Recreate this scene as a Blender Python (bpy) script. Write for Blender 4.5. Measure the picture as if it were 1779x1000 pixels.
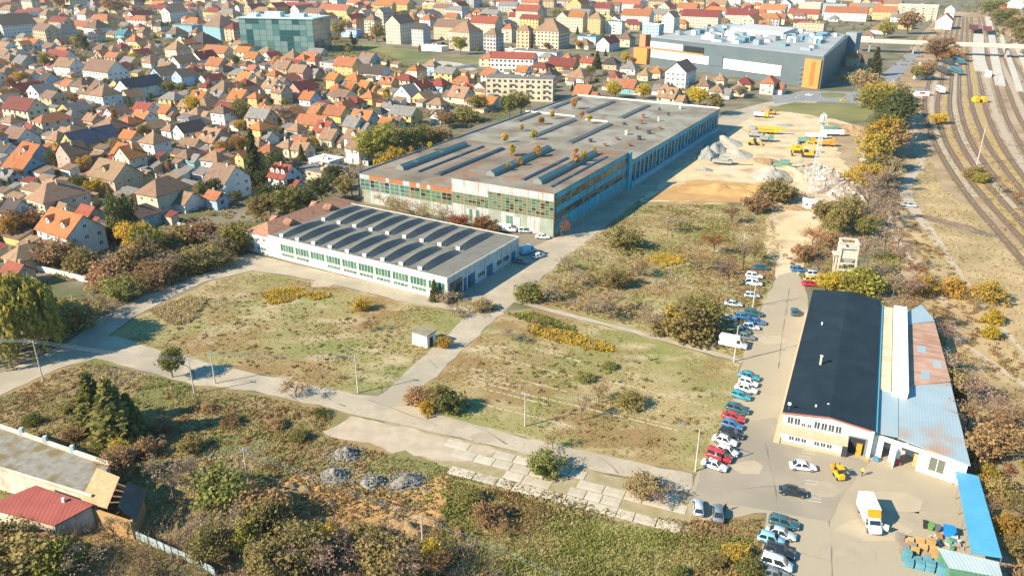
import bpy, bmesh, math, random
import numpy as np
from mathutils import Vector, noise as mnoise
from mathutils.geometry import tessellate_polygon
random.seed(7); RNG = np.random.default_rng(11)
S = bpy.context.scene; COL = S.collection
for o in list(bpy.data.objects): bpy.data.objects.remove(o)
# ---------------------------------------------------------------- camera
F = 1390.0; PITCH = math.radians(23.2); CAMH = 83.0; CX, CY = 889.5, 500.0
cd = bpy.data.cameras.new('camera'); cam = bpy.data.objects.new('camera', cd); COL.objects.link(cam)
cam.location = (0, 0, CAMH); cam.rotation_euler = (math.pi/2 - PITCH, 0, 0)
cd.sensor_width = 36; cd.lens = 36*F/1779.0; cd.clip_start = 1; cd.clip_end = 12000
S.camera = cam
# ---------------------------------------------------------------- light
SUN_AZ = math.radians(24.5)      # direction the shadows fall, from +X towards +Y
SUN_EL = math.radians(33.5)
W = bpy.data.worlds.new('World'); S.world = W; W.use_nodes = True
wn = W.node_tree.nodes; wl = W.node_tree.links
sky = wn.new('ShaderNodeTexSky'); sky.sky_type = 'NISHITA'; sky.sun_disc = False
sky.sun_elevation = SUN_EL; sky.sun_rotation = math.atan2(-math.cos(SUN_AZ), -math.sin(SUN_AZ))
sky.air_density = 1.0; sky.dust_density = 0.4; sky.ozone_density = 5.0
grade = wn.new('ShaderNodeMix'); grade.data_type = 'RGBA'; grade.blend_type = 'MULTIPLY'; grade.inputs[0].default_value = 1.0; grade.inputs[7].default_value = (0.30, 0.92, 1.02, 1)   # cyan tint put over the whole sky to turn the shadows teal
wl.new(sky.outputs[0], grade.inputs[6]); wl.new(grade.outputs[2], wn['Background'].inputs[0]); wn['Background'].inputs[1].default_value = 0.10
sd = bpy.data.lights.new('sun', 'SUN'); sd.energy = 5.0; sd.angle = math.radians(0.5); sd.color = (1.0, 0.86, 0.66)
sun = bpy.data.objects.new('sun', sd); COL.objects.link(sun)
sun.rotation_euler = Vector((math.cos(SUN_EL)*math.cos(SUN_AZ), math.cos(SUN_EL)*math.sin(SUN_AZ), -math.sin(SUN_EL))).to_track_quat('-Z', 'Y').to_euler()
S.view_settings.view_transform = 'Standard'; S.view_settings.look = 'None'
S.view_settings.gamma = 1; S.view_settings.use_curve_mapping = False
S.view_settings.exposure = 1.2

# ---------------------------------------------------------------- pixel -> place
def G(x, y, h=0.0):
    u = (x-CX)/F; v = (y-CY)/F
    dy = math.cos(PITCH)-v*math.sin(PITCH); dz = -math.sin(PITCH)-v*math.cos(PITCH)
    t = (h-CAMH)/dz
    return (u*t, dy*t)
def PXof(X, Y, Z=0.0):
    f = Y*math.cos(PITCH)-(Z-CAMH)*math.sin(PITCH); d = -(Y*math.sin(PITCH)+(Z-CAMH)*math.cos(PITCH))
    return CX+F*X/f, CY+F*d/f
def scale_at(y): return (y+95.7)*math.cos(PITCH)/CAMH        # photo pixels per metre on the ground
def D(a): return math.radians(a)

# ---------------------------------------------------------------- mesh helpers
class MB:
    def __init__(s): s.v = []; s.f = []; s.m = []
    def poly(s, pts, m=0):
        n = len(s.v); s.v += [tuple(p) for p in pts]; s.f.append(tuple(range(n, n+len(pts)))); s.m.append(m)
    def box(s, x0, x1, y0, y1, z0, z1, m=0):
        n = len(s.v)
        s.v += [(x0,y0,z0),(x1,y0,z0),(x1,y1,z0),(x0,y1,z0),(x0,y0,z1),(x1,y0,z1),(x1,y1,z1),(x0,y1,z1)]
        for q in ((3,2,1,0),(4,5,6,7),(0,1,5,4),(1,2,6,5),(2,3,7,6),(3,0,4,7)):
            s.f.append(tuple(n+i for i in q)); s.m.append(m)
        return s
    def prism(s, pts, z0, z1, m=0, mtop=None):
        """vertical prism over counter-clockwise 2D pts; z0/z1 numbers or lists"""
        k = len(pts); n = len(s.v)
        za = z0 if hasattr(z0, '__len__') else [z0]*k; zb = z1 if hasattr(z1, '__len__') else [z1]*k
        s.v += [(p[0],p[1],za[i]) for i,p in enumerate(pts)]+[(p[0],p[1],zb[i]) for i,p in enumerate(pts)]
        s.f.append(tuple(n+i for i in range(k-1,-1,-1))); s.m.append(m)
        s.f.append(tuple(n+k+i for i in range(k))); s.m.append(m if mtop is None else mtop)
        for i in range(k):
            j = (i+1)%k; s.f.append((n+i, n+j, n+k+j, n+k+i)); s.m.append(m)
        return s
    def extr_x(s, prof, x0, x1, m=0):
        """profile of (y,z) points extruded along x"""
        k = len(prof); n = len(s.v)
        s.v += [(x0,p[0],p[1]) for p in prof]+[(x1,p[0],p[1]) for p in prof]
        s.f.append(tuple(n+i for i in range(k))[::-1]); s.m.append(m)
        s.f.append(tuple(n+k+i for i in range(k))); s.m.append(m)
        for i in range(k):
            j = (i+1)%k; s.f.append((n+i, n+j, n+k+j, n+k+i)); s.m.append(m)
        return s
    def extr_y(s, prof, y0, y1, m=0):
        k = len(prof); n = len(s.v)
        s.v += [(p[0],y0,p[1]) for p in prof]+[(p[0],y1,p[1]) for p in prof]
        s.f.append(tuple(n+i for i in range(k))); s.m.append(m)
        s.f.append(tuple(n+k+i for i in range(k))[::-1]); s.m.append(m)
        for i in range(k):
            j = (i+1)%k; s.f.append((n+j, n+i, n+k+i, n+k+j)); s.m.append(m)
        return s
    def tube(s, p0, p1, r0, r1=None, n=6, m=0, cap=True):
        r1 = r0 if r1 is None else r1
        a = Vector(p0); b = Vector(p1); d = (b-a)
        if d.length < 1e-6: return s
        d.normalize(); u = d.orthogonal().normalized(); w = d.cross(u); k = len(s.v)
        for c, r in ((a, r0), (b, r1)):
            for i in range(n):
                t = 2*math.pi*i/n; s.v.append(tuple(c+u*(r*math.cos(t))+w*(r*math.sin(t))))
        for i in range(n):
            j = (i+1)%n; s.f.append((k+i, k+j, k+n+j, k+n+i)); s.m.append(m)
        if cap:
            s.f.append(tuple(k+i for i in range(n))[::-1]); s.m.append(m)
            s.f.append(tuple(k+n+i for i in range(n))); s.m.append(m)
        return s
    def bar(s, p0, p1, w, h, m=0):
        """rectangular bar between two points, w across, h upwards"""
        a = Vector(p0); b = Vector(p1); d = (b-a).normalized()
        sd_ = d.cross(Vector((0,0,1)))
        if sd_.length < 1e-4: sd_ = Vector((1,0,0))
        sd_.normalize(); up = sd_.cross(d); k = len(s.v)
        for c in (a, b):
            for i, j in ((-1,-1),(1,-1),(1,1),(-1,1)):
                s.v.append(tuple(c+sd_*(i*w/2)+up*(j*h/2)))
        for q in ((0,1,5,4),(1,2,6,5),(2,3,7,6),(3,0,4,7),(3,2,1,0),(4,5,6,7)):
            s.f.append(tuple(k+i for i in q)); s.m.append(m)
        return s
    def mesh(s, name, mats):
        me = bpy.data.meshes.new(name); me.from_pydata(s.v, [], s.f)
        for mt in (mats if isinstance(mats, (list, tuple)) else [mats]): me.materials.append(mt)
        if any(s.m): me.polygons.foreach_set('material_index', s.m)
        me.update(); return me
    def build(s, name, mats, parent=None, bevel=0, smooth=False):
        me = s.mesh(name, mats)
        bm = bmesh.new(); bm.from_mesh(me); bmesh.ops.recalc_face_normals(bm, faces=bm.faces)
        if bevel: bmesh.ops.bevel(bm, geom=list(bm.edges), offset=bevel, segments=2, affect='EDGES', clamp_overlap=True)
        bm.to_mesh(me); bm.free()
        if smooth: me.polygons.foreach_set('use_smooth', [True]*len(me.polygons))
        return link(name, me, parent)
def link(name, me, parent=None, loc=None, rz=None, sc=None):
    o = bpy.data.objects.new(name, me); COL.objects.link(o)
    if parent is not None: o.parent = parent
    if loc is not None: o.location = loc
    if rz is not None: o.rotation_euler = (0, 0, rz)
    if sc is not None: o.scale = sc
    return o
def np_mesh(name, V, Fc, mats, mi=None, smooth=False):
    """V (n,3), Fc (m,k) arrays"""
    me = bpy.data.meshes.new(name); k = Fc.shape[1]
    me.vertices.add(len(V)); me.vertices.foreach_set('co', np.asarray(V, np.float32).ravel())
    me.loops.add(Fc.size); me.loops.foreach_set('vertex_index', Fc.astype(np.int32).ravel())
    me.polygons.add(len(Fc)); me.polygons.foreach_set('loop_start', np.arange(0, Fc.size, k, dtype=np.int32))
    try: me.polygons.foreach_set('loop_total', np.full(len(Fc), k, np.int32))
    except Exception: pass
    for mt in (mats if isinstance(mats, (list, tuple)) else [mats]): me.materials.append(mt)
    if mi is not None: me.polygons.foreach_set('material_index', np.asarray(mi, np.int32))
    if smooth: me.polygons.foreach_set('use_smooth', np.ones(len(Fc), bool))
    me.update(calc_edges=True); me.validate(); return me
THINGS = []
def tag(o, label, cat, group=None):
    o['label'] = label; o['category'] = cat
    if group: o['group'] = group
    THINGS.append(o); return o
def thing(name, label, cat, loc=(0,0,0), rz=0.0, group=None):
    o = bpy.data.objects.new(name, None); COL.objects.link(o); o.empty_display_size = 0.5
    o.location = loc if len(loc) == 3 else (loc[0], loc[1], 0); o.rotation_euler = (0, 0, rz)
    return tag(o, label, cat, group)
def structure(o): o['kind'] = 'structure'; return o
def stuff(o, label=None, cat=None):
    o['kind'] = 'stuff'
    if label: o['label'] = label; o['category'] = cat
    return o
def copy_tree(o, parent=None):
    c = o.copy(); COL.objects.link(c); c.parent = parent
    for ch in list(o.children): copy_tree(ch, c)
    return c
def setmat(o, i, m):
    o.material_slots[i].link = 'OBJECT'; o.material_slots[i].material = m

# ---------------------------------------------------------------- materials
MATS = {}
def lin(r, g, b):
    f = lambda c: ((c/255+0.055)/1.055)**2.4 if c > 10 else c/255/12.92
    return (f(r), f(g), f(b))
def mat(name, c1, c2=None, scale=1.0, rough=0.8, metal=0.0, rnd=0.0, bump=0.0, bscale=None, detail=4, space='Object', spec=0.3,
        stripes=None, c3=None, s3=0.1, lo=0.35, hi=0.65, emit=None, streak=None):
    """noise mix of c1 and c2, optional large patches of c3, per-object value shift rnd, bump, corrugation stripes=(axis, per metre, depth)"""
    if name in MATS: return MATS[name]
    m = bpy.data.materials.new(name); m.use_nodes = True; MATS[name] = m
    nt = m.node_tree; N = nt.nodes; L = nt.links; b = N['Principled BSDF']
    b.inputs['Roughness'].default_value = rough; b.inputs['Metallic'].default_value = metal
    b.inputs['Specular IOR Level'].default_value = spec
    m.diffuse_color = (*c1, 1)
    co = None
    def coord():
        nonlocal co
        if co is None:
            if space == 'World': co = N.new('ShaderNodeNewGeometry').outputs['Position']
            else: co = N.new('ShaderNodeTexCoord').outputs['Object']
        return co
    def ns(sc, det=detail, stretch=None):
        t = N.new('ShaderNodeTexNoise'); t.inputs['Scale'].default_value = sc; t.inputs['Detail'].default_value = det
        src = coord()
        if stretch:
            mp = N.new('ShaderNodeMapping'); mp.inputs['Scale'].default_value = stretch; L.new(src, mp.inputs[0]); src = mp.outputs[0]
        L.new(src, t.inputs['Vector']); return t.outputs['Fac']
    def ramp(fac, a, b_):
        r = N.new('ShaderNodeMapRange'); r.inputs[1].default_value = a; r.inputs[2].default_value = b_; L.new(fac, r.inputs[0]); return r.outputs[0]
    def mix(fac, a, b_):
        x = N.new('ShaderNodeMix'); x.data_type = 'RGBA'
        if isinstance(fac, float): x.inputs[0].default_value = fac
        else: L.new(fac, x.inputs[0])
        for i, c in ((6, a), (7, b_)):
            if isinstance(c, tuple): x.inputs[i].default_value = (*c[:3], 1)
            else: L.new(c, x.inputs[i])
        return x.outputs[2]
    col = c1
    if c2 is not None: col = mix(ramp(ns(scale), lo, hi), c1, c2)
    if c3 is not None: col = mix(ramp(ns(s3, 5), 0.47, 0.6), col, c3)
    if streak is not None: col = mix(ramp(ns(streak[1], 4, streak[2]), 0.5, 0.72), col, streak[0])
    if rnd:
        oi = N.new('ShaderNodeObjectInfo'); h = N.new('ShaderNodeHueSaturation')
        h.inputs['Hue'].default_value = 0.5
        a = N.new('ShaderNodeMapRange'); a.inputs[3].default_value = 1-rnd; a.inputs[4].default_value = 1+rnd; L.new(oi.outputs['Random'], a.inputs[0]); L.new(a.outputs[0], h.inputs['Value'])
        mm = N.new('ShaderNodeMath'); mm.operation = 'MULTIPLY'; mm.inputs[1].default_value = 17.3; L.new(oi.outputs['Random'], mm.inputs[0])
        fr = N.new('ShaderNodeMath'); fr.operation = 'FRACT'; L.new(mm.outputs[0], fr.inputs[0])
        a2 = N.new('ShaderNodeMapRange'); a2.inputs[3].default_value = 0.5-0.05*rnd; a2.inputs[4].default_value = 0.5+0.05*rnd; L.new(fr.outputs[0], a2.inputs[0]); L.new(a2.outputs[0], h.inputs['Hue'])
        if isinstance(col, tuple): h.inputs['Color'].default_value = (*col[:3], 1)
        else: L.new(col, h.inputs['Color'])
        col = h.outputs[0]
    if isinstance(col, tuple): b.inputs['Base Color'].default_value = (*col[:3], 1)
    else: L.new(col, b.inputs['Base Color'])
    hgt = None
    if bump: hgt = (ns(bscale or scale*3, 5), bump)
    if stripes:
        w = N.new('ShaderNodeTexWave'); w.wave_type = 'BANDS'; w.bands_direction = stripes[0]; w.inputs['Scale'].default_value = stripes[1]*0.314*1.0; w.inputs['Distortion'].default_value = 0.15
        L.new(coord(), w.inputs['Vector']); hgt = (w.outputs['Fac'], stripes[2])
    if hgt:
        bp = N.new('ShaderNodeBump'); bp.inputs['Strength'].default_value = 0.7; bp.inputs['Distance'].default_value = hgt[1]
        L.new(hgt[0], bp.inputs['Height']); L.new(bp.outputs[0], b.inputs['Normal'])
    if emit: b.inputs['Emission Color'].default_value = (*emit, 1); b.inputs['Emission Strength'].default_value = 1
    return m
def leafmat(name, c1, c2, rnd=0.25, scale=1.2):
    if name in MATS: return MATS[name]
    m = mat(name, c1, c2, scale=scale, rough=0.85, rnd=rnd, spec=0.1, lo=0.3, hi=0.7, detail=2)
    nt = m.node_tree; N = nt.nodes; L = nt.links; b = N['Principled BSDF']
    tr = N.new('ShaderNodeBsdfTranslucent'); mx = N.new('ShaderNodeMixShader'); mx.inputs[0].default_value = 0.4
    for l in list(nt.links):
        if l.to_socket == b.inputs['Base Color']: L.new(l.from_socket, tr.inputs['Color'])
    L.new(b.outputs[0], mx.inputs[1]); L.new(tr.outputs[0], mx.inputs[2]); L.new(mx.outputs[0], N['Material Output'].inputs['Surface'])
    return m
def glassmat(name, c, rough=0.12):
    return mat(name, c, rough=rough, spec=0.8)

ROOF = {}
for n, a, b_ in (('orange', (.38,.145,.05), (.29,.105,.035)), ('terracotta', (.36,.135,.065), (.25,.09,.042)), ('tan', (.285,.175,.105), (.20,.12,.07)),
                 ('brown', (.20,.125,.085), (.13,.08,.055)), ('maroon', (.19,.045,.035), (.13,.03,.025)), ('red', (.26,.065,.042), (.20,.05,.032)),
                 ('grey', (.22,.20,.185), (.14,.125,.115)), ('black', (.035,.04,.05), (.05,.055,.065)), ('navy', (.04,.055,.09), (.055,.07,.10)),
                 ('dark', (.075,.055,.048), (.055,.045,.04)), ('white', (.72,.70,.66), (.6,.58,.54)), ('teal', (.05,.16,.19), (.04,.12,.15))):
    ROOF[n] = mat('roof_'+n, a, b_, scale=2.2, rough=0.85, rnd=0.16, bump=0.05, bscale=5, streak=(tuple(x*0.6 for x in a), 0.6, (1,1,0.25)))
WALL = {}
for n, a in (('white', (.70,.67,.61)), ('cream', (.62,.52,.37)), ('yellow', (.58,.42,.17)), ('pink', (.60,.30,.24)), ('tan', (.52,.38,.25)), ('grey', (.42,.41,.40)),
             ('teal', (.20,.42,.48)), ('blue', (.36,.50,.62)), ('palegreen', (.48,.56,.38)), ('peach', (.68,.44,.28)), ('brick', (.34,.15,.08))):
    WALL[n] = mat('wall_'+n, a, tuple(x*0.86 for x in a), scale=0.5, rough=0.9, rnd=0.07, streak=(tuple(x*0.72 for x in a), 0.5, (2,2,0.3)))
GLASS = glassmat('window_glass', (.05,.065,.075)); WFRAME = mat('window_frame', (.72,.70,.66), rough=0.6)
WOOD = mat('brown_wood', (.16,.09,.05), (.11,.06,.035), scale=3, rough=0.8)
CONC = mat('concrete', (.36,.34,.30), (.27,.25,.22), scale=0.8, rough=0.9, bump=0.02)
CONC_L = mat('light_concrete', (.52,.48,.41), (.40,.36,.30), scale=0.6, rough=0.9, bump=0.02)
METAL = mat('grey_metal', (.36,.38,.40), rough=0.4, metal=0.6)
DARKMETAL = mat('dark_metal', (.06,.06,.065), rough=0.5, metal=0.3)
RUST = mat('rusty_metal', (.30,.13,.06), (.18,.08,.04), scale=1.5, rough=0.85)
RUBBER = mat('tyre_rubber', (.02,.02,.021), rough=0.9)
# ================================================================ the ground
def ground_poly(px): return [G(x, y) for x, y in px]
def densify(P, step, jit, seed=0):
    out = []
    for i in range(len(P)):
        a = Vector((*P[i], 0)); b = Vector((*P[(i+1)%len(P)], 0)); n = max(1, int((b-a).length/step)); t = (b-a)
        nv = Vector((-t.y, t.x, 0)); nv = nv.normalized() if nv.length else nv
        for k in range(n):
            p = a+t*(k/n)
            o = nv*(jit*(mnoise.noise(p*0.22+Vector((seed, 0, 0)))*1.4+mnoise.noise(p*0.8)*0.6)) if jit else Vector()
            out.append((p.x+o.x, p.y+o.y))
    return out
def sheet(name, P, z, m, step=1.5, jit=0.0, parent=None, thick=0.0):
    Q = densify(P, step, jit, len(name)) if jit else list(P)
    tris = tessellate_polygon([[Vector((x, y, 0)) for x, y in Q]])
    V = [(x, y, z) for x, y in Q]; fs = []
    for t in tris:
        a, b, c = (Vector(V[i]) for i in t)
        fs.append(t if (b-a).cross(c-a).z > 0 else t[::-1])
    me = bpy.data.meshes.new(name); me.from_pydata(V, [], fs); me.materials.append(m); me.update()
    o = link(name, me, parent)
    if parent is None: structure(o)
    return o
def ribbon(name, pts, width, z, m, parent=None, smooth=6, jit=0.0):
    """ground strip of given width (m, number or list) along pixel points or metric points"""
    P = [Vector((*p, 0)) for p in pts]; C = []
    wd = width if hasattr(width, '__len__') else [width]*len(P); Wd = []
    for i in range(len(P)-1):
        p0 = P[max(i-1, 0)]; p1 = P[i]; p2 = P[i+1]; p3 = P[min(i+2, len(P)-1)]
        for k in range(smooth):
            t = k/smooth; C.append(0.5*((2*p1)+(p2-p0)*t+(2*p0-5*p1+4*p2-p3)*t*t+(3*p1-p0-3*p2+p3)*t**3)); Wd.append(wd[i]*(1-t)+wd[i+1]*t)
    C.append(P[-1]); Wd.append(wd[-1]); V = []; fs = []
    for i, c in enumerate(C):
        d = (C[min(i+1, len(C)-1)]-C[max(i-1, 0)]).normalized(); n = Vector((-d.y, d.x, 0))
        j1 = jit*mnoise.noise(c*0.3); j2 = jit*mnoise.noise(c*0.3+Vector((9, 9, 9)))
        V += [tuple(c+n*(Wd[i]/2+j1)+Vector((0,0,z))), tuple(c-n*(Wd[i]/2+j2)+Vector((0,0,z)))]
        if i: fs.append((2*i-1, 2*i+1, 2*i, 2*i-2))
    me = bpy.data.meshes.new(name); me.from_pydata(V, [], [f[::-1] for f in fs]); me.materials.append(m); me.update()
    o = link(name, me, parent)
    if parent is None: structure(o)
    return o, C

M_GROUND = mat('garden_ground', (.15,.122,.08), (.21,.175,.125), scale=0.06, rough=0.95, space='World', c3=(.10,.105,.045), s3=0.05, bump=0.15, bscale=0.6)
M_FIELD = mat('dry_field', (.315,.245,.115), (.175,.19,.055), scale=0.055, rough=0.95, space='World', detail=10, c3=(.24,.155,.065), s3=0.045, bump=0.10, streak=((.40,.32,.19), .09, (1,2.2,1)), bscale=1.2)
M_SCRUB = mat('scrub_soil', (.21,.155,.07), (.28,.195,.09), scale=0.2, rough=0.95, space='World', c3=(.14,.145,.045), s3=0.06, bump=0.15, bscale=1.0)
M_ROAD = mat('worn_concrete_road', (.42,.355,.26), (.36,.30,.215), scale=0.25, rough=0.9, space='World', c3=(.31,.265,.195), s3=0.07, bump=0.02, bscale=3, streak=(.30,.27,.22) and ((.30,.27,.22), 1.2, (1,1,1)))
M_YARD = mat('yard_asphalt', (.275,.24,.18), (.315,.27,.20), scale=0.09, rough=0.9, space='World', c3=(.245,.215,.165), s3=0.06, bump=0.015, bscale=4)
M_YARD2 = mat('light_yard', (.355,.30,.21), (.32,.265,.185), scale=0.12, rough=0.9, space='World', c3=(.335,.285,.20), s3=0.05, bump=0.015, bscale=4)
M_SAND = mat('sand_yard', (.58,.445,.265), (.49,.365,.205), scale=0.08, rough=0.95, space='World', c3=(.53,.43,.29), s3=0.05, bump=0.15, bscale=0.8, streak=((.33,.24,.14), .12, (1,1,1)))
M_SANDO = mat('orange_sand', (.44,.27,.105), (.36,.21,.08), scale=0.15, rough=0.95, space='World', bump=0.12, bscale=0.8)
M_BALLAST = mat('rail_yard_ground', (.33,.235,.135), (.22,.15,.085), scale=0.09, rough=0.95, space='World', c3=(.35,.265,.165), s3=0.03, bump=0.1, bscale=0.8)
M_TRACKBED = mat('track_bed', (.19,.135,.09), (.26,.19,.125), scale=0.5, rough=0.95, space='World', bump=0.08, bscale=2.5)
M_DRYGRASS = mat('dry_embankment', (.42,.31,.165), (.33,.24,.12), scale=0.10, rough=0.95, space='World', c3=(.26,.20,.10), s3=0.04, bump=0.1, bscale=1.0)
M_DIRT = mat('dirt_path', (.43,.355,.26), (.36,.29,.205), scale=0.4, rough=0.95, space='World', bump=0.03, bscale=2)
M_ASPH = mat('grey_asphalt', (.24,.245,.25), (.19,.195,.20), scale=0.2, rough=0.9, space='World')
M_MEADOW = mat('green_meadow', (.15,.155,.05), (.21,.19,.075), scale=0.05, rough=0.95, space='World', c3=(.11,.13,.04), s3=0.02, bump=0.1, bscale=0.8)
M_PALE = mat('pale_court', (.42,.38,.31), (.37,.33,.27), scale=0.05, rough=0.9, space='World')
M_SLAB = mat('old_slab', (.50,.44,.35), (.40,.35,.27), scale=0.5, rough=0.92, rnd=0.1, bump=0.02, c3=(.33,.29,.21), s3=0.5)

mb = MB(); mb.poly([(-4000,-300,0),(4000,-300,0),(4000,7000,0),(-4000,7000,0)]); g = mb.build('ground', M_GROUND); structure(g)

# hills behind the town (above the frame)
def hill(name, cx, cy, rx, ry, h, m):
    n = 24; V = []; Fc = []
    for j in range(n+1):
        for i in range(n+1):
            x = -1+2*i/n; y = -1+2*j/n; r = min(1, math.hypot(x, y))
            z = h*(0.5+0.5*math.cos(math.pi*r))*(1+0.25*mnoise.noise(Vector((x*3, y*3, cx))))-0.5
            V.append((cx+rx*x, cy+ry*y, z))
    for j in range(n):
        for i in range(n): a = j*(n+1)+i; Fc.append((a, a+1, a+n+2, a+n+1))
    return structure(link(name, np_mesh(name, np.array(V), np.array(Fc), m, smooth=True)))
M_HILL = mat('wooded_hill', (.07,.07,.04), (.12,.09,.045), scale=0.01, rough=0.95, space='World')
hill('hill', -900, 4200, 1900, 900, 160, M_HILL); hill('hill', 1500, 4400, 2200, 900, 190, M_HILL)

R_UP = [(200,583),(290,612),(420,643),(520,664),(610,683),(655,688),(705,697),(760,718),(880,752),(984,776),(1100,802),(1200,822)]
R_LO = [(1202,858),(1096,831),(966,802),(880,779),(720,742),(617,720),(540,702),(440,679),(340,668),(250,645),(165,622),(100,640),(0,686),(-160,752)]
road = sheet('main_road', ground_poly([(-160,700),(0,648),(80,615),(121,594)]+R_UP+R_LO), 0.05, M_ROAD, jit=0.35)
road2 = sheet('west_road', ground_poly([(110,602),(121,594),(177,548),(253,513),(330,488),(400,455),(432,440),(610,482),(775,521),(800,540),(750,533),(690,521),(600,499),(520,482),(440,470),(359,488),(304,513),(235,548),(187,584),(210,592)]), 0.042, M_ROAD, jit=0.4)
road3 = sheet('cross_road', ground_poly([(640,694),(665,682),(740,615),(790,570),(815,545),(775,521),(893,449),(925,430),(963,412),(1095,318),(1226,222),(1262,196),(1330,178),(1420,170),(1420,178),(1345,190),(1290,212),(1190,285),(1105,352),(985,445),(912,508),(870,545),(762,648),(708,698)]), 0.046, M_ROAD, jit=0.4)
lane, _ = ribbon('field_lane', ground_poly([(895,522),(930,532),(1000,550),(1080,570),(1160,592),(1235,612),(1290,628)]), 1.9, 0.054, M_ROAD, jit=0.5)
yard = sheet('service_yard', ground_poly([(1310,560),(1286,640),(1272,700),(1246,760),(1212,822),(1200,862),(1192,885),(1225,905),(1330,890),(1325,960),(1318,1040),(1800,1040),(1700,840),(1420,640),(1400,500),(1384,470),(1352,478),(1340,500)]), 0.038, M_YARD2, jit=0.3)
yard2 = sheet('asphalt_apron', ground_poly([(1262,735),(1350,725),(1362,765),(1450,790),(1510,800),(1468,855),(1440,905),(1400,900),(1330,885),(1205,866),(1215,822)]), 0.058, M_YARD, jit=0.25)
sand = sheet('sand_yard', ground_poly([(1105,352),(1190,285),(1235,248),(1300,200),(1360,192),(1440,205),(1505,222),(1500,300),(1488,345),(1440,350),(1345,372),(1250,352)]), 0.034, M_SAND, jit=1.2)
ribbon('yard_lane', ground_poly([(1385,300),(1392,345),(1385,390),(1372,430),(1366,480),(1366,520)]), [16,17,19,15,5,7], 0.036, M_SAND, jit=1.0)
fieldA = sheet('west_field', ground_poly([(205,590),(190,583),(240,550),(310,515),(365,489),(440,471),(520,483),(600,500),(690,522),(760,535),(812,548),(790,570),(740,615),(665,682),(610,683),(520,664),(420,643),(290,612)]), 0.012, M_FIELD, jit=0.4)
fieldB = sheet('middle_field', ground_poly([(875,541),(925,535),(1000,554),(1080,574),(1160,596),(1285,632),(1272,700),(1246,760),(1212,822),(1100,802),(984,776),(880,752),(760,718),(705,697),(762,648)]), 0.014, M_FIELD, jit=0.4)
fieldC = sheet('north_field', ground_poly([(910,512),(985,445),(1105,352),(1250,352),(1345,372),(1362,430),(1350,478),(1310,560),(1290,625),(1235,608),(1160,588),(1080,566),(1000,546),(930,528)]), 0.016, M_FIELD, jit=0.5)
scrub = sheet('foreground_scrub', ground_poly([(-160,752),(0,686),(100,640),(165,622),(250,645),(340,668),(440,679),(540,702),(617,720),(720,742),(880,779),(966,802),(1096,831),(1202,858),(1200,885),(1225,905),(1330,890),(1318,1060),(-200,1060)]), 0.01, M_SCRUB, jit=0.4)
bare = sheet('bare_ground', ground_poly([(565,752),(610,722),(720,744),(860,780),(830,800),(770,800),(700,790),(640,770)]), 0.022, M_DIRT, jit=0.8)
rail_bank = sheet('rail_embankment', ground_poly([(1560,110),(1600,60),(1640,20),(1900,20),(2300,420),(2300,1100),(1740,1040),(1640,640),(1540,420),(1545,330),(1555,230),(1570,200)]), 0.018, M_BALLAST, jit=1.0)
drybank = sheet('dry_bank', ground_poly([(1590,210),(1640,330),(1779,430),(2000,640),(2000,1060),(1760,1060),(1690,720),(1610,560),(1590,440),(1570,360),(1600,300)]), 0.026, M_DRYGRASS, jit=1.0)
ribbon('dirt_track', ground_poly([(1560,150),(1578,190),(1592,250),(1600,285),(1580,310),(1574,340),(1588,365),(1615,400),(1650,450),(1700,520),(1760,590),(1840,690)]), [6,4.5,3.6,3.4,3.6,4.6,4.2,3,2,1.1,1.1,1.1], 0.05, M_DIRT, jit=0.5)
ribbon('footpath', ground_poly([(1570,355),(1545,362),(1550,400),(1590,460),(1640,520),(1660,580),(1700,615),(1779,668),(1900,760)]), [2.2,1.6,1.3,1.5,1.6,1.5,1.5,1.5,1.5], 0.055, M_DIRT, jit=0.4)
meadow = sheet('meadow', ground_poly([(538,92),(560,74),(640,76),(740,92),(752,105),(720,110),(640,104),(590,100)]), 0.03, M_MEADOW, jit=2)
sheet('sports_court', ground_poly([(722,118),(765,106),(800,110),(830,121),(800,126),(742,130)]), 0.04, M_PALE)
sheet('meadow_strip', ground_poly([(745,104),(830,97),(880,100),(850,118),(800,108)]), 0.03, M_MEADOW)
sheet('grass_verge', ground_poly([(1330,188),(1380,178),(1480,182),(1520,192),(1500,212),(1440,205),(1370,195)]), 0.05, M_MEADOW, jit=1)
sheet('green_patch', ground_poly([(640,800),(700,785),(745,800),(735,832),(680,840),(640,825)]), 0.03, M_MEADOW, jit=.8); sheet('golden_earth', ground_poly([(470,838),(560,818),(600,845),(700,850),(770,830),(800,850),(780,920),(700,945),(600,930),(500,900)]), 0.024, M_SANDO, jit=1.2)
asph = sheet('station_road', ground_poly([(1340,166),(1400,158),(1480,160),(1520,140),(1556,110),(1585,88),(1605,88),(1585,110),(1552,145),(1525,165),(1515,180),(1480,180),(1400,176),(1345,180)]), 0.06, M_ASPH)
sheet('roundabout_island', ground_poly([(1425,163),(1440,161),(1460,162),(1472,165),(1462,169),(1440,170),(1428,168)]), 0.13, M_MEADOW)
sheet('car_park', ground_poly([(1545,162),(1575,158),(1592,178),(1600,192),(1572,196),(1556,180)]), 0.062, M_YARD2)

M_APRON = mat('weedy_joint_soil', (.33,.265,.165), (.25,.21,.105), scale=.5, rough=.95, space='World', detail=8, bump=.05)
sheet('weed_slope', ground_poly([(790,834),(900,856),(1000,893),(1150,922),(1310,935),(1305,1055),(800,1055),(765,920)]), 0.028, mat('green_slope', (.20,.20,.06), (.27,.235,.085), scale=.15, rough=.95, space='World', detail=8, bump=.1, bscale=1), jit=1.0)
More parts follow.
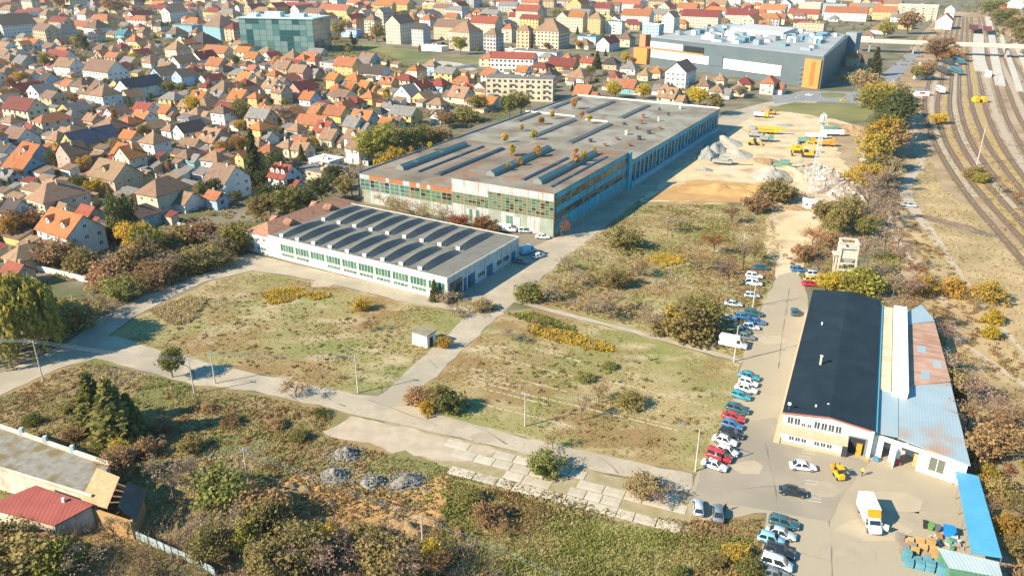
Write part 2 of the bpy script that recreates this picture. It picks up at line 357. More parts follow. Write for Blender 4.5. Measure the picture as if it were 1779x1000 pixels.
# the slab apron along the road: single slabs with grass joints
ax, ay = G(716, 745); adir = D(-22.5); ea = Vector((math.cos(adir), math.sin(adir))); eb = Vector((math.sin(adir), -math.cos(adir)))
apron = sheet('slab_apron', [(ax+ea.x*u+eb.x*v, ay+ea.y*u+eb.y*v) for u, v in ((-6,-.6),(53,-.6),(53,9),(46,10.4),(31,10.8),(10,8.2),(-6,4))], 0.02, M_APRON, jit=0.3)
rnd = random.Random(5)
slab_me = MB().box(-.5,.5,-.5,.5,0,1).mesh('slab', M_SLAB)
for row in range(4):
    v = 0.3+row*2.4; u = 6+row*1.5+3*rnd.random()
    while u < 50:
        ln = rnd.uniform(2.6, 5.2); ln = min(ln, 52-u)
        if ln < 1: break
        miss = 0.10+0.3*(u > 30)*(row < 2)
        if rnd.random() > miss and not (row == 3 and u < 8):
            c = ea*(u+ln/2)+eb*(v+1.1)
            o = link('slab', slab_me, apron, (ax+c.x, ay+c.y, 0.0), adir+rnd.uniform(-.012,.012), (ln-0.22, 2.12, 0.075+rnd.uniform(0,.03)))
        u += ln
# seams, patches and worn lines of the paved areas
SEAM = mat('dark_seam', (.17,.145,.11), rough=.95); PATCH = mat('road_patch', (.315,.265,.19), (.35,.295,.21), scale=.5, rough=.95, space='World'); PATCHL = mat('pale_patch', (.40,.335,.235), (.37,.305,.21), scale=.4, rough=.95, space='World'); PAINTW = mat('worn_white_paint', (.55,.52,.46), (.42,.38,.31), scale=2, rough=.9, space='World')
for par, pts, wd in ((yard, [(1300,620),(1340,612),(1390,598)], .16), (yard, [(1335,530),(1365,524),(1395,515)], .14), (yard, [(1352,640),(1362,560),(1372,500)], .10), (yard2, [(1330,770),(1345,840),(1352,885)], .12), (yard, [(1440,905),(1444,950),(1446,1010)], .12), (yard, [(1390,960),(1445,975)], .12), (road, [(480,672),(500,683),(520,698)], .14), (road, [(560,676),(575,695),(600,706)], .14), (road, [(820,738),(850,752),(880,772)], .14), (road, [(300,622),(330,640),(340,660)], .16), (road, [(640,694),(690,712),(760,738)], .13), (road, [(930,768),(960,785),(975,800)], .13), (road3, [(745,625),(760,640)], .13), (road3, [(905,480),(930,490)], .13), (road, [(1040,792),(1060,808),(1075,822)], .12), (yard2, [(1290,850),(1350,845),(1420,862)], .10)):
    ribbon('seam', ground_poly(pts), wd, .066, SEAM, parent=par, smooth=8, jit=.25)
rq = random.Random(9)
for par, (x, y), w_, m_ in ((road, (520,688), 3.5, PATCH), (road, (700,715), 5, PATCHL), (road, (840,758), 4, PATCH), (road, (1010,795), 4, PATCH), (road, (400,655), 4, PATCHL), (road3, (730,655), 3, PATCH), (road3, (850,545), 4, PATCHL), (yard, (1520,920), 7, PATCHL), (yard, (1480,960), 6, PATCH), (yard, (1560,870), 6, PATCHL), (yard, (1340,590), 5, PATCHL), (yard, (1350,680), 4, PATCH), (yard2, (1420,850), 5, PATCH), (yard2, (1300,810), 4, PATCHL), (yard, (1600,900), 4, PATCH), (road3, (1000,425), 4, PATCHL), (road3, (1130,330), 5, PATCH), (road2, (560,492), 5, PATCHL), (road2, (300,505), 5, PATCH)):
    gx, gy = G(x, y); sheet('patch', [(gx+w_*rq.uniform(.6,1)*math.cos(a_*1.047), gy+w_*.6*rq.uniform(.6,1)*math.sin(a_*1.047)) for a_ in range(6)], .0625, m_, step=.6, jit=.35, parent=par)
for (x, y) in ((1398,795),(1405,785),(1410,838),(1415,868)):
    gx, gy = G(x, y); c_, s_ = math.cos(D(-14)), math.sin(D(-14))
    sheet('marking', [(gx+u*c_-v*s_, gy+u*s_+v*c_) for u, v in ((-1.1,-.5),(1.1,-.5),(1.1,-.35),(-1.1,-.35))], .068, PAINTW, parent=yard2); sheet('marking', [(gx+u*c_-v*s_, gy+u*s_+v*c_) for u, v in ((-1.1,.35),(1.1,.35),(1.1,.5),(-1.1,.5))], .068, PAINTW, parent=yard2)
osand = sheet('orange_sand_slope', ground_poly([(1150,330),(1210,312),(1300,318),(1345,330),(1340,352),(1250,352),(1120,348)]), 0.04, M_SANDO, jit=1.0); sheet('brown_earth_corner', ground_poly([(1440,212),(1500,222),(1496,300),(1470,290),(1450,250)]), 0.041, M_BALLAST, jit=1.5)

# ---------------------------------------------------------------- railway
M_CESS = mat('pale_ballast_strip', (.40,.335,.245), (.33,.265,.185), scale=.3, rough=.95, space='World', bump=.06, bscale=2); M_CESSD = mat('dry_grass_strip', (.40,.28,.11), (.30,.22,.09), scale=.2, rough=.95, space='World', bump=.08, bscale=1.5)
for k_, (pl_, w_, m_) in enumerate((([(1633,110),(1623,150),(1618,188),(1629,235),(1655,286),(1695,342)], 2.2, M_CESS), ([(1661,110),(1659,150),(1660,190),(1675,242),(1712,300),(1765,362)], 2.6, M_CESS), ([(1688,110),(1694,150),(1702,192),(1725,247),(1764,303),(1815,375)], 3.0, M_CESSD), ([(1707,110),(1717,150),(1730,197),(1755,250),(1798,318)], 3.2, M_CESS), ([(1648,150),(1640,190),(1652,240),(1684,295),(1730,352),(1795,430)], 2.0, M_CESSD), ([(1740,110),(1758,150),(1780,200),(1815,258)], 2.6, M_CESS), ([(1673,110),(1675,150),(1679,190),(1699,245),(1736,300),(1789,362)], 1.8, M_CESSD))):
    ribbon('ballast_strip', ground_poly(pl_), w_, .045+.001*k_, m_, jit=.7, smooth=8)
STEEL = mat('rail_steel', (.22,.15,.11), rough=0.5, metal=0.5); SLEEP = mat('sleeper', (.20,.15,.105), (.13,.095,.07), scale=1, rough=0.9)
TR = [  # pixel polylines of the tracks
 [(1655,30),(1640,70),(1626,110),(1612,150),(1606,185),(1616,230),(1640,280),(1680,340),(1730,400),(1790,470),(1900,600)],
 [(1660,30),(1650,70),(1642,110),(1634,150),(1628,190),(1640,240),(1668,290),(1710,345),(1760,400),(1850,500)],
 [(1668,30),(1660,70),(1656,110),(1652,150),(1650,190),(1664,240),(1700,300),(1750,360),(1830,450)],
 [(1674,30),(1670,70),(1668,110),(1666,150),(1668,190),(1686,245),(1722,300),(1779,365),(1860,450)],
 [(1680,30),(1680,70),(1680,110),(1684,150),(1690,190),(1712,245),(1750,300),(1800,360),(1880,440)],
 [(1687,30),(1690,70),(1696,110),(1704,150),(1714,195),(1738,250),(1779,310),(1850,400)],
 [(1700,30),(1708,70),(1718,110),(1730,150),(1746,200),(1772,250),(1820,330)],
 [(1706,30),(1718,70),(1732,110),(1748,150),(1768,200),(1800,255),(1850,330)],
 [(1714,30),(1730,70),(1748,110),(1768,150),(1792,200),(1830,260)],
 [(1722,30),(1742,70),(1764,110),(1788,150),(1815,200)]]
sl_me = MB().box(-1.25,1.25,-.13,.13,0.02,.16)
ordn = ['first','second','third','fourth','fifth','sixth','seventh','eighth','ninth','tenth','eleventh','twelfth','thirteenth','fourteenth','fifteenth','sixteenth','seventeenth','eighteenth','nineteenth','twentieth']
for k, pl in enumerate(TR):
    t = thing('railway_track', f'{ordn[k]} railway track from the left, counted below the road bridge', 'railway track', group='tracks of the rail yard')
    bed, C = ribbon('track_bed', ground_poly(pl), 2.5, 0.07, M_TRACKBED, parent=t, jit=0.35, smooth=8)
    for s in (-.72, .72):
        m_ = MB(); Q = []
        for i, c in enumerate(C):
            d = (C[min(i+1, len(C)-1)]-C[max(i-1, 0)]).normalized(); Q.append(c+Vector((-d.y, d.x, 0))*s+Vector((0,0,.26)))
        for i in range(len(Q)-1): m_.bar(Q[i], Q[i+1], 0.14, 0.16)
        m_.build('rail', STEEL, t)
    m_ = MB(); acc = 0
    for i in range(len(C)-1):
        seg = C[i+1]-C[i]; L_ = seg.length
        if C[i].y > 520: continue
        d = seg.normalized(); n = Vector((-d.y, d.x, 0)); q = 0.0
        while acc+q < L_ and q < L_:
            p = C[i]+d*q; m_.bar(p-n*1.25+Vector((0,0,.12)), p+n*1.25+Vector((0,0,.12)), 0.28, 0.13); q += 0.9
    if m_.v: stuff(m_.build('sleepers', SLEEP, t))
# ================================================================ houses
def window_mesh(name, frame, glass, bars=1):
    m = MB(); t = 0.08
    m.box(-.5,.5,-.05,0.02,-.5,-.5+t,0); m.box(-.5,.5,-.05,0.02,.5-t,.5,0)
    m.box(-.5,-.5+t,-.05,0.02,-.5+t,.5-t,0); m.box(.5-t,.5,-.05,0.02,-.5+t,.5-t,0)
    if bars: m.box(-.035,.035,-.045,0.02,-.5+t,.5-t,0)
    m.poly([(-.46,-.015,-.46),(.46,-.015,-.46),(.46,-.015,.46),(-.46,-.015,.46)],1)
    return m.mesh(name, [frame, glass])
WIN = window_mesh('window', WFRAME, GLASS); WIN_B = window_mesh('window', WOOD, GLASS)
DOOR = window_mesh('door', WFRAME, WOOD, 0)
def put_win(parent, face, u, z, w, h, hw, hd, me=WIN, name='window'):
    """face: 'f' (-y), 'r' (+x), 'l' (-x), 'b' (+y); u along the face"""
    if face == 'f': loc, rz = (u, -hd, z), 0
    elif face == 'b': loc, rz = (-u, hd, z), math.pi
    elif face == 'r': loc, rz = (hw, u, z), math.pi/2
    else: loc, rz = (-hw, -u, z), -math.pi/2
    return link(name, me, parent, loc, rz, (w, 1, h))
WNAME = {'palegreen': 'pale green', 'teal': 'bluish'}
PLACED = []            # (u0,u1,v0,v1) boxes in the town's rotated frame, to keep houses apart
TROT = D(-30); TC, TS = math.cos(TROT), math.sin(TROT)
def frame_uv(x, y): return x*TC+y*TS, -x*TS+y*TC
def free(x, y, w, d, gap=0.25):
    u, v = frame_uv(x, y)
    for a in PLACED:
        if u-w/2-gap < a[1] and u+w/2+gap > a[0] and v-d/2-gap < a[3] and v+d/2+gap > a[2]: return False
    return True
def occupy(x, y, w, d):
    u, v = frame_uv(x, y); PLACED.append((u-w/2, u+w/2, v-d/2, v+d/2))
NH = [0]
def house(x, y, w, d, st, kind, rc, wc, rot=TROT, dorm=0, cat=None, group=None, solar=False, label=None, name=None, wins=True, steep=0.84, floor=2.9):
    rg = random.Random(int(x*13+y*7)); NH[0] += 1
    hw = st*floor+(0.9 if st < 3 else .3); big = st >= 3
    kindtxt = {'H': 'hip-roofed', 'X': 'gable-roofed', 'Y': 'gabled', 'F': 'flat-roofed'}[kind]
    size = 'small ' if w*d < 85 and st == 1 else ('tall ' if st == 2 else '')
    if label is None:
        wn_ = WNAME.get(wc, wc)
        if big: label = f'{wn_} {["","","","three","four","five","six","seven","eight"][min(st,8)]}-storey {kindtxt} block with {rc} roof'
        else: label = f'{size}{wn_} {kindtxt} house with {rc} roof'
    t = thing(name or ('apartment_block' if big else 'house'), label, cat or ('apartment block' if big else 'house'), (x, y, 0), rot, group or ('apartment blocks of the town' if big else 'houses of the town'))
    W_ = WALL[wc]; R_ = ROOF[rc]
    if kind in 'XH' and not big and w > 9.5 and y < 620 and rg.random() < .6:      # lower wing at one end
        ww = w*.34; sgn = rg.choice((-1, 1)); x0 = sgn*(w/2-ww/2); w0 = w; w = w-ww; off = -sgn*ww/2; dd = d*rg.uniform(.55, .8); yo = rg.choice((-1, 1))*(d-dd)/2; h2 = 2.5+.6*(st > 1)
        q = MB(); q.extr_x([(yo-dd/2,0),(yo+dd/2,0),(yo+dd/2,h2),(yo,h2+dd*.36),(yo-dd/2,h2)], x0-ww/2, x0+ww/2-.02*sgn); q.build('wing_wall', WALL[rg.choice([wc, wc, 'white', 'tan'])], t)
        q = MB(); k_ = .4; q.extr_x([(yo-dd/2-k_,h2-.27),(yo,h2+dd*.36+.02),(yo+dd/2+k_,h2-.27),(yo+dd/2+k_,h2-.07),(yo,h2+dd*.36+.24),(yo-dd/2-k_,h2-.07)], x0-ww/2-(.35 if sgn < 0 else 0), x0+ww/2+(.35 if sgn > 0 else 0)); q.build('wing_roof', ROOF[rg.choice([rc, rc, 'grey', 'tan', 'brown'])], t)
        t.location = (x+off*math.cos(rot), y+off*math.sin(rot), 0)
        for c_ in t.children: c_.location.x -= off
    if kind == 'X' and not big and not dorm and y < 520 and rg.random() < .3: dorm = rg.choice((1, 1, 2))
    hx, hy = w/2, d/2
    m = MB(); ov = 0.55 if not big else 0.35
    if kind == 'H':
        m.box(-hx,hx,-hy,hy,0,hw); m.build('wall', W_, t)
        rise = min(w, d)/2*steep; q = MB(); a, b = hx+ov, hy+ov; z0 = hw-0.12; z1 = z0+rise+0.3
        rl = max(w-d, 0)/2+0.4 if w >= d else 0.0; rm = max(d-w, 0)/2+0.4 if d > w else 0.0
        e = [(-a,-b,z0),(a,-b,z0),(a,b,z0),(-a,b,z0)]; ee = [(p[0],p[1],z0+.18) for p in e]
        if w >= d: r0, r1 = (-rl,0,z1), (rl,0,z1); tops = [(ee[0],ee[1],r1,r0),(ee[1],ee[2],r1),(ee[2],ee[3],r0,r1),(ee[3],ee[0],r0)]
        else: r0, r1 = (0,-rm,z1), (0,rm,z1); tops = [(ee[0],ee[1],r0),(ee[1],ee[2],r1,r0),(ee[2],ee[3],r1),(ee[3],ee[0],r0,r1)]
        q.poly(e[::-1])
        for i in range(4): q.poly((e[i], e[(i+1)%4], ee[(i+1)%4], ee[i]))
        for p in tops: q.poly(p)
        roof = q.build('roof', R_, t); rz_ = z1
    elif kind in 'XY':
        span = d if kind == 'X' else w; ln = w if kind == 'X' else d; hs = span/2; rise = hs*steep; tk = 0.22
        if kind == 'X':
            m.extr_x([(-hy,0),(hy,0),(hy,hw),(0,hw+rise),(-hy,hw)], -hx, hx)
        else:
            m.extr_y([(-hx,0),(hx,0),(hx,hw),(0,hw+rise),(-hx,hw)], -hy, hy)
        m.build('wall', W_, t)
        k = ov; zb = hw-k*steep+0.02
        prof = [(-hs-k,zb),(0,hw+rise+0.02),(hs+k,zb),(hs+k,zb+tk),(0,hw+rise+tk+.05),(-hs-k,zb+tk)]
        q = MB(); (q.extr_x if kind == 'X' else q.extr_y)(prof, -ln/2-0.4, ln/2+0.4)
        roof = q.build('roof', R_, t); rz_ = hw+rise
    else:
        m.box(-hx,hx,-hy,hy,0,hw); m.build('wall', W_, t)
        q = MB(); q.box(-hx-.15,hx+.15,-hy-.15,hy+.15,hw,hw+.35,0)
        roof = q.build('roof', R_, t); rz_ = hw+.3
        for k in range(rg.randint(1, 3)):
            bx, by = rg.uniform(-hx*.6, hx*.6), rg.uniform(-hy*.6, hy*.6)
            MB().box(bx-.8,bx+.8,by-.7,by+.7,hw+.35,hw+1.4).build('roof_vent', W_, roof)
    # chimney
    if not big or rg.random() < .5:
        cx_ = rg.uniform(-.25, .25)*w; cy_ = rg.uniform(-.15, .15)*d; c = MB()
        c.box(cx_-.32,cx_+.32,cy_-.28,cy_+.28,rz_-1.6,rz_+0.75,0); c.box(cx_-.40,cx_+.40,cy_-.36,cy_+.36,rz_+.75,rz_+.87,1)
        c.build('chimney', [WALL[rg.choice(['brick','tan','white','peach'])], CONC], roof)
    # windows and door
    if wins:
        wm = WIN if rg.random() < .75 else WIN_B
        for face, L_ in (('f', w), ('r', d), ('l', d)):
            n = max(1, int(L_/(3.4 if not big else 3.1)))
            if not big and y > 420: n = min(n, 3)
            for s in range(st):
                z = (0.9 if st < 3 else .3)+s*floor+1.45
                for i in range(n):
                    u = (i+.5)/n*L_-L_/2
                    if not big and rg.random() < .22: continue
                    if face == 'f' and s == 0 and i == n//2 and not big:
                        put_win(t, 'f', u, 1.6, 1.05, 2.1, hx, hy, DOOR, 'door'); continue
                    put_win(t, face, u, z, 1.35 if not big else 1.6, 1.35, hx, hy, wm)
        if kind == 'Y' and st < 3: put_win(t, 'f', 0, hw+hx*steep*.38, 1.1, 1.1, hx, hy, wm)
        if kind == 'X' and st < 3: put_win(t, 'r', 0, hw+hy*steep*.38, 1.1, 1.1, hx, hy, wm)
        if big and kind in 'FH' and rg.random() < .6:
            for s in range(1, st):
                for i in range(max(1, int(w/9))):
                    u = (i+.5)/max(1, int(w/9))*w-w/2; z = s*floor+.2
                    b_ = MB(); b_.box(u-1.4,u+1.4,-hy-1.1,-hy-.01,z,z+.15); b_.box(u-1.4,u+1.4,-hy-1.1,-hy-1.02,z+.15,z+1.05); b_.build('balcony', W_, t)
    for k in range(dorm):
        ux = (k+.5)/dorm*w-w/2 if kind != 'Y' else 0
        yb = -hy*0.55; zt = hw+ (hy-abs(yb))*steep
        dm = MB(); dm.extr_y([(ux-.8,zt-.4),(ux+.8,zt-.4),(ux+.8,zt+.9),(ux,zt+1.6),(ux-.8,zt+.9)], yb-.9, yb+2.2, 0); q = dm.build('dormer', W_, roof)
        dr = MB(); dr.extr_y([(ux-1.05,zt+.75),(ux,zt+1.65),(ux+1.05,zt+.75),(ux+1.05,zt+.93),(ux,zt+1.85),(ux-1.05,zt+.93)], yb-1.15, yb+2.4); dr.build('dormer_roof', R_, roof)
        link('window', WIN, roof, (ux, yb-.9, zt+.3), 0, (.9, 1, .9))
    if solar:
        pv = MB(); zs = hw+.35
        for i in range(3):
            x0 = -hx*.5+i*1.2
            pv.poly([(x0,-hy*.75,hw+hy*.25*steep+.36),(x0+1.1,-hy*.75,hw+hy*.25*steep+.36),(x0+1.1,-hy*.25,hw+hy*.75*steep+.36),(x0,-hy*.25,hw+hy*.75*steep+.36)])
        pv.build('solar_panel', glassmat('solar_glass', (.015,.025,.05)), roof)
    return t
HOUSE_ROWS = {
 (0,0): """85 160 240 Y brown white 4|430 220 200 H grey cream 2|670 185 170 H brown white 2|850 230 110 X teal teal 1|930 275 120 H terracotta cream 1|960 100 160 Y maroon white 2
1105 175 100 H dark cream 2|1290 165 230 F grey teal 3|1520 170 230 H brown teal 4|1350 220 80 H terracotta cream 1|1215 225 140 H brown teal 1|225 300 200 X orange white 1
40 370 130 X tan teal 1|150 420 220 X grey cream 1|420 385 300 X maroon white 1|650 400 100 F tan tan 2|470 445 200 X tan white 2|720 470 320 X brown white 3|840 380 110 H terracotta cream 1
1040 340 130 H tan cream 1|1220 330 160 H tan cream 2|1400 290 230 H dark cream 1|1500 350 260 X terracotta cream 1|1070 420 170 H tan white 1|1260 420 160 Y tan white 1|1400 390 160 Y maroon white 1
1520 440 240 X terracotta tan 1|1540 480 150 H dark cream 1|1740 390 130 X orange cream 1|1680 540 180 X orange white 1|1690 585 150 H maroon white 1|1130 500 170 Y tan blue 2|1265 510 140 Y tan blue 2
1340 470 140 H orange cream 1|50 500 150 H brown teal 1|330 560 220 Y orange yellow 2|620 580 240 H brown white 1|720 640 200 H tan white 2|960 580 300 Y black white 2|60 640 120 Y orange tan 1|180 610 220 Y maroon tan 1
170 730 320 X maroon cream 2|1540 600 160 H tan cream 1|1420 590 100 H maroon cream 1|1380 660 150 X orange cream 1|1680 670 240 X orange cream 1|1500 650 130 X grey cream 1|1290 720 130 X tan tan 1
1400 770 200 H tan yellow 1|1170 760 160 X orange cream 1|1000 745 170 X red white 1|800 760 140 Y tan white 1|990 800 170 X orange white 1|890 830 180 H orange tan 1|640 810 130 X tan tan 1|500 800 160 H grey cream 1
500 890 220 H tan cream 1|770 860 220 H tan tan 1|140 930 230 X brown white 1|200 890 180 X red cream 1|400 940 160 H tan tan 1|620 950 330 Y navy yellow 1|900 930 200 X orange cream 1|1060 960 190 H tan white 2
1170 880 190 H tan white 1|1300 880 190 Y dark white 1|1500 950 260 X tan tan 1|1740 900 120 X tan yellow 1|240 80 170 X red white 1|330 100 120 H tan cream 2|600 95 130 H cream_ white 2|520 20 180 X red white 1
60 45 160 X teal white 1|760 60 150 H tan cream 1|1100 30 120 X orange cream 2|1190 50 140 Y tan grey 2|1330 75 100 X red white 1|1570 50 110 H tan cream 1|560 170 220 X terracotta cream 1|1740 470 90 X terracotta cream 1""",
 (440,0): """50 380 200 H orange white 1|190 330 180 H brown white 1|275 390 150 H tan white 1|345 400 110 H orange cream 1|420 410 100 H orange cream 1|550 420 180 F grey grey 2|650 440 200 X terracotta yellow 2
830 490 240 X dark white 1|410 480 180 H maroon white 1|1110 470 150 H orange cream 2|240 460 220 X tan tan 1|50 510 120 H tan cream 1|150 510 120 H orange cream 1|20 560 100 H tan cream 1|120 585 180 X tan white 1
250 580 150 H maroon tan 1|340 600 170 Y maroon pink 2|700 540 150 H orange yellow 1|580 610 130 H orange white 1|690 600 130 X orange yellow 1|790 590 170 X orange yellow 1|930 560 130 X terracotta yellow 1|800 660 130 H orange yellow 1
1050 590 170 X terracotta cream 1 s|1150 590 150 Y red white 1|1285 575 150 H red blue 1|1460 600 100 H red tan 1|1400 645 240 X tan cream 1|1060 675 190 H maroon palegreen 2 s|640 700 260 X brown cream 1|610 725 190 H orange white 1
50 660 160 H orange yellow 2|90 755 120 X terracotta tan 1|420 760 150 X terracotta yellow 1|580 770 180 X terracotta yellow 1|760 800 180 X orange teal 1|920 830 110 X orange cream 1|990 820 90 X brown cream 1|940 720 180 H grey white 1 s
870 765 120 H black white 1|1290 780 130 Y navy white 1|720 850 200 X grey cream 1|480 880 220 X red cream 1|90 870 220 H orange yellow 2|560 935 200 X tan cream 1|715 930 170 X tan white 2|300 880 200 H tan cream 1|330 970 130 X orange yellow 1
570 60 300 X terracotta yellow 3|340 50 320 X maroon grey 3|820 130 110 H brown cream 5|900 80 110 Y grey cream 6|1010 150 180 Y brown cream 6|1150 190 120 X dark grey 5|970 20 340 X terracotta yellow 4|1200 130 110 H terracotta white 2
1370 115 110 X terracotta cream 2|1360 175 260 X brown peach 4|1600 150 240 X red cream 4|1460 210 220 H tan cream 5|1650 230 130 H tan grey 5|1760 190 100 H terracotta cream 4|1240 310 220 F white white 1|560 160 130 H tan cream 1|510 215 140 X tan white 1
680 200 160 F grey blue 2|1740 10 160 X red white 2|1230 20 140 F white yellow 3|700 15 130 X terracotta white 2|1770 330 90 F white cream 1""",
 (880,0): """390 440 230 X maroon yellow 1|290 510 170 H dark cream 1|500 520 180 H tan white 1|560 420 110 X red cream 1|720 430 140 H dark tan 1|850 460 140 H grey white 1
770 520 150 H red cream 1|740 570 280 X tan white 1|870 590 180 X terracotta teal 1|560 635 200 X terracotta cream 1|1200 470 220 Y brown white 4|1080 600 180 H tan cream 1|1150 655 220 X tan cream 1|1350 575 150 H brown cream 1
1470 540 100 H tan cream 1|1640 565 130 H maroon yellow 1|1480 615 190 H tan white 1|1600 605 120 H tan cream 1|950 505 100 H tan cream 1|1030 490 100 H orange cream 1|700 285 180 Y maroon white 2|820 260 130 H brown cream 2|540 300 120 H tan cream 1
570 245 160 F teal blue 2|220 345 380 F grey white 2|420 390 80 H terracotta cream 2|130 200 120 H tan peach 5|310 200 240 H tan cream 5|160 70 200 X red cream 5|410 110 130 Y tan cream 4|490 110 130 X orange cream 5|620 120 120 H tan yellow 5
750 140 200 F teal white 4|1010 160 140 F white blue 4|1130 110 130 Y tan white 5|900 100 240 X terracotta white 4|1340 105 300 X maroon cream 4|1620 95 240 X maroon cream 3|500 20 150 Y orange yellow 5|60 110 90 X red cream 2
1740 90 90 X terracotta white 2|830 20 240 X terracotta white 3|1250 50 160 X terracotta yellow 3|1450 25 160 X tan cream 3|1100 45 130 Y terracotta cream 3|670 50 140 X maroon cream 3|1420 60 140 H maroon cream 2|380 290 260 F tan white 1|1580 170 160 F white blue 2""",
 (1329,0): """640 385 160 H terracotta tan 2|1095 465 140 H orange white 2|60 560 180 H terracotta grey 2|1240 130 150 Y terracotta white 3|830 75 190 X terracotta yellow 3|560 80 320 X terracotta white 3|270 90 240 X red cream 2|330 150 200 F tan tan 3
1060 30 290 F white cream 6|490 20 180 F teal grey 5|320 15 170 F white cream 4|60 60 200 X terracotta white 3|60 120 190 X terracotta cream 2|970 150 110 H tan yellow 2|790 200 140 H tan white 1|710 240 100 H brown white 1|1275 60 90 Y white white 3
1640 80 110 X terracotta white 1|1610 50 100 X red white 1|1720 25 120 H white white 2|1700 110 100 X orange cream 1|1765 150 90 H brown white 1|880 20 130 X tan cream 4""",
 (0,240): """50 70 180 X dark white 1|230 95 250 X orange blue 1|170 175 260 X orange teal 1|490 75 240 H terracotta blue 1|880 95 230 X orange tan 1|1330 110 220 H brown teal 1|790 235 330 X tan tan 2 1|430 390 430 H tan cream 2
240 325 180 X grey tan 1|370 325 160 X tan tan 1|1160 350 390 H tan cream 2|1520 255 360 X brown white 2|1480 390 140 X terracotta blue 1|640 525 250 X red tan 1|950 500 290 H brown teal 1|480 600 430 X orange white 2
100 475 260 X dark white 2|170 775 340 H tan tan 1|120 895 200 X red tan 1|60 245 140 X grey grey 1|1690 110 130 Y orange yellow 2|980 255 230 X tan yellow 1|1330 30 130 X tan cream 1""",
 (440,240): """110 80 160 H terracotta yellow 2|240 45 150 H tan cream 1|340 60 150 X tan cream 1|700 45 200 X tan white 2|245 245 260 X red white 2 3|500 130 220 F white white 1|480 195 330 F grey tan 1|40 30 120 H tan cream 1""",
}
HSPEC = []
for (ox, oy), txt in HOUSE_ROWS.items():
    for e in txt.replace('\n', '|').split('|'):
        a = e.split()
        zx, zy, zw = float(a[0]), float(a[1]), float(a[2]); k, rc, wc, st = a[3], a[4].replace('cream_', 'tan'), a[5], int(a[6])
        ex = a[7] if len(a) > 7 else ''
        px, py = ox+zx/3.953, oy+zy/3.953
        fl = 2.8; hm = st*fl+1.6
        X, Y = G(px, py, hm)
        wpx = zw/3.953; s_ = scale_at(PXof(X, Y)[1]); ext = wpx/s_*1.06
        if k in 'XF': w = ext*0.80; d = ext*0.63
        elif k == 'Y': w = ext*0.62; d = ext*0.95
        else: w = ext*0.74; d = ext*0.70
        if st >= 3 and k in 'XF': d = min(d, 15)
        if st < 3 and k in 'XF': d = min(d, 11.5)
        if st < 3 and k == 'Y': w = min(w, 11.5)
        HSPEC.append((PXof(X, Y)[1], X, Y, w, d, st, k, rc, wc, ex+('!' if ox == 1329 or (ox == 880 and (zx, zy) in ((90,425),(160,600))) else '')))
HSPEC.sort(reverse=True)
# ================================================================ large buildings
class Loc:
    """local frame of a building: origin, rotation; px() turns a pixel at a height into local coordinates"""
    def __init__(s, x, y, rot): s.x, s.y, s.r = x, y, rot; s.c, s.s = math.cos(rot), math.sin(rot)
    def px(s, x, y, h):
        X, Y = G(x, y, h); X -= s.x; Y -= s.y
        return (X*s.c+Y*s.s, -X*s.s+Y*s.c)
    def w(s, x, y): return (s.x+x*s.c-y*s.s, s.y+x*s.s+y*s.c)
def panes(parent, name, x0, x1, z0, z1, nx, nz, frame, glasses, y=0.0, t=0.08, rg=None, rz=0.0, ox=0.0, oy=0.0, depth=0.10):
    """a window in a wall facing -y (local, then turned by rz about ox,oy): frame bars proud, each pane its own object"""
    rg = rg or random.Random(int(x0*31+z0*7)); cx_, cz = (x0+x1)/2, (z0+z1)/2; w, h = x1-x0, z1-z0
    m = MB(); m.box(-w/2,w/2,-depth,0.03,-h/2,-h/2+t); m.box(-w/2,w/2,-depth,0.03,h/2-t,h/2)
    for i in range(nx+1):
        u = -w/2+t/2+(w-t)*i/nx; m.box(u-t/2,u+t/2,-depth+.012,0.03,-h/2+t,h/2-t)
    for j in range(1, nz):
        v = -h/2+h*j/nz; m.box(-w/2+t,w/2-t,-depth+.024,0.02,v-t/2,v+t/2)
    f = m.build(name, frame, parent); c, s = math.cos(rz), math.sin(rz)
    f.location = (ox+cx_*c-y*s, oy+cx_*s+y*c, cz); f.rotation_euler = (0,0,rz)
    for i in range(nx):
        for j in range(nz):
            g_ = rg.choice(glasses)
            if g_ is None: continue
            key = ('pane', g_.name)
            if key not in PANE: PANE[key] = MB().box(-.5,.5,-.02,.0,-.5,.5).mesh('pane', g_)
            link('pane', PANE[key], f, (-w/2+w*(i+.5)/nx, -depth*.45, -h/2+h*(j+.5)/nz), 0, (w/nx-t*.6, 1, h/nz-t*.6))
    return f
PANE = {}
WHITEWALL = mat('hall_white_wall', (.76,.72,.64), (.66,.61,.52), scale=0.3, rough=0.9, streak=((.50,.44,.34), 0.6, (1.5,1.5,.25)))
SHADEWALL = mat('hall_shaded_wall', (.56,.56,.54), (.46,.46,.44), scale=0.3, rough=0.9, streak=((.34,.32,.29), 0.6, (1.5,1.5,.25)))  # copy of the hall wall with the side's shade put into the colour
ROOFGREY = mat('felt_roof_grey', (.165,.16,.135), (.135,.13,.11), scale=0.4, rough=0.95, bump=0.01, streak=((.19,.18,.15), 0.15, (1,1,1)))
SKYGLASS = mat('dusty_skylight', (.05,.07,.075), (.04,.055,.06), scale=1.0, rough=0.45, spec=0.4)
GREENG = glassmat('green_glass', (.035,.12,.08), 0.25); GREENG2 = glassmat('pale_green_glass', (.075,.165,.11), 0.3); DIRTG = glassmat('dirty_glass', (.12,.13,.10), 0.4); DARKG = glassmat('black_glass', (.02,.025,.025), 0.3)
TILE = mat('annex_tiles', (.40,.205,.125), (.29,.14,.085), scale=1.6, rough=0.9, bump=0.06, bscale=4, streak=((.22,.12,.08), .8, (1,1,.3)))
BLUEDOOR = mat('blue_door', (.03,.16,.30), (.025,.12,.22), scale=1, rough=0.6)
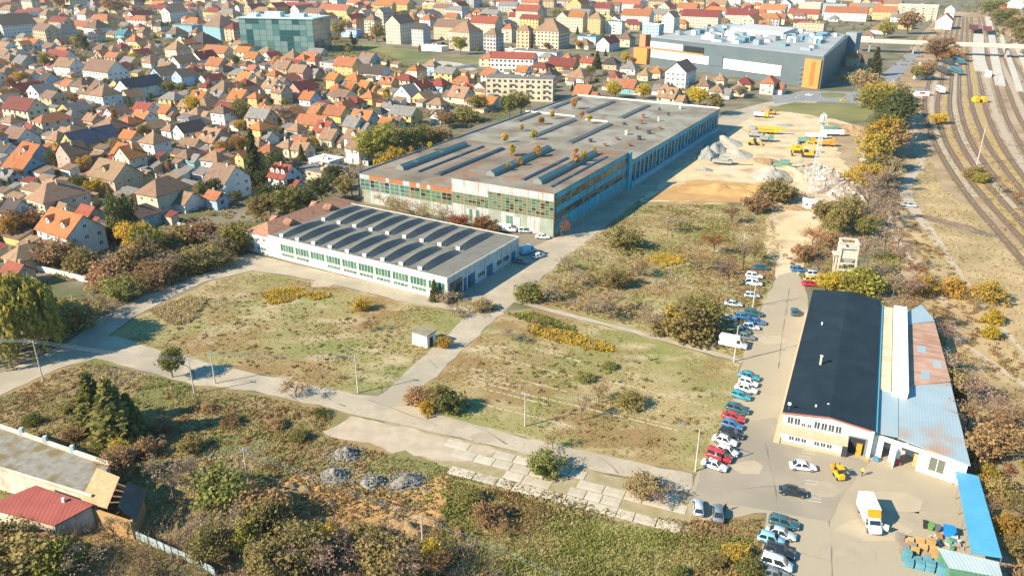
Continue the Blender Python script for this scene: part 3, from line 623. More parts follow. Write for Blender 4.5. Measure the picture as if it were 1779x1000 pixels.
# ---------- white hall with rows of roof lights
WR = D(-30.8); fr = (-16.4, 185.2); L_WH = 62.2; D_WH = 35.2; H_WH = 6.25
wh0 = (fr[0]-L_WH*math.cos(WR), fr[1]-L_WH*math.sin(WR)); WHL = Loc(*wh0, WR)
wh = thing('white_factory_hall', 'long white factory hall with two rows of dark roof lights and tiled annex', 'factory hall', wh0, WR)
m = MB(); m.box(0, L_WH, 0, D_WH, 0, H_WH); m.build('wall', [WHITEWALL], wh)
m = MB(); m.box(-.05, L_WH+.2, -.2, D_WH+.2, H_WH, H_WH+.12); rf = m.build('roof', ROOFGREY, wh)
m = MB(); m.box(-.1, L_WH+.3, -.32, -.2, H_WH-.9, H_WH+.3); m.box(L_WH+.2, L_WH+.36, -.32, D_WH+.3, H_WH-.25, H_WH+.28); m.box(-.1, L_WH+.3, D_WH+.2, D_WH+.34, H_WH-.5, H_WH+.28); m.build('parapet', WHITEWALL, wh)
WHITECAP = mat('white_cap', (.72,.70,.64), rough=.8)
def rooflight(name, x0, y0, x1, h, mats, wl=3.0, wr=2.1, arch=True, z=H_WH+.12, n=10):
    m = MB(); P = []
    for i in range(n+1):
        t = i/n; hh = h*(0.42+0.58*math.sin(math.pi*min(max(t,.0),1))) if arch else h
        y = y0+(x1-y0)*t; P.append(((x0-wl, y, z+.004), (x0, y, z+hh), (x0+.12, y, z+hh-.03), (x0+wr, y, z+.004)))
    for i in range(n):
        a, b = P[i], P[i+1]
        m.poly((a[0], a[1], b[1], b[0]), 0); m.poly((a[1], a[2], b[2], b[1]), 2); m.poly((a[2], a[3], b[3], b[2]), 1)
    m.poly(P[0], 2); m.poly(P[-1][::-1], 2); m.poly([P[0][0], P[-1][0], P[-1][3], P[0][3]], 0)
    o = m.build(name, mats, wh)
    for i in range(1, n, 2):
        a = P[i]; b = MB(); b.bar(Vector(a[2])+Vector((.03,0,.03)), Vector(a[3])+Vector((.03,0,.03)), .10, .06); b.build('glazing_bar', DARKMETAL, o)
    b = MB(); xx = x0-.7; b.box(xx, x0+.55, P[0][0][1]-.45, P[0][0][1]-.01, z, z+h*.42+.25); b.build('end_cap', WHITECAP, o)
    return o
for r in range(2):
    for i in range(9):
        x0 = 4.1+i*6.15; rooflight('roof_light', x0, 1.3+r*17.2, 16.6+r*17.2, 1.25, [ROOFGREY, SKYGLASS, DARKMETAL])
rg = random.Random(3); bay = (L_WH-4.2)/10
for i in range(10):
    x0 = 4.0+i*bay
    panes(wh, 'window', x0+.25, x0+bay-.3, 2.45, 4.75, 5, 1, WHITECAP, [GREENG, GREENG, GREENG2], rg=rg)
    if i != 2: panes(wh, 'window', x0+.5, x0+bay-.5, 1.0, 2.05, 4, 1, WHITECAP, [GREENG2, GREENG, GREENG2, DIRTG], rg=rg)
panes(wh, 'loading_door', .5, 3.6, .05, 4.2, 2, 2, mat('pale_door', (.50,.56,.58), rough=.6), [mat('pale_door_panel', (.55,.60,.62), rough=.6)], t=.12)
# right wall, in shade
m = MB(); m.box(L_WH, L_WH+.08, .02, D_WH-.02, 0, H_WH-.3); m.build('side_wall', SHADEWALL, wh)
for y0, y1, z0, z1, k in ((1.2,6.6,.9,4.4,'g'),(7.4,9.0,.1,3.6,'d'),(9.2,10.4,.1,3.6,'o'),(10.6,12.6,.1,3.7,'d'),(14,17.6,1.3,2.7,'w'),(18.6,19.9,.1,3.2,'d'),(20.1,21.4,.1,3.2,'d'),(23.5,30,1.4,3.0,'w'),(31.5,33.5,.1,2.9,'d')):
    if k in 'gw': panes(wh, 'window', y0, y1, z0, z1, 4, 3 if k == 'g' else 1, WHITECAP if k == 'w' else DARKMETAL, [GREENG, DIRTG, DARKG], rz=math.pi/2, ox=L_WH+.09)
    else: panes(wh, 'door', y0, y1, z0, z1, 1, 1, BLUEDOOR, [BLUEDOOR if k == 'd' else DARKG], rz=math.pi/2, ox=L_WH+.09, t=.12)
for y in (0.05, 8.8, 17.6, 26.4, 35.1): m = MB(); m.box(L_WH+.08, L_WH+.3, y-.25, y+.25, 0, H_WH-.3); m.build('pilaster', SHADEWALL, wh)
# tiled annex
m = MB(); m.box(-9.3, -.02, 0.0, 38, 0, H_WH-.1); m.build('annex_wall', WHITEWALL, wh)
m = MB(); a0, a1, b0, b1, z0, z1 = -9.9, .5, -.6, 38.6, H_WH-.1, H_WH+2.3; e = [(a0,b0,z0),(a1,b0,z0),(a1,b1,z0),(a0,b1,z0)]; r0, r1 = (-4.7, 4.2, z1), (-4.7, 33.5, z1)
m.poly(e[::-1]); m.poly((e[0],e[1],r0)); m.poly((e[1],e[2],r1,r0)); m.poly((e[2],e[3],r1)); m.poly((e[3],e[0],r0,r1)); ar = m.build('annex_roof', TILE, wh)
for (xx, yy, s_) in ((-2.2, 10, 1), (-2.2, 27, 1), (-7.2, 10, -1), (-7.2, 27, -1)):
    m = MB(); z = H_WH+.7; m.poly([(xx,yy-1.9,z+.5),(xx+s_*1.6,yy-1.4,z-.1),(xx+s_*1.6,yy+1.4,z-.1),(xx,yy+1.9,z+.5)]); 
    pk = (xx-s_*.9, yy, z+1.5); fp = (xx+s_*1.75, yy, z+1.25)
    m.poly([(xx-s_*.5,yy-2.2,z+.55),(xx+s_*1.7,yy-1.6,z-.15),fp,pk]); m.poly([(xx-s_*.5,yy+2.2,z+.55),pk,fp,(xx+s_*1.7,yy+1.6,z-.15)]); m.poly([(xx+s_*1.7,yy-1.6,z-.15),(xx+s_*1.7,yy+1.6,z-.15),fp]); m.build('dormer', TILE, ar)
for xx, zz in ((-7.2,1.6),(-4.6,1.6),(-2.3,1.6),(-7.2,4.3),(-4.6,4.3),(-2.3,4.5)): link('window', WIN, wh, (xx, -.001, zz), 0, (1.0, 1, 1.0))
for yy in range(3, 36, 4):
    for zz in (1.7, 4.4): link('window', WIN, wh, (-9.3, yy, zz), -math.pi/2, (1.1, 1, 1.1))
occupy(*WHL.w(26, 18), L_WH+14, 44)

# ---------- derelict big hall
BR = D(-29.3); bfr = (12.8, 233.4); L_BH = 75.2; D_BH = 178.0
bh0 = (bfr[0]-L_BH*math.cos(BR), bfr[1]-L_BH*math.sin(BR)); BHL = Loc(*bh0, BR)
bh = thing('derelict_factory', 'huge derelict factory hall with glazed front and saplings on its flat roof', 'factory hall', bh0, BR)
RUSTROOF = mat('patched_felt_roof', (.205,.17,.125), (.125,.105,.08), scale=0.10, rough=0.95, bump=.01, detail=9, c3=(.235,.21,.165), s3=0.06, streak=((.22,.11,.06), .12, (1,1,1)))
NEWROOF = mat('rear_felt_roof', (.275,.265,.215), (.23,.22,.175), scale=0.08, rough=0.95, detail=9, c3=(.185,.16,.12), s3=.06, streak=((.15,.11,.08), .1, (1,1,1)))
PANELW = mat('pale_cladding', (.42,.45,.44), (.35,.37,.36), scale=.6, rough=.6, stripes=('X', 3, .03), streak=((.36,.22,.13), .8, (2,2,.2)))
PANELG = mat('greenish_cladding', (.28,.33,.27), (.23,.26,.21), scale=.6, rough=.7, stripes=('X', 3, .03), streak=((.30,.20,.12), .8, (2,2,.2)))
PANELR = mat('rust_cladding', (.40,.15,.06), (.30,.12,.05), scale=.8, rough=.85, stripes=('X', 3, .03))
SHADETEAL = mat('shade_teal_cladding', (.05,.40,.50), (.04,.32,.41), scale=.5, rough=.6, stripes=('Y', 3, .03), streak=((.14,.13,.11), .5, (2,2,.25)))  # cladding; its teal is the tint of the shade, put into the base colour
DARKBAND = mat('sooty_glazing', (.085,.08,.06), (.07,.065,.05), scale=.6, rough=.5)
OCHRE = mat('ochre_frame', (.42,.30,.12), (.34,.24,.10), scale=1, rough=.7)
xs = 38.2; y1 = 60.5; hF, hL = 13.8, 10.3
m = MB(); m.box(xs, L_BH, 0, y1, 0, hF); m.build('front_block', PANELG, bh)
m = MB(); m.box(0, xs-.01, 0.0, y1+1.5, 0, hL); m.build('west_block', PANELG, bh)
m = MB(); m.box(0, L_BH, y1+1.51, D_BH, 0, hL-.3); m.build('rear_block', SHADETEAL, bh)
m = MB(); m.box(xs-.2, L_BH+.25, -.25, y1+.2, hF, hF+.15); rfF = m.build('front_roof', RUSTROOF, bh)
m = MB(); m.box(-.25, xs-.21, -.25, y1+1.5, hL, hL+.12); rfL = m.build('west_roof', RUSTROOF, bh)
m = MB(); m.box(-.25, L_BH+.25, y1+1.55, D_BH+.2, hL-.3, hL); rfR = m.build('rear_roof', NEWROOF, bh)
m = MB(); m.box(-.5, -.26, -.2, D_BH+.2, hL-.6, hL+.55); m.build('west_coping', mat('blue_coping', (.10,.22,.32), (.14,.20,.26), scale=.5, rough=.6), bh)
m = MB(); m.box(0, L_BH, D_BH+.2, D_BH+.45, hL-.5, hL+.7); m.build('back_parapet', WHITEWALL, bh)
rg = random.Random(21)
# front facade: west block
nb = 9; bw = xs/nb
for i in range(nb):
    x0 = i*bw
    for k in range(3):
        m = MB(); m.box(x0+bw*k/3+.02, x0+bw*(k+1)/3-.02, -.14, -.005, 8.75, 10.2); m.build('cladding_panel', PANELW if (i in (0,) or rg.random() < .22) else PANELR, bh)
    panes(bh, 'window', x0+.15, x0+bw-.1, 4.7, 8.6, 2, 3, OCHRE if i > 4 else PANELW, [GREENG2, DIRTG, GREENG2, GREENG, DARKG], rg=rg, t=.12)
    m = MB(); m.box(x0+.02, x0+bw-.02, -.10, -.005, .3, 4.5); m.build('cladding_panel', [PANELG, PANELW, PANELW][i % 3], bh)
# front facade: tall block
nb = 8; bw = (L_BH-xs)/nb
for i in range(nb):
    x0 = xs+i*bw; low = i < 3
    m = MB(); m.box(x0+.01, x0+bw-.01, -.22, -.005, 9.4 if low else 11.4, hF-.02); m.build('cladding_panel', PANELW, bh)
    panes(bh, 'window', x0+.05, x0+bw-.05, 5.6, 9.3 if low else 11.3, 3, 4 if low else 6, OCHRE, [DIRTG, DIRTG, GREENG2, GREENG, DARKG], rg=rg, t=.11)
    m = MB(); m.box(x0+.02, x0+bw-.02, -.16, -.005, .2, 5.5); m.build('cladding_panel', [PANELW, PANELG][i % 2], bh)
for x0 in (43.5, 58.5): panes(bh, 'door', x0, x0+5, .1, 4.6, 4, 1, PANELW, [PANELW, GREENG2], y=-.17, rg=rg)
m = MB(); m.box(L_BH, L_BH+.35, -.3, .5, 0, hF); m.build('corner_post', DARKBAND, bh)
# east side, front part: alternating bands
for z0, z1, mt in ((11.9,13.75,SHADETEAL),(9.6,11.85,DARKBAND),(7.4,9.55,SHADETEAL),(5.2,7.35,DARKBAND),(1.6,5.15,SHADETEAL)):
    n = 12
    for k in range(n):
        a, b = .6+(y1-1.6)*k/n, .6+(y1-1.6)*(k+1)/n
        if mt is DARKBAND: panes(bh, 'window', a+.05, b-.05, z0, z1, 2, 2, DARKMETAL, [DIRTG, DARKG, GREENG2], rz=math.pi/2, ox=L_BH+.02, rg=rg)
        elif rg.random() > (.0 if z0 > 7 else .12): m = MB(); m.box(L_BH+.005, L_BH+.12, a+.02, b-.02, z0, z1-(0 if rg.random() > .2 else rg.uniform(.1,.6))); m.build('cladding_panel', SHADETEAL, bh)
m = MB(); m.box(L_BH+.1, L_BH+.9, y1-1.0, y1+1.2, 0, hF+.1); m.build('stair_tower', SHADETEAL, bh)
# east side, rear part: fins and dark glazing
m = MB(); m.box(L_BH+.005, L_BH+.3, y1+1.6, D_BH-.02, 8.4, hL-.32); m.build('fascia', SHADETEAL, bh)
n = 26; b_ = (D_BH-y1-2)/n
for k in range(n):
    a = y1+2+k*b_
    m = MB(); m.box(L_BH+.005, L_BH+.45, a, a+1.3, .2, 8.38); m.build('fin', SHADETEAL, bh)
    panes(bh, 'window', a+1.35, a+b_-.05, 2.2, 8.3, 2, 3, DARKMETAL, [DARKG, DIRTG, DARKG], rz=math.pi/2, ox=L_BH+.02, rg=rg)
m = MB(); m.box(L_BH+.005, L_BH+1.2, y1+2, D_BH-.2, .0, 2.1); m.build('plinth', mat('pale_plinth', (.22,.42,.46), (.18,.34,.38), scale=.4, rough=.8), bh)
# roof monitors
def z7(x, y): return (x/3.847+620, y/3.847+160)
def zl(x, y): return (x/3.847+900, y/3.847+160)
def monitor(p0, p1, w, h, hr, mats, glazed=True):
    a = BHL.px(*p0, hr+h*.5); b = BHL.px(*p1, hr+h*.5); x = (a[0]+b[0])/2; ya, yb = min(a[1], b[1]), max(a[1], b[1])
    top = y1 if hr > 12 else (y1+1 if a[1] < y1 else D_BH-1)
    yb = min(yb, top-.8); z = hr+.15
    m = MB(); m.extr_y([(x-w/2, z), (x+w/2, z), (x+w/2*.85, z+h*.55), (x, z+h), (x-w/2*.85, z+h*.55)], ya, yb, 0); o = m.build('roof_monitor', mats[0], bh)
    if glazed:
        n = max(2, int((yb-ya)/1.8))
        key = ('mp', mats[1].name)
        for i in range(n):
            if rg.random() < .10: continue
            u0, u1 = ya+(yb-ya)*i/n+.08, ya+(yb-ya)*(i+1)/n-.08
            q = MB(); q.poly([(x+w/2*.87, u0, z+h*.57+.03), (x+w/2*.87, u1, z+h*.57+.03), (x+.05, u1, z+h+.01), (x+.05, u0, z+h+.01)]); q.poly([(x+w/2+.02, u0, z+.1), (x+w/2+.02, u1, z+.1), (x+w/2*.87+.02, u1, z+h*.55), (x+w/2*.87+.02, u0, z+h*.55)]); q.build('pane', mats[1], o)
    return o
TEALG = glassmat('teal_wired_glass', (.05,.13,.135), .35); MONG = mat('monitor_felt', (.11,.12,.125), (.085,.09,.095), scale=.8, rough=.8); MONL = mat('monitor_steel', (.20,.20,.18), rough=.7)
monitor(z7(285,505), z7(720,345), 3.4, 1.9, hL, (MONL, TEALG))
monitor(z7(548,555), z7(960,375), 3.0, .7, hL, (DARKBAND, DARKG)); monitor(z7(420,535), z7(830,362), 1.8, .5, hL, (MONG, DARKG)); monitor(z7(1110,590), z7(1400,440), 2.0, .5, hF, (MONG, DARKG)); monitor(zl(250,640), zl(560,430), 1.6, .4, hF, (MONG, DARKG)); monitor(z7(700,552), z7(1195,345), 1.4, .7, hL, (MONG, TEALG))
monitor(z7(890,545), z7(1280,372), 3.4, 1.9, hF, (MONL, TEALG)); monitor(zl(150,600), zl(490,402), 3.2, 1.9, hF, (MONL, TEALG))
for a, b in (((340,340),(610,215)),((100,300),(370,185)),((690,175),(860,90)),((440,140),(640,65)),((230,110),(400,40)),((0,195),(130,140))): monitor(zl(*a), zl(*b), 3.6, 1.0, hL-.3, (MONG, MONG), False)
for a, b in (((50,130),(370,170)),((450,185),(600,200)),((400,368),(690,408))):
    p, q = BHL.px(*zl(*a), hL), BHL.px(*zl(*b), hL); m = MB(); m.box(min(p[0],q[0]), min(max(p[0],q[0]), L_BH), p[1]-.2, p[1]+.2, hL-.05, hL+.55); m.build('fire_wall', WHITEWALL, bh)
for p in ((1085,105),(945,115),(1005,150),(835,165),(940,185),(820,205),(710,210),(795,240),(945,240),(725,275),(875,270),(660,310),(485,325),(810,310),(580,350),(740,350)):
    a = BHL.px(*zl(*p), hL+.6); s_ = rg.uniform(.35,.6); hh = rg.uniform(.8,1.7); m = MB(); m.box(a[0]-s_,a[0]+s_,a[1]-s_,a[1]+s_,hL-.02,hL+hh,0); m.box(a[0]-s_*1.4,a[0]+s_*1.4,a[1]-s_*1.4,a[1]+s_*1.4,hL+hh,hL+hh+.15,0); m.build('roof_vent', [RUST, CONC_L, DARKMETAL][rg.randint(0,2)], bh)
occupy(*BHL.w(L_BH/2, D_BH/2), L_BH+10, D_BH+8)

# ---------- warehouse on the right
RR = D(-24.0); HR = 5.3; ro = G(1363,716,HR); RWL = Loc(*ro, RR)
rw = thing('warehouse', 'white warehouse with wide dark roof and patchwork of blue and rusty annex roofs', 'warehouse', ro, RR)
WHW = mat('warehouse_white', (.72,.69,.63), (.66,.62,.55), scale=.4, rough=.85, streak=((.62,.55,.46), .6, (1.5,1.5,.3)))
DARKROOF = mat('charcoal_membrane', (.011,.022,.030), (.015,.028,.037), scale=.25, rough=.75, spec=.2, streak=((.02,.034,.043), .2, (1,1,1)))
LBLUE = mat('pale_blue_sheet', (.25,.345,.385), (.29,.375,.41), scale=.2, rough=.5, stripes=('Y', 2, .02), streak=((.33,.36,.36), .15, (1,1,1)))
LBLUE2 = mat('pale_blue_sheet_b', (.27,.355,.39), (.31,.39,.42), scale=.2, rough=.5, stripes=('X', 2, .02), streak=((.36,.24,.17), .13, (1,1,1)))
CREAM = mat('cream_sheet', (.62,.52,.36), (.54,.44,.29), scale=.4, rough=.7, streak=((.40,.33,.22), .3, (1,3,1)))
RUSTR = mat('rusty_sheet', (.36,.20,.135), (.44,.29,.215), scale=.35, rough=.8, stripes=('Y', 1.6, .05), streak=((.26,.13,.08), .5, (.3,2,1)))
TAN = mat('tan_ledge', (.50,.375,.25), (.44,.325,.21), scale=.6, rough=.8); WHITESHEET = mat('white_sheet', (.78,.80,.80), (.72,.74,.74), scale=.3, rough=.5, stripes=('X', 1, .01))
wR = 14.9; dR = 60.5; zr = HR+.9; xm = 7.5
m = MB(); m.extr_y([(0,0),(wR,0),(wR,HR),(xm,zr),(0,HR)], 0, dR); m.build('wall', WHW, rw)
m = MB(); m.extr_y([(-.35,HR-.02),(xm,zr+.02),(wR+.1,HR+.0),(wR+.1,HR+.18),(xm,zr+.22),(-.35,HR+.16)], -.35, dR+.3); rwr = m.build('roof', DARKROOF, rw)
m = MB(); m.bar((-.4,-.38,HR+.06),(xm,-.38,zr+.12),.06,.26); m.bar((xm,-.38,zr+.12),(wR+.1,-.38,HR+.08),.06,.26); m.build('eaves_trim', mat('red_trim', (.36,.12,.08), rough=.7), rw)
m = MB(); m.box(4.2,4.6,20,20.4,HR+.5,HR+2.6); m.box(4.1,4.7,19.9,20.5,HR+2.6,HR+2.75); m.build('roof_flue', CONC_L, rwr)
for q in ((5.0,3.0),(7.0,4.4),(3.2,40)): MB().box(q[0]-.15,q[0]+.15,q[1]-.15,q[1]+.15,HR+.4,HR+1.15).build('roof_vent', WHITECAP, rwr)
# patch seams of the membrane: individual sheets laid on the slopes
seam = MB().box(-.5,.5,-.5,.5,0,1).mesh('roofing_sheet', DARKROOF)
for i in range(12):
    o = link('roofing_seam', seam, rwr, (3.55,2.5+i*5,HR+.61), 0, (7.8,.09,.02)); o.rotation_euler = (0, -math.atan2(.92, 8.25), 0)
    o = link('roofing_seam', seam, rwr, (11.25,2.5+i*5,HR+.60), 0, (7.4,.09,.02)); o.rotation_euler = (0, math.atan2(.92, 7.8), 0)
# upper floor windows
for u, w_, h_, z in ((1.2,1.1,1.65,4.0),(2.4,1.1,1.65,4.0),(3.5,.8,.8,3.6),(4.5,.8,.8,3.6),(5.75,1.1,1.65,4.1),(6.95,1.1,1.65,4.1),(8.15,1.1,1.65,4.1),(9.35,1.1,1.65,4.1)): link('window', WIN, rw, (u, -.002, z), 0, (w_, 1, h_))
# ground floor annex in front
m = MB(); m.box(.3, 10.4, -2.0, -.01, 0, 2.45); m.build('annex_wall', WHW, rw)
m = MB(); m.box(.28, 10.42, -2.03, -1.99, 0, .7); m.build('annex_plinth', TAN, rw)
m = MB(); m.extr_x([(-2.35,2.45),(-.02,2.75),(-.02,2.95),(-2.35,2.6)], -.5, 11.2); m.build('annex_roof', TAN, rw)
m = MB(); m.box(-1.1, -.02, -2.2, dR-3, 0, .2); m.build('side_walkway', TAN, rw)
for u in (1.9,2.95,4.0,6.2,7.25,8.3): link('window', WIN, rw, (u, -2.002, 1.6), 0, (.95, 1, .95))
m = MB(); m.box(10.45, 11.3, -1.9, -1.8, 0, 2.4); m.build('annex_door', DARKMETAL, rw)
# loading door: shade of the inside put into a flat panel's colour, with goods
m = MB(); m.box(11.3, 14.0, -.04, -.005, .05, 3.2); m.build('door_shade_panel', mat('interior_shade', (.03,.03,.032), rough=.9), rw)
m = MB(); m.box(11.05,11.3,-.25,-.001,0,3.4); m.box(14.0,14.2,-.25,-.001,0,3.4); m.box(11.05,14.2,-.25,-.001,3.4,3.6); m.build('door_frame', METAL, rw)
m = MB(); m.box(12.7,13.6,-.4,-.06,.05,2.3); m.build('orange_shutter', mat('orange_paint', (.65,.28,.04), rough=.6), rw)
m = MB(); m.box(14.6, 15.05, -.5, 0, 0, HR+.1); m.build('corner_pier', WHW, rw)
m = MB(); m.box(wR+.02, wR+.62, .3, dR-2, HR-.9, HR-.12); m.build('shade_strip', mat('shade_teal', (.10,.30,.36), rough=.5), rw)  # strip under the eave with the teal shade put into its colour
def pxslab(name, pts, h, mt, base=None, thick=.18, parent=rw, loc=RWL, slope=None):
    P = [loc.px(x, y, h) for x, y in pts]
    if sum(P[i][0]*P[(i+1)%len(P)][1]-P[(i+1)%len(P)][0]*P[i][1] for i in range(len(P))) < 0: P = P[::-1]
    m = MB(); m.prism(P, h-thick, h); o = m.build(name, mt, parent)
    if base is not None:
        c = Vector((sum(p[0] for p in P)/len(P), sum(p[1] for p in P)/len(P))); Q = [tuple(c+(Vector(p)-c)*.97) for p in P]
        m = MB(); m.prism(Q, 0, h-thick-.003); m.build('annex_wall', base, parent)
    return o
x_a = wR+.55
def lbox(name, x0, x1, y0, y1_, h, mt, base=WHW, zt=.16, sk=0.0):
    m = MB(); m.prism([(x0,y0),(x1,y0),(x1,y1_),(x0,y1_)], h-zt, h); m.build(name, mt, rw)
    if base: m = MB(); m.box(x0+.06, x1-.06, y0+sk, y1_-.1, 0, h-zt-.003); m.build('annex_wall', base, rw)
lbox('cream_roof', 15.55, 17.6, 17.2, 58.5, 4.9, CREAM)
lbox('white_roof', 17.7, 20.5, 15.6, 57.5, 6.0, WHITESHEET)
lbox('blue_roof', 15.55, 18.9, 1.0, 17.1, 4.6, LBLUE, sk=3)
# rusty and pale blue roofs follow the slanting plot line
E1 = RWL.px(1651.5,663,4.6); E0 = RWL.px(1686,809,4.4); E2 = RWL.px(1623.7,558,4.8); E3 = RWL.px(1573,534,4.8); E4 = RWL.px(1571.9,521.7,4.8)
def lpoly(name, P, h, mt, base=True, back=0.0):
    m = MB(); m.prism(P, h-.16, h); m.build(name, mt, rw)
    if base: Q = [(p[0]-(.1 if p[0] > 22 else -.08), p[1]+(back if p[1] < 3 else 0)) for p in P]; m = MB(); m.prism(Q, 0, h-.163); m.build('annex_wall', WHW, rw)
lpoly('blue_roof', [(18.95, .8), E0, E1, (20.6, 20.6), (20.6, 15.4), (18.95, 15.4)], 4.5, LBLUE2, back=3.2)
lpoly('rusty_roof', [(20.6, 20.7), (E1[0], E1[1]+.05), (E2[0], E2[1]), (20.6, 50)], 4.75, RUSTR)
lpoly('blue_end_roof', [(20.6, 50.1), (E2[0], E2[1]+.1), (E2[0]-2.5, E2[1]+9), (20.6, 57)], 4.9, LBLUE)
for (x0, y0) in ((23.0, 25), (22.6, 37), (25.3, 31)):
    m = MB(); m.box(x0,x0+1.6,y0,y0+3.2,4.755,4.80); m.build('roof_light', LBLUE, rw)
# front of the blue annexes: piers, lintel, open bays
e0 = Vector((15.2, .75)); e1 = Vector((E0[0]-.3, E0[1]+.35)); fd = (e1-e0); fl_ = fd.length; fd.normalize(); fn = Vector((-fd.y, fd.x))
def fwall(u0, u1, z0, z1, mt=WHW, dep=.35, off=0.0, name='front_wall'):
    P = [e0+fd*u0+fn*off, e0+fd*u1+fn*off, e0+fd*u1+fn*(dep+off), e0+fd*u0+fn*(dep+off)]; m = MB(); m.prism([tuple(p) for p in P], z0, z1); m.build(name, mt, rw)
fwall(0, fl_, 3.55, 4.28, name='lintel'); fwall(0, 1.7, 0, 3.5); fwall(2.9, 4.6, 0, 3.5); fwall(7.4, 9.0, 0, 3.5); fwall(9.0, 12.0, 0, .9); fwall(11.7, fl_, 0, 3.5)
fwall(9.2, 11.6, 1.0, 3.4, DIRTG, .05, .1, 'shop_window'); fwall(4.0, 4.15, 0, 3.2, WHITESHEET, 1.8, -1.8, 'open_door_leaf'); fwall(6.6, 7.3, .0, 2.4, mat('wood_boards', (.50,.33,.15), (.42,.27,.12), scale=2, rough=.8), .2, 1.2, 'board_stack')
fwall(9.1,9.2,1.0,3.4,WHITECAP,.2,.0,'window_frame'); fwall(10.35,10.45,1.0,3.4,WHITECAP,.2,.0,'window_frame'); fwall(11.55,11.65,1.0,3.4,WHITECAP,.2,.0,'window_frame')
# ---------- blue canopy and small sheds on the right edge
bc = thing('blue_canopy', 'long bright blue lean-to canopy along the yard fence', 'canopy', G(1690,900))
BL = mat('bright_blue_sheet', (.085,.31,.48), (.07,.27,.43), scale=.3, rough=.45, stripes=('Y', 2, .03))
bx, by = bc.location.x, bc.location.y
def quadroof(root, name, pts, hs, mt, th=.1):
    P = [(G(x, y, h)[0]-root.location.x, G(x, y, h)[1]-root.location.y) for (x, y), h in zip(pts, hs)]
    hs = list(hs)
    if sum(P[i][0]*P[(i+1)%len(P)][1]-P[(i+1)%len(P)][0]*P[i][1] for i in range(len(P))) < 0: P = P[::-1]; hs = hs[::-1]
    m = MB(); m.prism(P, [h-th for h in hs], hs); m.build(name, mt, root); return P
P = quadroof(bc, 'roof', [(1660,817),(1700,826),(1741,968),(1688,960)], [2.7,3.1,3.1,2.7], BL)
for i in range(6):
    for (a, b, h) in ((P[0], P[3], 2.7), (P[1], P[2], 3.0)):
        t = i/5; q = (a[0]+(b[0]-a[0])*t, a[1]+(b[1]-a[1])*t); MB().tube((q[0]*.985,q[1]*.985,0),(q[0]*.985,q[1]*.985,h-.12),.06).build('post', METAL, bc)
gs = thing('green_shed', 'low shed with grey sheet roof and green wall, bottom right corner', 'shed', G(1685,985))
P = quadroof(gs, 'roof', [(1629,950),(1735,975),(1742,1002),(1650,985)], [3.0,3.0,2.5,2.5], mat('grey_sheet', (.36,.42,.43), (.30,.36,.37), scale=.3, rough=.6, stripes=('X', 2, .03)))
c = Vector((sum(p[0] for p in P)/4, sum(p[1] for p in P)/4)); m = MB(); m.prism([tuple(c+(Vector(p)-c)*.93) for p in P], 0, 2.36); m.build('wall', mat('green_boards', (.06,.16,.10), (.09,.20,.12), scale=1.5, rough=.8), gs)

# ---------- mall
mf = G(1424,155); ml = G(1128,112); MR = math.atan2(mf[1]-ml[1], mf[0]-ml[0]); ML = Loc(*ml, MR)
mall = thing('shopping_mall', 'long grey shopping mall with orange corner tower and cluttered white roof', 'shopping mall', ml, MR)
MG = mat('mall_grey_cladding', (.105,.13,.14), (.09,.115,.125), scale=.1, rough=.5, stripes=('X', .25, .05)); MW = mat('mall_white_banner', (.78,.75,.70), rough=.7); MO = mat('mall_orange', (.56,.23,.06), (.50,.20,.05), scale=.3, rough=.7); MD = mat('mall_dark_side', (.10,.13,.15), rough=.5)
mL = math.hypot(mf[0]-ml[0], mf[1]-ml[1]); mH = 19.5
bk = ML.px(1476,61,mH); bl_ = ML.px(1240,43,mH)
m = MB(); m.prism([(0,0),(mL,0),(mL+bk[0]-mL,bk[1]),(bl_[0],bk[1]+2)], 0, mH); m.build('wall', MG, mall)
m = MB(); m.prism([(1,1.2),(mL-1.5,1.2),(bk[0]-2,bk[1]-2),(bl_[0]+2,bk[1]-1)], mH, mH+.3); m.build('roof', mat('mall_roof', (.34,.34,.32), (.26,.27,.26), scale=.05, rough=.8, c3=(.30,.32,.33), s3=.03), mall)
def mpanel(name, px0, px1, z0, z1, mt, out=.4):
    a = ML.px(px0, 130, 8)[0]; 
    return a
def uat(px):   # position along the front wall seen at pixel column px (mid height)
    lo, hi = 0, mL
    for _ in range(40):
        mid = (lo+hi)/2; w_ = ML.w(mid, 0)
        if PXof(w_[0], w_[1], 10)[0] < px: lo = mid
        else: hi = mid
    return lo
for a, b, z0, z1, mt, out, nm in ((1132,1232,5.5,11,MW,.5,'banner'),(1258,1358,4.5,11,MW,.5,'banner'),(1234,1256,5.5,12.5,MD,.4,'sign_panel'),(1129,1222,11.3,12.2,MO,.45,'orange_band'),(1129,1186,12.5,17,mat('mall_pale', (.42,.42,.42), rough=.6),.4,'pale_panel'),(1188,1222,12.6,16.5,DARKG,.4,'window'),(1398,1426,0,17.5,MO,1.2,'orange_tower')):
    u0, u1 = uat(a), uat(b); m = MB(); m.box(u0, u1, -out, -.01, z0, z1); m.build(nm, mt, mall)
rg = random.Random(8); u0, u1 = uat(1410), uat(1417)
m = MB(); m.box(u0, u1, -1.35, -1.2, 1.5, 16); m.build('tower_lettering', mat('mall_orange_dark', (.40,.13,.04), rough=.7), mall)
for z in (2,5,8,11): m = MB(); m.box(uat(1391), uat(1397), -1.2, -.01, z, z+.3); m.build('stair_landing', METAL, mall)
m = MB(); q = ML.px(1108,112,0); m.box(-14,-.5,-3,8,0,11.5); m.build('orange_wing', MO, mall)
m = MB(); m.box(-17,-11,6,12,0,20); m.build('orange_chimney', mat('mall_brick', (.48,.20,.10), rough=.8), mall)
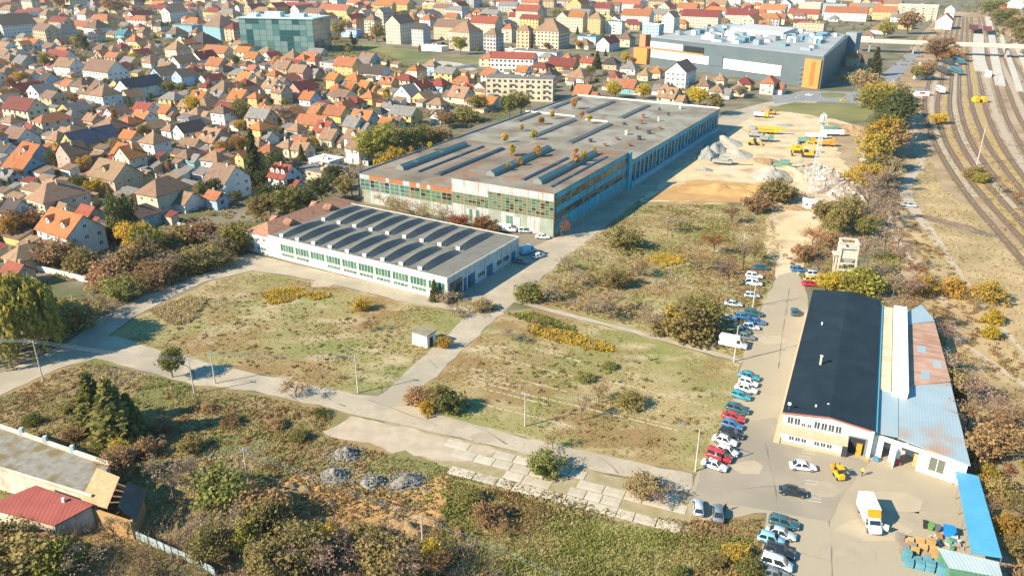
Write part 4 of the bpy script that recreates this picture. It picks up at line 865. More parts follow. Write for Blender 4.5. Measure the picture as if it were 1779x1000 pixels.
def mq(u, v):   # point of the mall roof, u along the front, v towards the back
    a = Vector((0,0)).lerp(Vector((mL,0)), u); b = Vector((bl_[0],bk[1]+2)).lerp(Vector((bk[0],bk[1])), u); return tuple(a.lerp(b, v))
for i in range(90):
    x, y = mq(rg.uniform(.06,.93), rg.uniform(.1,.92)); w_, d_, h_ = rg.uniform(2,9), rg.uniform(2,7), rg.uniform(1,3.5)
    m = MB(); m.box(x-w_/2,x+w_/2,y-d_/2,y+d_/2,mH+.28,mH+.3+h_,0); m.box(x-w_/2+.3,x+w_/2-.3,y-d_/2+.3,y+d_/2-.3,mH+.3+h_,mH+.6+h_,1); m.build('roof_unit', [rg.choice([WHITECAP, WHITECAP, METAL, mat('unit_teal', (.10,.24,.28), rough=.5)]), METAL], mall)
m = MB(); m.prism([mq(.3,.5),mq(.66,.5),mq(.66,.8),mq(.3,.8)], mH+.28, mH+4.5); m.build('plant_room', mat('plant_white', (.45,.45,.43), rough=.7), mall)
m = MB(); m.box(bk[0]-2,bk[0]+7,bk[1]-2,bk[1]+5,0,mH+2); m.build('stair_block', mat('mall_blue_grey', (.22,.25,.28), rough=.6), mall)
occupy(*ML.w(mL*.55, bk[1]*.45), mL+50, bk[1]*.9)

# ---------- glass office block
go = G(484,92); gl = thing('glass_office_block', 'teal glass office block with dark chequered windows, upper left of the meadow', 'office block', go, D(-12))
GF = mat('office_teal', (.05,.15,.155), (.04,.12,.125), scale=.2, rough=.4); gw, gd, gh = 66, 34, 27
m = MB(); m.box(-gw/2,gw/2,0,gd,0,gh); m.build('wall', GF, gl)
m = MB(); m.box(-gw/2-1,gw/2+1,-1,gd,gh,gh+.8); gr = m.build('roof', mat('office_roof', (.42,.50,.50), rough=.6), gl)
for x, y, w_, h_ in ((-6,12,14,4),(14,16,12,2.5),(-24,10,8,2)): MB().box(x-w_/2,x+w_/2,y-4,y+4,gh+.8,gh+.8+h_).build('roof_unit', mat('office_unit', (.40,.52,.50), rough=.6), gr)
rg = random.Random(4); GP = [glassmat('office_pale_glass', (.15,.22,.20), .25), glassmat('office_mid_glass', (.08,.16,.16), .2), glassmat('office_dark_glass', (.02,.07,.08), .15)]
for r in range(6):
    for c in range(11):
        k = 2 if (c in (1,7) and r in (1,2,3)) or rg.random() < .12 else (0 if rg.random() < .65 else 1)
        key = ('op', k)
        if key not in PANE: PANE[key] = MB().box(-.5,.5,-.12,.0,-.5,.5).mesh('pane', GP[k])
        link('pane', PANE[key], gl, (-gw/2+gw*(c+.5)/11, -.005, gh*(r+.55)/6.1+.3), 0, (gw/11-.35, 1, gh/6.1-.35))
for r in range(6):
    for c in range(5):
        k = 1 if rg.random() < .5 else 2; key = ('op', k)
        if key not in PANE: PANE[key] = MB().box(-.5,.5,-.12,.0,-.5,.5).mesh('pane', GP[k])
        link('pane', PANE[key], gl, (gw/2, gd*(c+.5)/5, gh*(r+.55)/6.1+.3), math.pi/2, (gd/5-.35, 1, gh/6.1-.35))
occupy(*Loc(*go, D(-12)).w(0, 17), 76, 44)

# ---------- road bridge over the tracks
ba = G(1490,70,9); bb = G(1800,82,9); br = thing('road_bridge', 'long pale road bridge crossing the rail yard behind the mall', 'bridge', ba, math.atan2(bb[1]-ba[1], bb[0]-ba[0]))
Lb = math.hypot(bb[0]-ba[0], bb[1]-ba[1])+260
m = MB(); m.box(-3,Lb,-5,5,7.6,9); m.build('deck', CONC_L, br)
for s in (-5.2, 4.9): m = MB(); m.box(-3,Lb,s,s+.3,7.9,10.1); m.build('parapet', CONC_L, br)
for i in range(12): m = MB(); x = 10+i*(Lb-20)/11; m.box(x-.6,x+.6,-3.5,3.5,0,7.6); m.build('pier', CONC, br)
# platforms of the station
for k, (pl, wd) in enumerate(([[(1716,30),(1722,60),(1728,100),(1738,150)],6],[[(1738,60),(1748,90),(1762,130),(1772,160)],4],[[(1700,60),(1700,100),(1706,125)],9],[[(1757,60),(1772,95),(1790,135)],4])):
    t = thing('station_platform', f'{ordn[k]} pale station platform strip beside the tracks', 'platform', group='platforms of the station')
    o, C = ribbon('platform_top', ground_poly(pl), wd, .6, CONC_L, parent=t)
    m = MB(); 
    for i in range(len(C)-1): m.bar(C[i]+Vector((0,0,.3)), C[i+1]+Vector((0,0,.3)), wd-.02, .58)
    m.build('platform_wall', CONC, t)
for k, (x, y, l_, w_) in enumerate(((1690,55,60,9),(1714,58,55,8))):
    g_ = G(x, y); t = thing('platform_canopy', ['left', 'right'][k]+' dark platform canopy at the station', 'canopy', g_, D(62))
    m = MB(); m.extr_x([(-w_/2,4.6),(0,4.2),(w_/2,4.6),(w_/2,4.8),(0,4.5),(-w_/2,4.8)], -l_/2, l_/2); m.build('roof', ROOF['maroon'], t)
    for i in range(6): m = MB(); x_ = -l_/2+2+i*(l_-4)/5; m.box(x_-.2,x_+.2,-.2,.2,0,4.25); m.build('post', METAL, t)
# ---------------------------------------------------------------- put the houses
placed_h = []
for px, py, w, d, st, k, rc, wc, rot, lab in ((905,172,39,13,4,'F','grey','cream',-10,'long cream four-storey flat-roofed block behind the factory roof'), (893,124,31,14,3,'X','red','white',-14,'white three-storey hall with red roof behind the cream block')):
    X, Y = G(px, py); occupy(X, Y, w+4, d+10); house(X, Y, w, d, st, k, rc, wc, rot=D(rot), label=lab, steep=.5, floor=3.1)
for (yy, X, Y, w, d, st, k, rc, wc, ex) in HSPEC:
    ok = False; vx, vy = 0, 0
    for f in (1, .92, .84, .76, .68, .6, .52):
        if free(X, Y, w*f, d*f) or '!' in ex: ok = True; break
    if not ok: continue
    w, d = w*f, d*f; occupy(X, Y, w, d)
    forced = '!' in ex; ex = ex.replace('!', ''); rg = random.Random(int(X*3+Y)); house(X, Y, w, d, st, k, rc, wc, rot=TROT+D(rg.uniform(-4, 4)), dorm=int(ex) if ex.isdigit() else 0, solar=ex == 's')
    placed_h.append((X, Y, max(w, d)))
print('houses placed', len(placed_h), 'of', len(HSPEC))
# more houses of the old town between and behind, until 300; the rest is one mass
def in_town(px, py):
    if px < 640 and 40 < py < 330 and py < 330-(px-300)*.35*(px > 300): return not (530 < px < 760 and 70 < py < 112)
    if 640 <= px < 1000 and 110 < py < 235-(px-640)*.2: return not (700 < px < 850 and 95 < py < 130)
    return False
rg = random.Random(77); RC = ['orange','terracotta','tan','brown','maroon','dark','grey','dark','tan','terracotta','tan','brown']; WC = ['white','cream','white','yellow','tan','cream','pink','blue']
tries = 0
while NH[0] < 292 and tries < 4000:
    tries += 1; px, py = rg.uniform(-40, 1000), 40+rg.random()**1.3*270
    if not in_town(px, py): continue
    X, Y = G(px, py); w, d = rg.uniform(8, 13), rg.uniform(7, 10)
    if not free(X, Y, w, d, 2.0): continue
    occupy(X, Y, w, d); house(X, Y, w, d, rg.choice([1,1,1,2]), rg.choice('HHXXY'), rg.choice(RC), rg.choice(WC), rot=TROT+D(rg.uniform(-6, 6)))
# the far town: one mass of small houses reaching beyond the frame
V = []; Fc = []; MI = []; mats_ = [WALL[k] for k in ('white','cream','tan','yellow','grey')]+[ROOF[k] for k in ('terracotta','tan','orange','brown','maroon','grey')]+[GLASS]
rg = random.Random(99); cnt = 0; tries = 0
def quadf(a, b, c, d_, mi): n = len(V); V.extend([a, b, c, d_]); Fc.append((n, n+1, n+2, n+3)); MI.append(mi)
while cnt < 1300 and tries < 16000:
    tries += 1; Y = 380+rg.random()**1.2*1650; X = rg.uniform(-.78, .80)*Y
    px, py = PXof(X, Y)
    if not (-260 < px < 2050): continue
    if py > 62 and px > 560 and not in_town(px, py): continue
    if px > 1560 and py > 0 and px < 1745: continue
    if px > 1400 and py > 40: continue
    if py > 230: continue
    st = rg.choice([1,1,2,2,3,4]) if Y > 750 else rg.choice([1,1,2]); w, d, h = rg.uniform(9, 16)+(st > 2)*14, rg.uniform(8, 11)+(st > 2)*3, st*2.9
    if not free(X, Y, w, d, 1.5): continue
    occupy(X, Y, w, d); cnt += 1; a = TROT+D(rg.uniform(-9, 9))+(rg.random() < .4)*math.pi/2; ca, sa = math.cos(a), math.sin(a)
    T = lambda x, y, z: (X+x*ca-y*sa, Y+x*sa+y*ca, z)
    hx, hy = w/2, d/2; wm = rg.randint(0, 4); rm = 5+rg.randint(0, 5); r = hy*.75; hip = hx-hy*.9 if rg.random() < .5 else hx+.3
    c = [T(-hx,-hy,0),T(hx,-hy,0),T(hx,hy,0),T(-hx,hy,0)]; e = [T(-hx,-hy,h),T(hx,-hy,h),T(hx,hy,h),T(-hx,hy,h)]
    for i in range(4): quadf(c[i], c[(i+1)%4], e[(i+1)%4], e[i], wm)
    o_ = .5; z_ = h-.2; f_ = [T(-hx-o_,-hy-o_,z_),T(hx+o_,-hy-o_,z_),T(hx+o_,hy+o_,z_),T(-hx-o_,hy+o_,z_)]; r0, r1 = T(-hip,0,h+r), T(hip,0,h+r)
    quadf(f_[0], f_[1], r1, r0, rm); quadf(f_[2], f_[3], r0, r1, rm); quadf(f_[1], f_[2], r1, r1, rm if hip < hx else wm); quadf(f_[3], f_[0], r0, r0, rm if hip < hx else wm)
    for s in range(st):
        n = int(w/4)
        for i in range(n):
            u = -hx+(i+.5)*w/n; z = s*2.9+1; quadf(T(u-.7,-hy-.05,z), T(u+.7,-hy-.05,z), T(u+.7,-hy-.05,z+1.4), T(u-.7,-hy-.05,z+1.4), 11)
            quadf(T(u+.7,hy+.05,z), T(u-.7,hy+.05,z), T(u-.7,hy+.05,z+1.4), T(u+.7,hy+.05,z+1.4), 11)
        for i in range(2):
            u = -hy+(i+.5)*d/2
            for sx in (-1, 1): quadf(T(sx*(hx+.05),u-.7*sx,z), T(sx*(hx+.05),u+.7*sx,z), T(sx*(hx+.05),u+.7*sx,z+1.4), T(sx*(hx+.05),u-.7*sx,z+1.4), 11)
me = bpy.data.meshes.new('far_houses'); me.from_pydata(V, [], [tuple(dict.fromkeys(f)) for f in Fc])
for mt in mats_: me.materials.append(mt)
me.polygons.foreach_set('material_index', MI); me.update(); me.validate()
stuff(link('far_houses', me), 'mass of small far town houses below the top edge of the photo', 'houses')

# outbuildings of the gardens: sheds and lean-tos crowded between the houses
V = []; Fc = []; MI = []; rg = random.Random(55); cnt = 0; tries = 0
while cnt < 330 and tries < 9000:
    tries += 1; px, py = rg.uniform(-40, 1000), 40+rg.random()**1.1*420
    if not (in_town(px, py) or (px < 330 and py < 450-(px > 100)*(px-100)*.3 and py > 300)): continue
    X, Y = G(px, py); w, d, h = rg.uniform(3.5, 8), rg.uniform(2.6, 5), rg.uniform(2.1, 2.8)
    if not free(X, Y, w, d, .2): continue
    occupy(X, Y, w, d); cnt += 1; a = TROT+D(rg.uniform(-5, 5)); ca, sa = math.cos(a), math.sin(a)
    T = lambda x, y, z: (X+x*ca-y*sa, Y+x*sa+y*ca, z)
    hx, hy = w/2, d/2; wm = rg.randint(0, 4); rm = rg.choice([5,6,6,8,8,10,10,9]); z1_, z2_ = h, h+d*.3
    c = [T(-hx,-hy,0),T(hx,-hy,0),T(hx,hy,0),T(-hx,hy,0)]; e = [T(-hx,-hy,z1_),T(hx,-hy,z1_),T(hx,hy,z2_),T(-hx,hy,z2_)]
    for i in range(4): quadf(c[i], c[(i+1)%4], e[(i+1)%4], e[i], wm)
    o_ = .3; r = [T(-hx-o_,-hy-o_,z1_),T(hx+o_,-hy-o_,z1_),T(hx+o_,hy+o_,z2_+.1),T(-hx-o_,hy+o_,z2_+.1)]; r2 = [(p[0],p[1],p[2]+.14) for p in r]
    quadf(*r[::-1], rm); quadf(*r2, rm)
    for i in range(4): quadf(r[i], r[(i+1)%4], r2[(i+1)%4], r2[i], rm)
me = bpy.data.meshes.new('outbuildings'); me.from_pydata(V, [], Fc)
for mt in mats_: me.materials.append(mt)
me.polygons.foreach_set('material_index', MI); me.update()
stuff(link('outbuildings', me), 'small sheds crowded between the town houses', 'sheds'); print('sheds', cnt, 'houses', NH[0])
# ================================================================ plants
LEAF = {}
for n, a, b_ in (('green', (.19,.185,.05), (.26,.24,.075)), ('darkgreen', (.085,.10,.035), (.13,.135,.05)), ('olive', (.26,.205,.07), (.34,.27,.10)), ('yellowgreen', (.27,.24,.05), (.34,.29,.06)),
                 ('yellow', (.50,.34,.04), (.60,.42,.06)), ('gold', (.40,.26,.05), (.48,.32,.07)), ('orange', (.42,.20,.05), (.50,.27,.07)), ('rustred', (.28,.12,.05), (.36,.17,.08)),
                 ('brown', (.30,.185,.09), (.39,.25,.12)), ('straw', (.42,.31,.14), (.50,.38,.18)), ('greybrown', (.34,.255,.17), (.43,.33,.225)), ('purplebrown', (.29,.195,.14), (.37,.255,.185)), ('teal', (.02,.09,.11), (.03,.12,.14))):
    LEAF[n] = leafmat('leaf_'+n, a, b_)
BARK = mat('bark', (.16,.125,.09), (.10,.08,.06), scale=3, rough=.95); BARKL = mat('pale_bark', (.34,.30,.25), (.24,.21,.17), scale=3, rough=.95)
def leaf_quads(C, Nrm, size, rng, stretch=1.0):
    """quads at centres C facing roughly Nrm"""
    n = len(C); r = rng.normal(size=(n, 3)); N_ = Nrm+r*.75; N_ /= np.linalg.norm(N_, axis=1)[:, None]+1e-9
    U = np.cross(N_, rng.normal(size=(n, 3))); U /= np.linalg.norm(U, axis=1)[:, None]+1e-9; Vv = np.cross(N_, U)
    s = (size*(0.6+0.8*rng.random(n)))[:, None] if np.ndim(size) else size*(0.6+0.8*rng.random(n))[:, None]
    U = U*s*.5; Vv = Vv*s*.5*stretch
    P = np.stack([C-U*.4-Vv, C+U-Vv*.3, C+U*.3+Vv, C-U+Vv*.4], 1).reshape(-1, 3)
    return P, np.arange(4*n).reshape(-1, 4)
def clump_cloud(rng, nc, nl, rx, rz, zc, rc, lo=-.6, taper=0.0, shell=.3):
    d = rng.normal(size=(nc, 3)); d /= np.linalg.norm(d, axis=1)[:, None]; d[:, 2] = np.maximum(d[:, 2], lo)
    lob = rng.normal(size=(5, 3)); lob /= np.linalg.norm(lob, axis=1)[:, None]         # a few lobes and hollows make the outline uneven
    amp = rng.uniform(-.6, .75, 5); R = 1+(np.maximum(d@lob.T, 0)**2*amp).sum(1)
    r = (shell+(1-shell)*rng.random(nc)**.7)[:, None]*R[:, None]; cc = d*r
    w = 1-taper*(cc[:, 2:3]+1)/2
    cc = cc*np.concatenate([w, w, np.ones_like(w)], 1)*np.array([rx, rx, rz])+np.array([0, 0, zc])
    dd = rng.normal(size=(nc, nl, 3)); dd /= np.linalg.norm(dd, axis=2)[..., None]
    rr = rc*(0.35+1.1*rng.random((nc, 1, 1)))*(0.45+.65*rng.random((nc, nl, 1)))
    C = (cc[:, None]+dd*rr*np.array([1, 1, .8])).reshape(-1, 3); Nn = (dd+np.array([0, 0, .35])).reshape(-1, 3)
    C[:, 2] = np.maximum(C[:, 2], .05)
    return C, Nn, cc
def branches(cc, base, r0, rg, every=2, th=.05):
    m = MB(); top = cc[:, 2].max()*.8; m.tube((0,0,0),(base[0]*.5,base[1]*.5,top*.45), r0, r0*.75, 7); m.tube((base[0]*.5,base[1]*.5,top*.45),(base[0],base[1],top*.9), r0*.75, r0*.25, 6)
    for i in range(0, len(cc), every):
        c = cc[i]; z = min(max(c[2]*.55, top*.2), top*.8); k = z/top; m.tube((base[0]*k,base[1]*k,z), tuple(c), r0*.3*(1-k*.4), .03, 4)
    return m
PROTO = {}
def proto_round(key, seed, rx=2.6, rz=2.2, zc=4.2, nc=80, nl=40, leaf=.30, rc=.85, taper=0.1, r0=.18, lo=-.6):
    rng = np.random.default_rng(seed); C, Nn, cc = clump_cloud(rng, nc, nl, rx, rz, zc, rc, lo, taper)
    P, Q = leaf_quads(C, Nn, leaf, rng)
    nt_ = 110; tip = cc[rng.integers(0, nc, nt_)]*np.array([1.12, 1.12, 1.0])+rng.normal(size=(nt_, 3))*rc*.7; tip[:, 2] = np.maximum(tip[:, 2], zc*.5)+rc*.45; root = tip*np.array([.35, .35, .45]); sd_ = rng.normal(size=(nt_, 3))*leaf*.11   # twigs that stick out of the foliage
    T_ = np.stack([root-sd_, root+sd_, tip+sd_*.4, tip-sd_*.4], 1).reshape(-1, 3); Q = np.concatenate([Q, np.arange(4*nt_).reshape(-1, 4)+len(P)]); P = np.concatenate([P, T_]); crown = np_mesh('crown', P, Q, LEAF['green'])
    tr = branches(cc, (rng.uniform(-.3,.3), rng.uniform(-.3,.3)), r0, None).mesh('trunk', BARK); PROTO.setdefault(key, []).append((crown, tr, zc+rz))
for s in range(3): proto_round('round', 100+s)
for s in range(3): proto_round('bush', 120+s, rx=1.6, rz=1.15, zc=1.15, nc=70, nl=40, leaf=.155, rc=.5, r0=.07, lo=-.75)
for s in range(2): proto_round('column', 140+s, rx=1.15, rz=2.6, zc=3.3, nc=60, nl=34, leaf=.26, rc=.6, taper=.5, r0=.10)
for s in range(2): proto_round('sapling', 150+s, rx=.75, rz=1.15, zc=1.7, nc=22, nl=18, leaf=.28, rc=.42, taper=.35, r0=.05)
def proto_conifer(key, seed, h=8.0, r=2.4):
    rng = np.random.default_rng(seed); Cs = []; Ns = []; m = MB(); m.tube((0,0,0),(0,0,h*.97),.16,.02,6)
    for k in range(20):
        z = h*(.08+.9*k/20); rr = r*(1-k/20.5)**.85; nb = max(6, int(20*(1-k/24)))
        for i in range(nb):
            a = 2*math.pi*(i+rng.random()*.7)/nb; L_ = rr*(.75+.4*rng.random()); m.tube((0,0,z),(math.cos(a)*L_*.8,math.sin(a)*L_*.8,z-L_*.22),.025,.008,3)
            for q in range(8):
                t = (q+1)/8; Cs.append((math.cos(a)*L_*t+rng.normal()*.1, math.sin(a)*L_*t+rng.normal()*.1, z-L_*.28*t+rng.normal()*.06)); Ns.append((math.cos(a)*.3, math.sin(a)*.3, 1))
    P, Q = leaf_quads(np.array(Cs), np.array(Ns), .36, rng, 1.6); PROTO.setdefault(key, []).append((np_mesh('crown', P, Q, LEAF['darkgreen']), m.mesh('trunk', BARK), h))
for s in range(2): proto_conifer('conifer', 200+s)
def proto_bare(key, seed, h=5.5, spread=.55, nleaf=260, depth=4, r0=.11, leaf=.13):
    rg = random.Random(seed); m = MB(); tw = []; tips = []
    def grow(p, d, L_, r, k):
        q = p+d*L_
        if k < 2: m.tube(p, q, r, r*.62, 5, cap=False)
        else: tw.append((p, q, max(r, .02 if depth == 4 else .009)))
        if k >= depth: tips.append(q); return
        for i in range(3 if k else 5):
            nd = (d+Vector((rg.gauss(0, spread), rg.gauss(0, spread), rg.gauss(.12, .25)))).normalized(); grow(p+d*L_*rg.uniform(.6, 1), nd, L_*rg.uniform(.55, .8), r*.58, k+1)
    grow(Vector((0,0,0)), Vector((0,0,1)), h*.34, r0, 0)
    rng = np.random.default_rng(seed); V = []; Q = []
    for p, q, r in tw:
        d = (q-p).normalized(); u = d.orthogonal().normalized(); w = d.cross(u)
        for s_ in (u, w): n = len(V); V += [tuple(p-s_*r), tuple(p+s_*r), tuple(q+s_*r*.4), tuple(q-s_*r*.4)]; Q.append((n, n+1, n+2, n+3))
    C = np.array([tuple(rg.choice(tips)+Vector((rg.gauss(0,.15), rg.gauss(0,.15), rg.gauss(0,.15)))) for _ in range(nleaf)])
    P2, Q2 = leaf_quads(C, np.tile([0, 0, .6], (nleaf, 1)), leaf, rng); V = np.concatenate([np.array(V), P2]); nq = len(Q); Q = np.concatenate([np.array(Q), Q2+len(V)-len(P2)])
    PROTO.setdefault(key, []).append((np_mesh('crown', V, Q, LEAF['greybrown']), m.mesh('trunk', BARK), h))
for s in range(3): proto_bare('bare', 300+s)
for s in range(3): proto_bare('thicket', 320+s, h=2.6, spread=.8, nleaf=420, depth=5, r0=.05, leaf=.075)
def proto_willow(key, seed):
    rng = np.random.default_rng(seed); V = []; Q = []; m = MB(); m.tube((0,0,0),(.2,0,4.5),.35,.22,8)
    for i in range(380):
        a = rng.uniform(0, 6.283); r = 3.7*math.sqrt(rng.random()); z = 8.6-1.1*(r/3.7)**2*2+rng.normal()*.4
        L_ = rng.uniform(2.5, 7.5)*(.35+.65*r/3.7); x, y = math.cos(a)*r, math.sin(a)*r
        if i % 12 == 0: m.tube((.2,0,4.2),(x*.7,y*.7,z-.5),.12,.04,4)
        for k in range(16):
            t = k/16; c = (x*(1+.12*t)+rng.normal()*.12, y*(1+.12*t)+rng.normal()*.12, max(z-L_*t, .35)); n = len(V); w_ = .13; aa = rng.uniform(0, 6.28); u = np.array([math.cos(aa), math.sin(aa), 0])*w_
            c = np.array(c); d = np.array([rng.normal()*.08, rng.normal()*.08, -.32]); V += [c-u, c+u, c+u*.6+d*1.6, c-u*.6+d*1.6]; Q.append((n, n+1, n+2, n+3))
    PROTO.setdefault(key, []).append((np_mesh('crown', np.array(V), np.array(Q), LEAF['yellowgreen']), m.mesh('trunk', BARK), 8.8))
proto_willow('willow', 5)
CN = {'yellowgreen': 'yellow-green', 'darkgreen': 'dark green', 'rustred': 'rust-red', 'greybrown': 'grey-brown', 'purplebrown': 'purplish brown', 'straw': 'straw-coloured', 'gold': 'golden', 'teal': 'dark bluish'}
KN = {'round': 'round tree', 'bush': 'bush', 'column': 'slender tree', 'sapling': 'sapling', 'conifer': 'conifer', 'bare': 'nearly bare tree', 'thicket': 'twiggy shrub', 'willow': 'weeping willow'}
NT = [0]
def tree(kind, X, Y, h, colr, z=0.0, label=None, group=None, wide=1.0, where=''):
    rg = random.Random(int(X*17+Y*31)+NT[0]); NT[0] += 1
    crown, trunk, h0 = rg.choice(PROTO[kind]); s = h/h0
    lab = label or f'{CN.get(colr, colr)} {KN[kind]} {where}'.strip()
    cat = 'shrub' if kind in ('bush', 'thicket') else 'tree'
    t = thing({'bush': 'bush', 'thicket': 'twiggy_shrub', 'sapling': 'sapling', 'conifer': 'conifer_tree', 'willow': 'willow_tree', 'bare': 'bare_tree'}.get(kind, 'leafy_tree'), lab, cat, (X, Y, z), rg.uniform(0, 6.28), group or 'trees and shrubs')
    t.scale = (s*wide, s*wide, s)
    o = link('crown', crown, t); setmat(o, 0, LEAF[colr]); link('trunk', trunk, t)
    return t
def tpx(kind, px, py, hpx, colr, zr=0.0, wide=1.0, where='', label=None, group=None):
    """tree whose foot stands at pixel (px,py) and which is hpx photo pixels tall"""
    X, Y = G(px, py, zr); h = hpx/scale_at(PXof(X, Y)[1])/.88
    return tree(kind, X, Y, h, colr, z=zr, wide=wide, where=where, label=label, group=group)
def rows(txt, **kw):
    for e in txt.replace('\n', '|').split('|'):
        a = e.split()
        if len(a) >= 5: tpx(a[0], float(a[1]), float(a[2]), float(a[3]), a[4], wide=float(a[5]) if len(a) > 5 else 1.0, **kw)
# trees told apart in the photograph: kind, foot x, foot y, height in pixels, colour, width factor
rows("""willow 30 610 120 yellowgreen 1.25""", label='big yellow-green weeping willow at the left edge beside the road', group='roadside trees')
rows("""conifer 170 745 100 green 1.3|conifer 205 770 116 green 1.35|conifer 232 760 80 green 1.2""", where='on the scrub below the main road', group='conifers below the road')
rows("""conifer 755 522 36 darkgreen .9""", label='lone dark conifer at the corner of the white hall')
rows("""round 300 655 52 green .85|bush 728 700 26 brown 1.3|bare 750 712 54 brown .9|round 762 712 46 olive .8|bush 740 716 22 yellow 1.0|bush 780 716 34 green 1.0""", where='beside the main road')
rows("""bush 105 575 40 yellow 1.2|bush 130 570 44 olive 1.3|bush 95 555 36 olive 1.1|thicket 170 545 40 brown 1.3|bush 205 522 36 green 1.3|thicket 235 510 44 olive 1.4|bush 265 494 34 brown 1.4|thicket 300 480 50 greybrown 1.5|bush 330 472 38 olive 1.3|thicket 290 470 36 green 1.2|bush 360 466 36 olive 1.3|thicket 345 470 46 greybrown 1.2|thicket 390 450 50 greybrown 1.4|bush 405 440 45 yellowgreen 1.2|bush 225 480 50 brown 1.2|bush 195 500 44 brown 1.2
round 245 455 62 yellow .8|round 265 460 60 yellowgreen .8|bare 262 470 78 greybrown .8|round 225 430 80 darkgreen .55|conifer 205 420 78 darkgreen .8|conifer 228 412 72 darkgreen .8|bush 100 460 40 brown 1.3|bush 40 410 40 rustred 1.2|round 25 420 42 orange .9|bush 150 470 36 olive 1.2|bush 310 440 40 olive 1.4|bush 350 430 40 brown 1.3""", where='in the scrub west of the white hall')
rows("""conifer 445 320 88 darkgreen .7|round 470 375 50 darkgreen 1.2|round 500 380 46 green 1.2|round 530 372 40 darkgreen 1.2|round 560 352 40 darkgreen 1.2|round 600 350 42 olive .9|bare 612 345 60 greybrown 1.0|bare 625 340 72 greybrown .9|round 580 330 40 darkgreen 1|round 455 385 40 olive 1.1|round 650 285 52 yellowgreen 1.2|round 680 275 50 olive 1.2|round 710 270 46 green 1.2|round 735 262 40 olive 1.2|round 665 262 40 yellowgreen 1.1|bush 690 290 32 yellow 1.2|round 480 305 36 darkgreen 1|bush 760 255 30 brown 1.5
thicket 690 375 34 straw 1.5|thicket 715 380 36 straw 1.6|thicket 745 385 36 straw 1.5|thicket 670 365 32 straw 1.4|bush 800 395 20 rustred 1.3|bush 840 402 22 rustred 1.2|thicket 770 388 28 greybrown 1.4|bush 860 405 16 brown 1.3""", where='between the two factory halls')
rows("""thicket 975 412 34 rustred 1|bush 780 525 18 greybrown 1.8|thicket 815 545 26 straw 1.8|thicket 790 550 22 greybrown 1.8|bush 835 540 20 straw 1.4|bush 770 605 18 yellow 1|bush 628 540 18 yellow 1.2|thicket 515 690 36 rustred 1.8|thicket 645 575 24 brown 1.6""", where='on the field edge by the white hall')
rows("""bush 1200 585 58 olive 1.15|bush 1225 575 50 green 1|bush 1180 580 46 gold 1|thicket 1130 570 40 greybrown 1.7|thicket 1060 550 44 greybrown 1.8|thicket 1020 545 34 greybrown 1.8|thicket 1100 480 40 brown 1.8|bare 1265 500 64 purplebrown 1.0|bare 1290 470 60 purplebrown 1|bare 1250 480 56 brown 1|thicket 1310 455 36 brown 1.6|thicket 960 525 34 greybrown 1.8|bush 925 520 26 green 1.6|bush 1070 500 26 olive 1.4|thicket 1240 440 40 rustred 1.7|thicket 1210 470 38 brown 1.7|thicket 1000 500 30 greybrown 1.7
thicket 980 470 28 greybrown 1.6|bush 1350 350 34 olive 1.5|thicket 1385 352 24 rustred 1.5|bush 1310 365 24 brown 1.6|thicket 1270 390 34 brown 1.6|thicket 1160 400 34 greybrown 1.7|bush 1090 430 28 olive 1.6""", where='on the overgrown field north of the lane')
rows("""thicket 960 780 40 brown 1|bare 1010 730 60 greybrown 1|thicket 1040 700 36 brown 1.6|bush 1100 705 24 olive 1.6|thicket 890 590 26 greybrown 1.7|bush 945 825 38 green 1.1|thicket 1130 870 52 straw 1.3|thicket 1150 875 40 purplebrown 1.4|bush 1115 860 36 straw 1.2|thicket 940 570 24 brown 1.6|bush 1060 640 10 green 2|bush 1020 660 10 green 2""", where='on the field beside the parked cars')
rows("""round 1465 405 52 olive 1.0|round 1450 410 46 olive 1|bare 1490 400 60 greybrown 1.2|bare 1520 385 70 purplebrown 1.2|bare 1505 370 70 greybrown 1.2|bare 1535 400 60 purplebrown 1|round 1500 415 34 green 1.1|round 1440 440 34 brown 1|bare 1420 450 40 brown 1|bare 1535 440 52 greybrown 1.3|bare 1560 430 40 brown 1|bare 1525 500 52 greybrown 1.2|bare 1550 520 50 greybrown 1.2|bush 1500 510 40 yellowgreen 1.4|bush 1480 505 30 yellowgreen 1.4|bush 1440 500 26 yellow 1.2|thicket 1575 520 46 purplebrown 1.4|thicket 1590 490 40 rustred 1.3|bush 1600 510 30 gold 1.2|round 1500 335 44 gold .9|round 1515 300 60 gold 1.1|round 1524 268 58 yellow 1.1|round 1545 245 58 darkgreen 1.3|round 1552 225 56 darkgreen 1.2|round 1548 275 50 brown 1.2|round 1535 212 52 yellowgreen 1.4|round 1556 205 44 darkgreen 1.1|round 1530 320 46 olive 1.2|bare 1540 330 60 greybrown 1.3|bare 1512 345 62 purplebrown 1.3|bare 1478 380 50 greybrown 1.3|bare 1450 470 46 greybrown 1.2|round 1430 395 40 olive 1.1|bare 1560 470 54 purplebrown 1.3|bare 1500 455 54 greybrown 1.3|bare 1420 480 36 brown 1.2|round 1520 190 40 gold 1.2|round 1550 260 50 darkgreen 1.0|bush 1490 320 30 gold 1|round 1510 170 40 straw 1.4|round 1530 185 34 yellow 1.2|thicket 1560 300 30 brown 1.4|thicket 1410 430 40 rustred 1.4|bush 1395 455 26 brown 1.2""", where='in the belt between yard and dirt track')
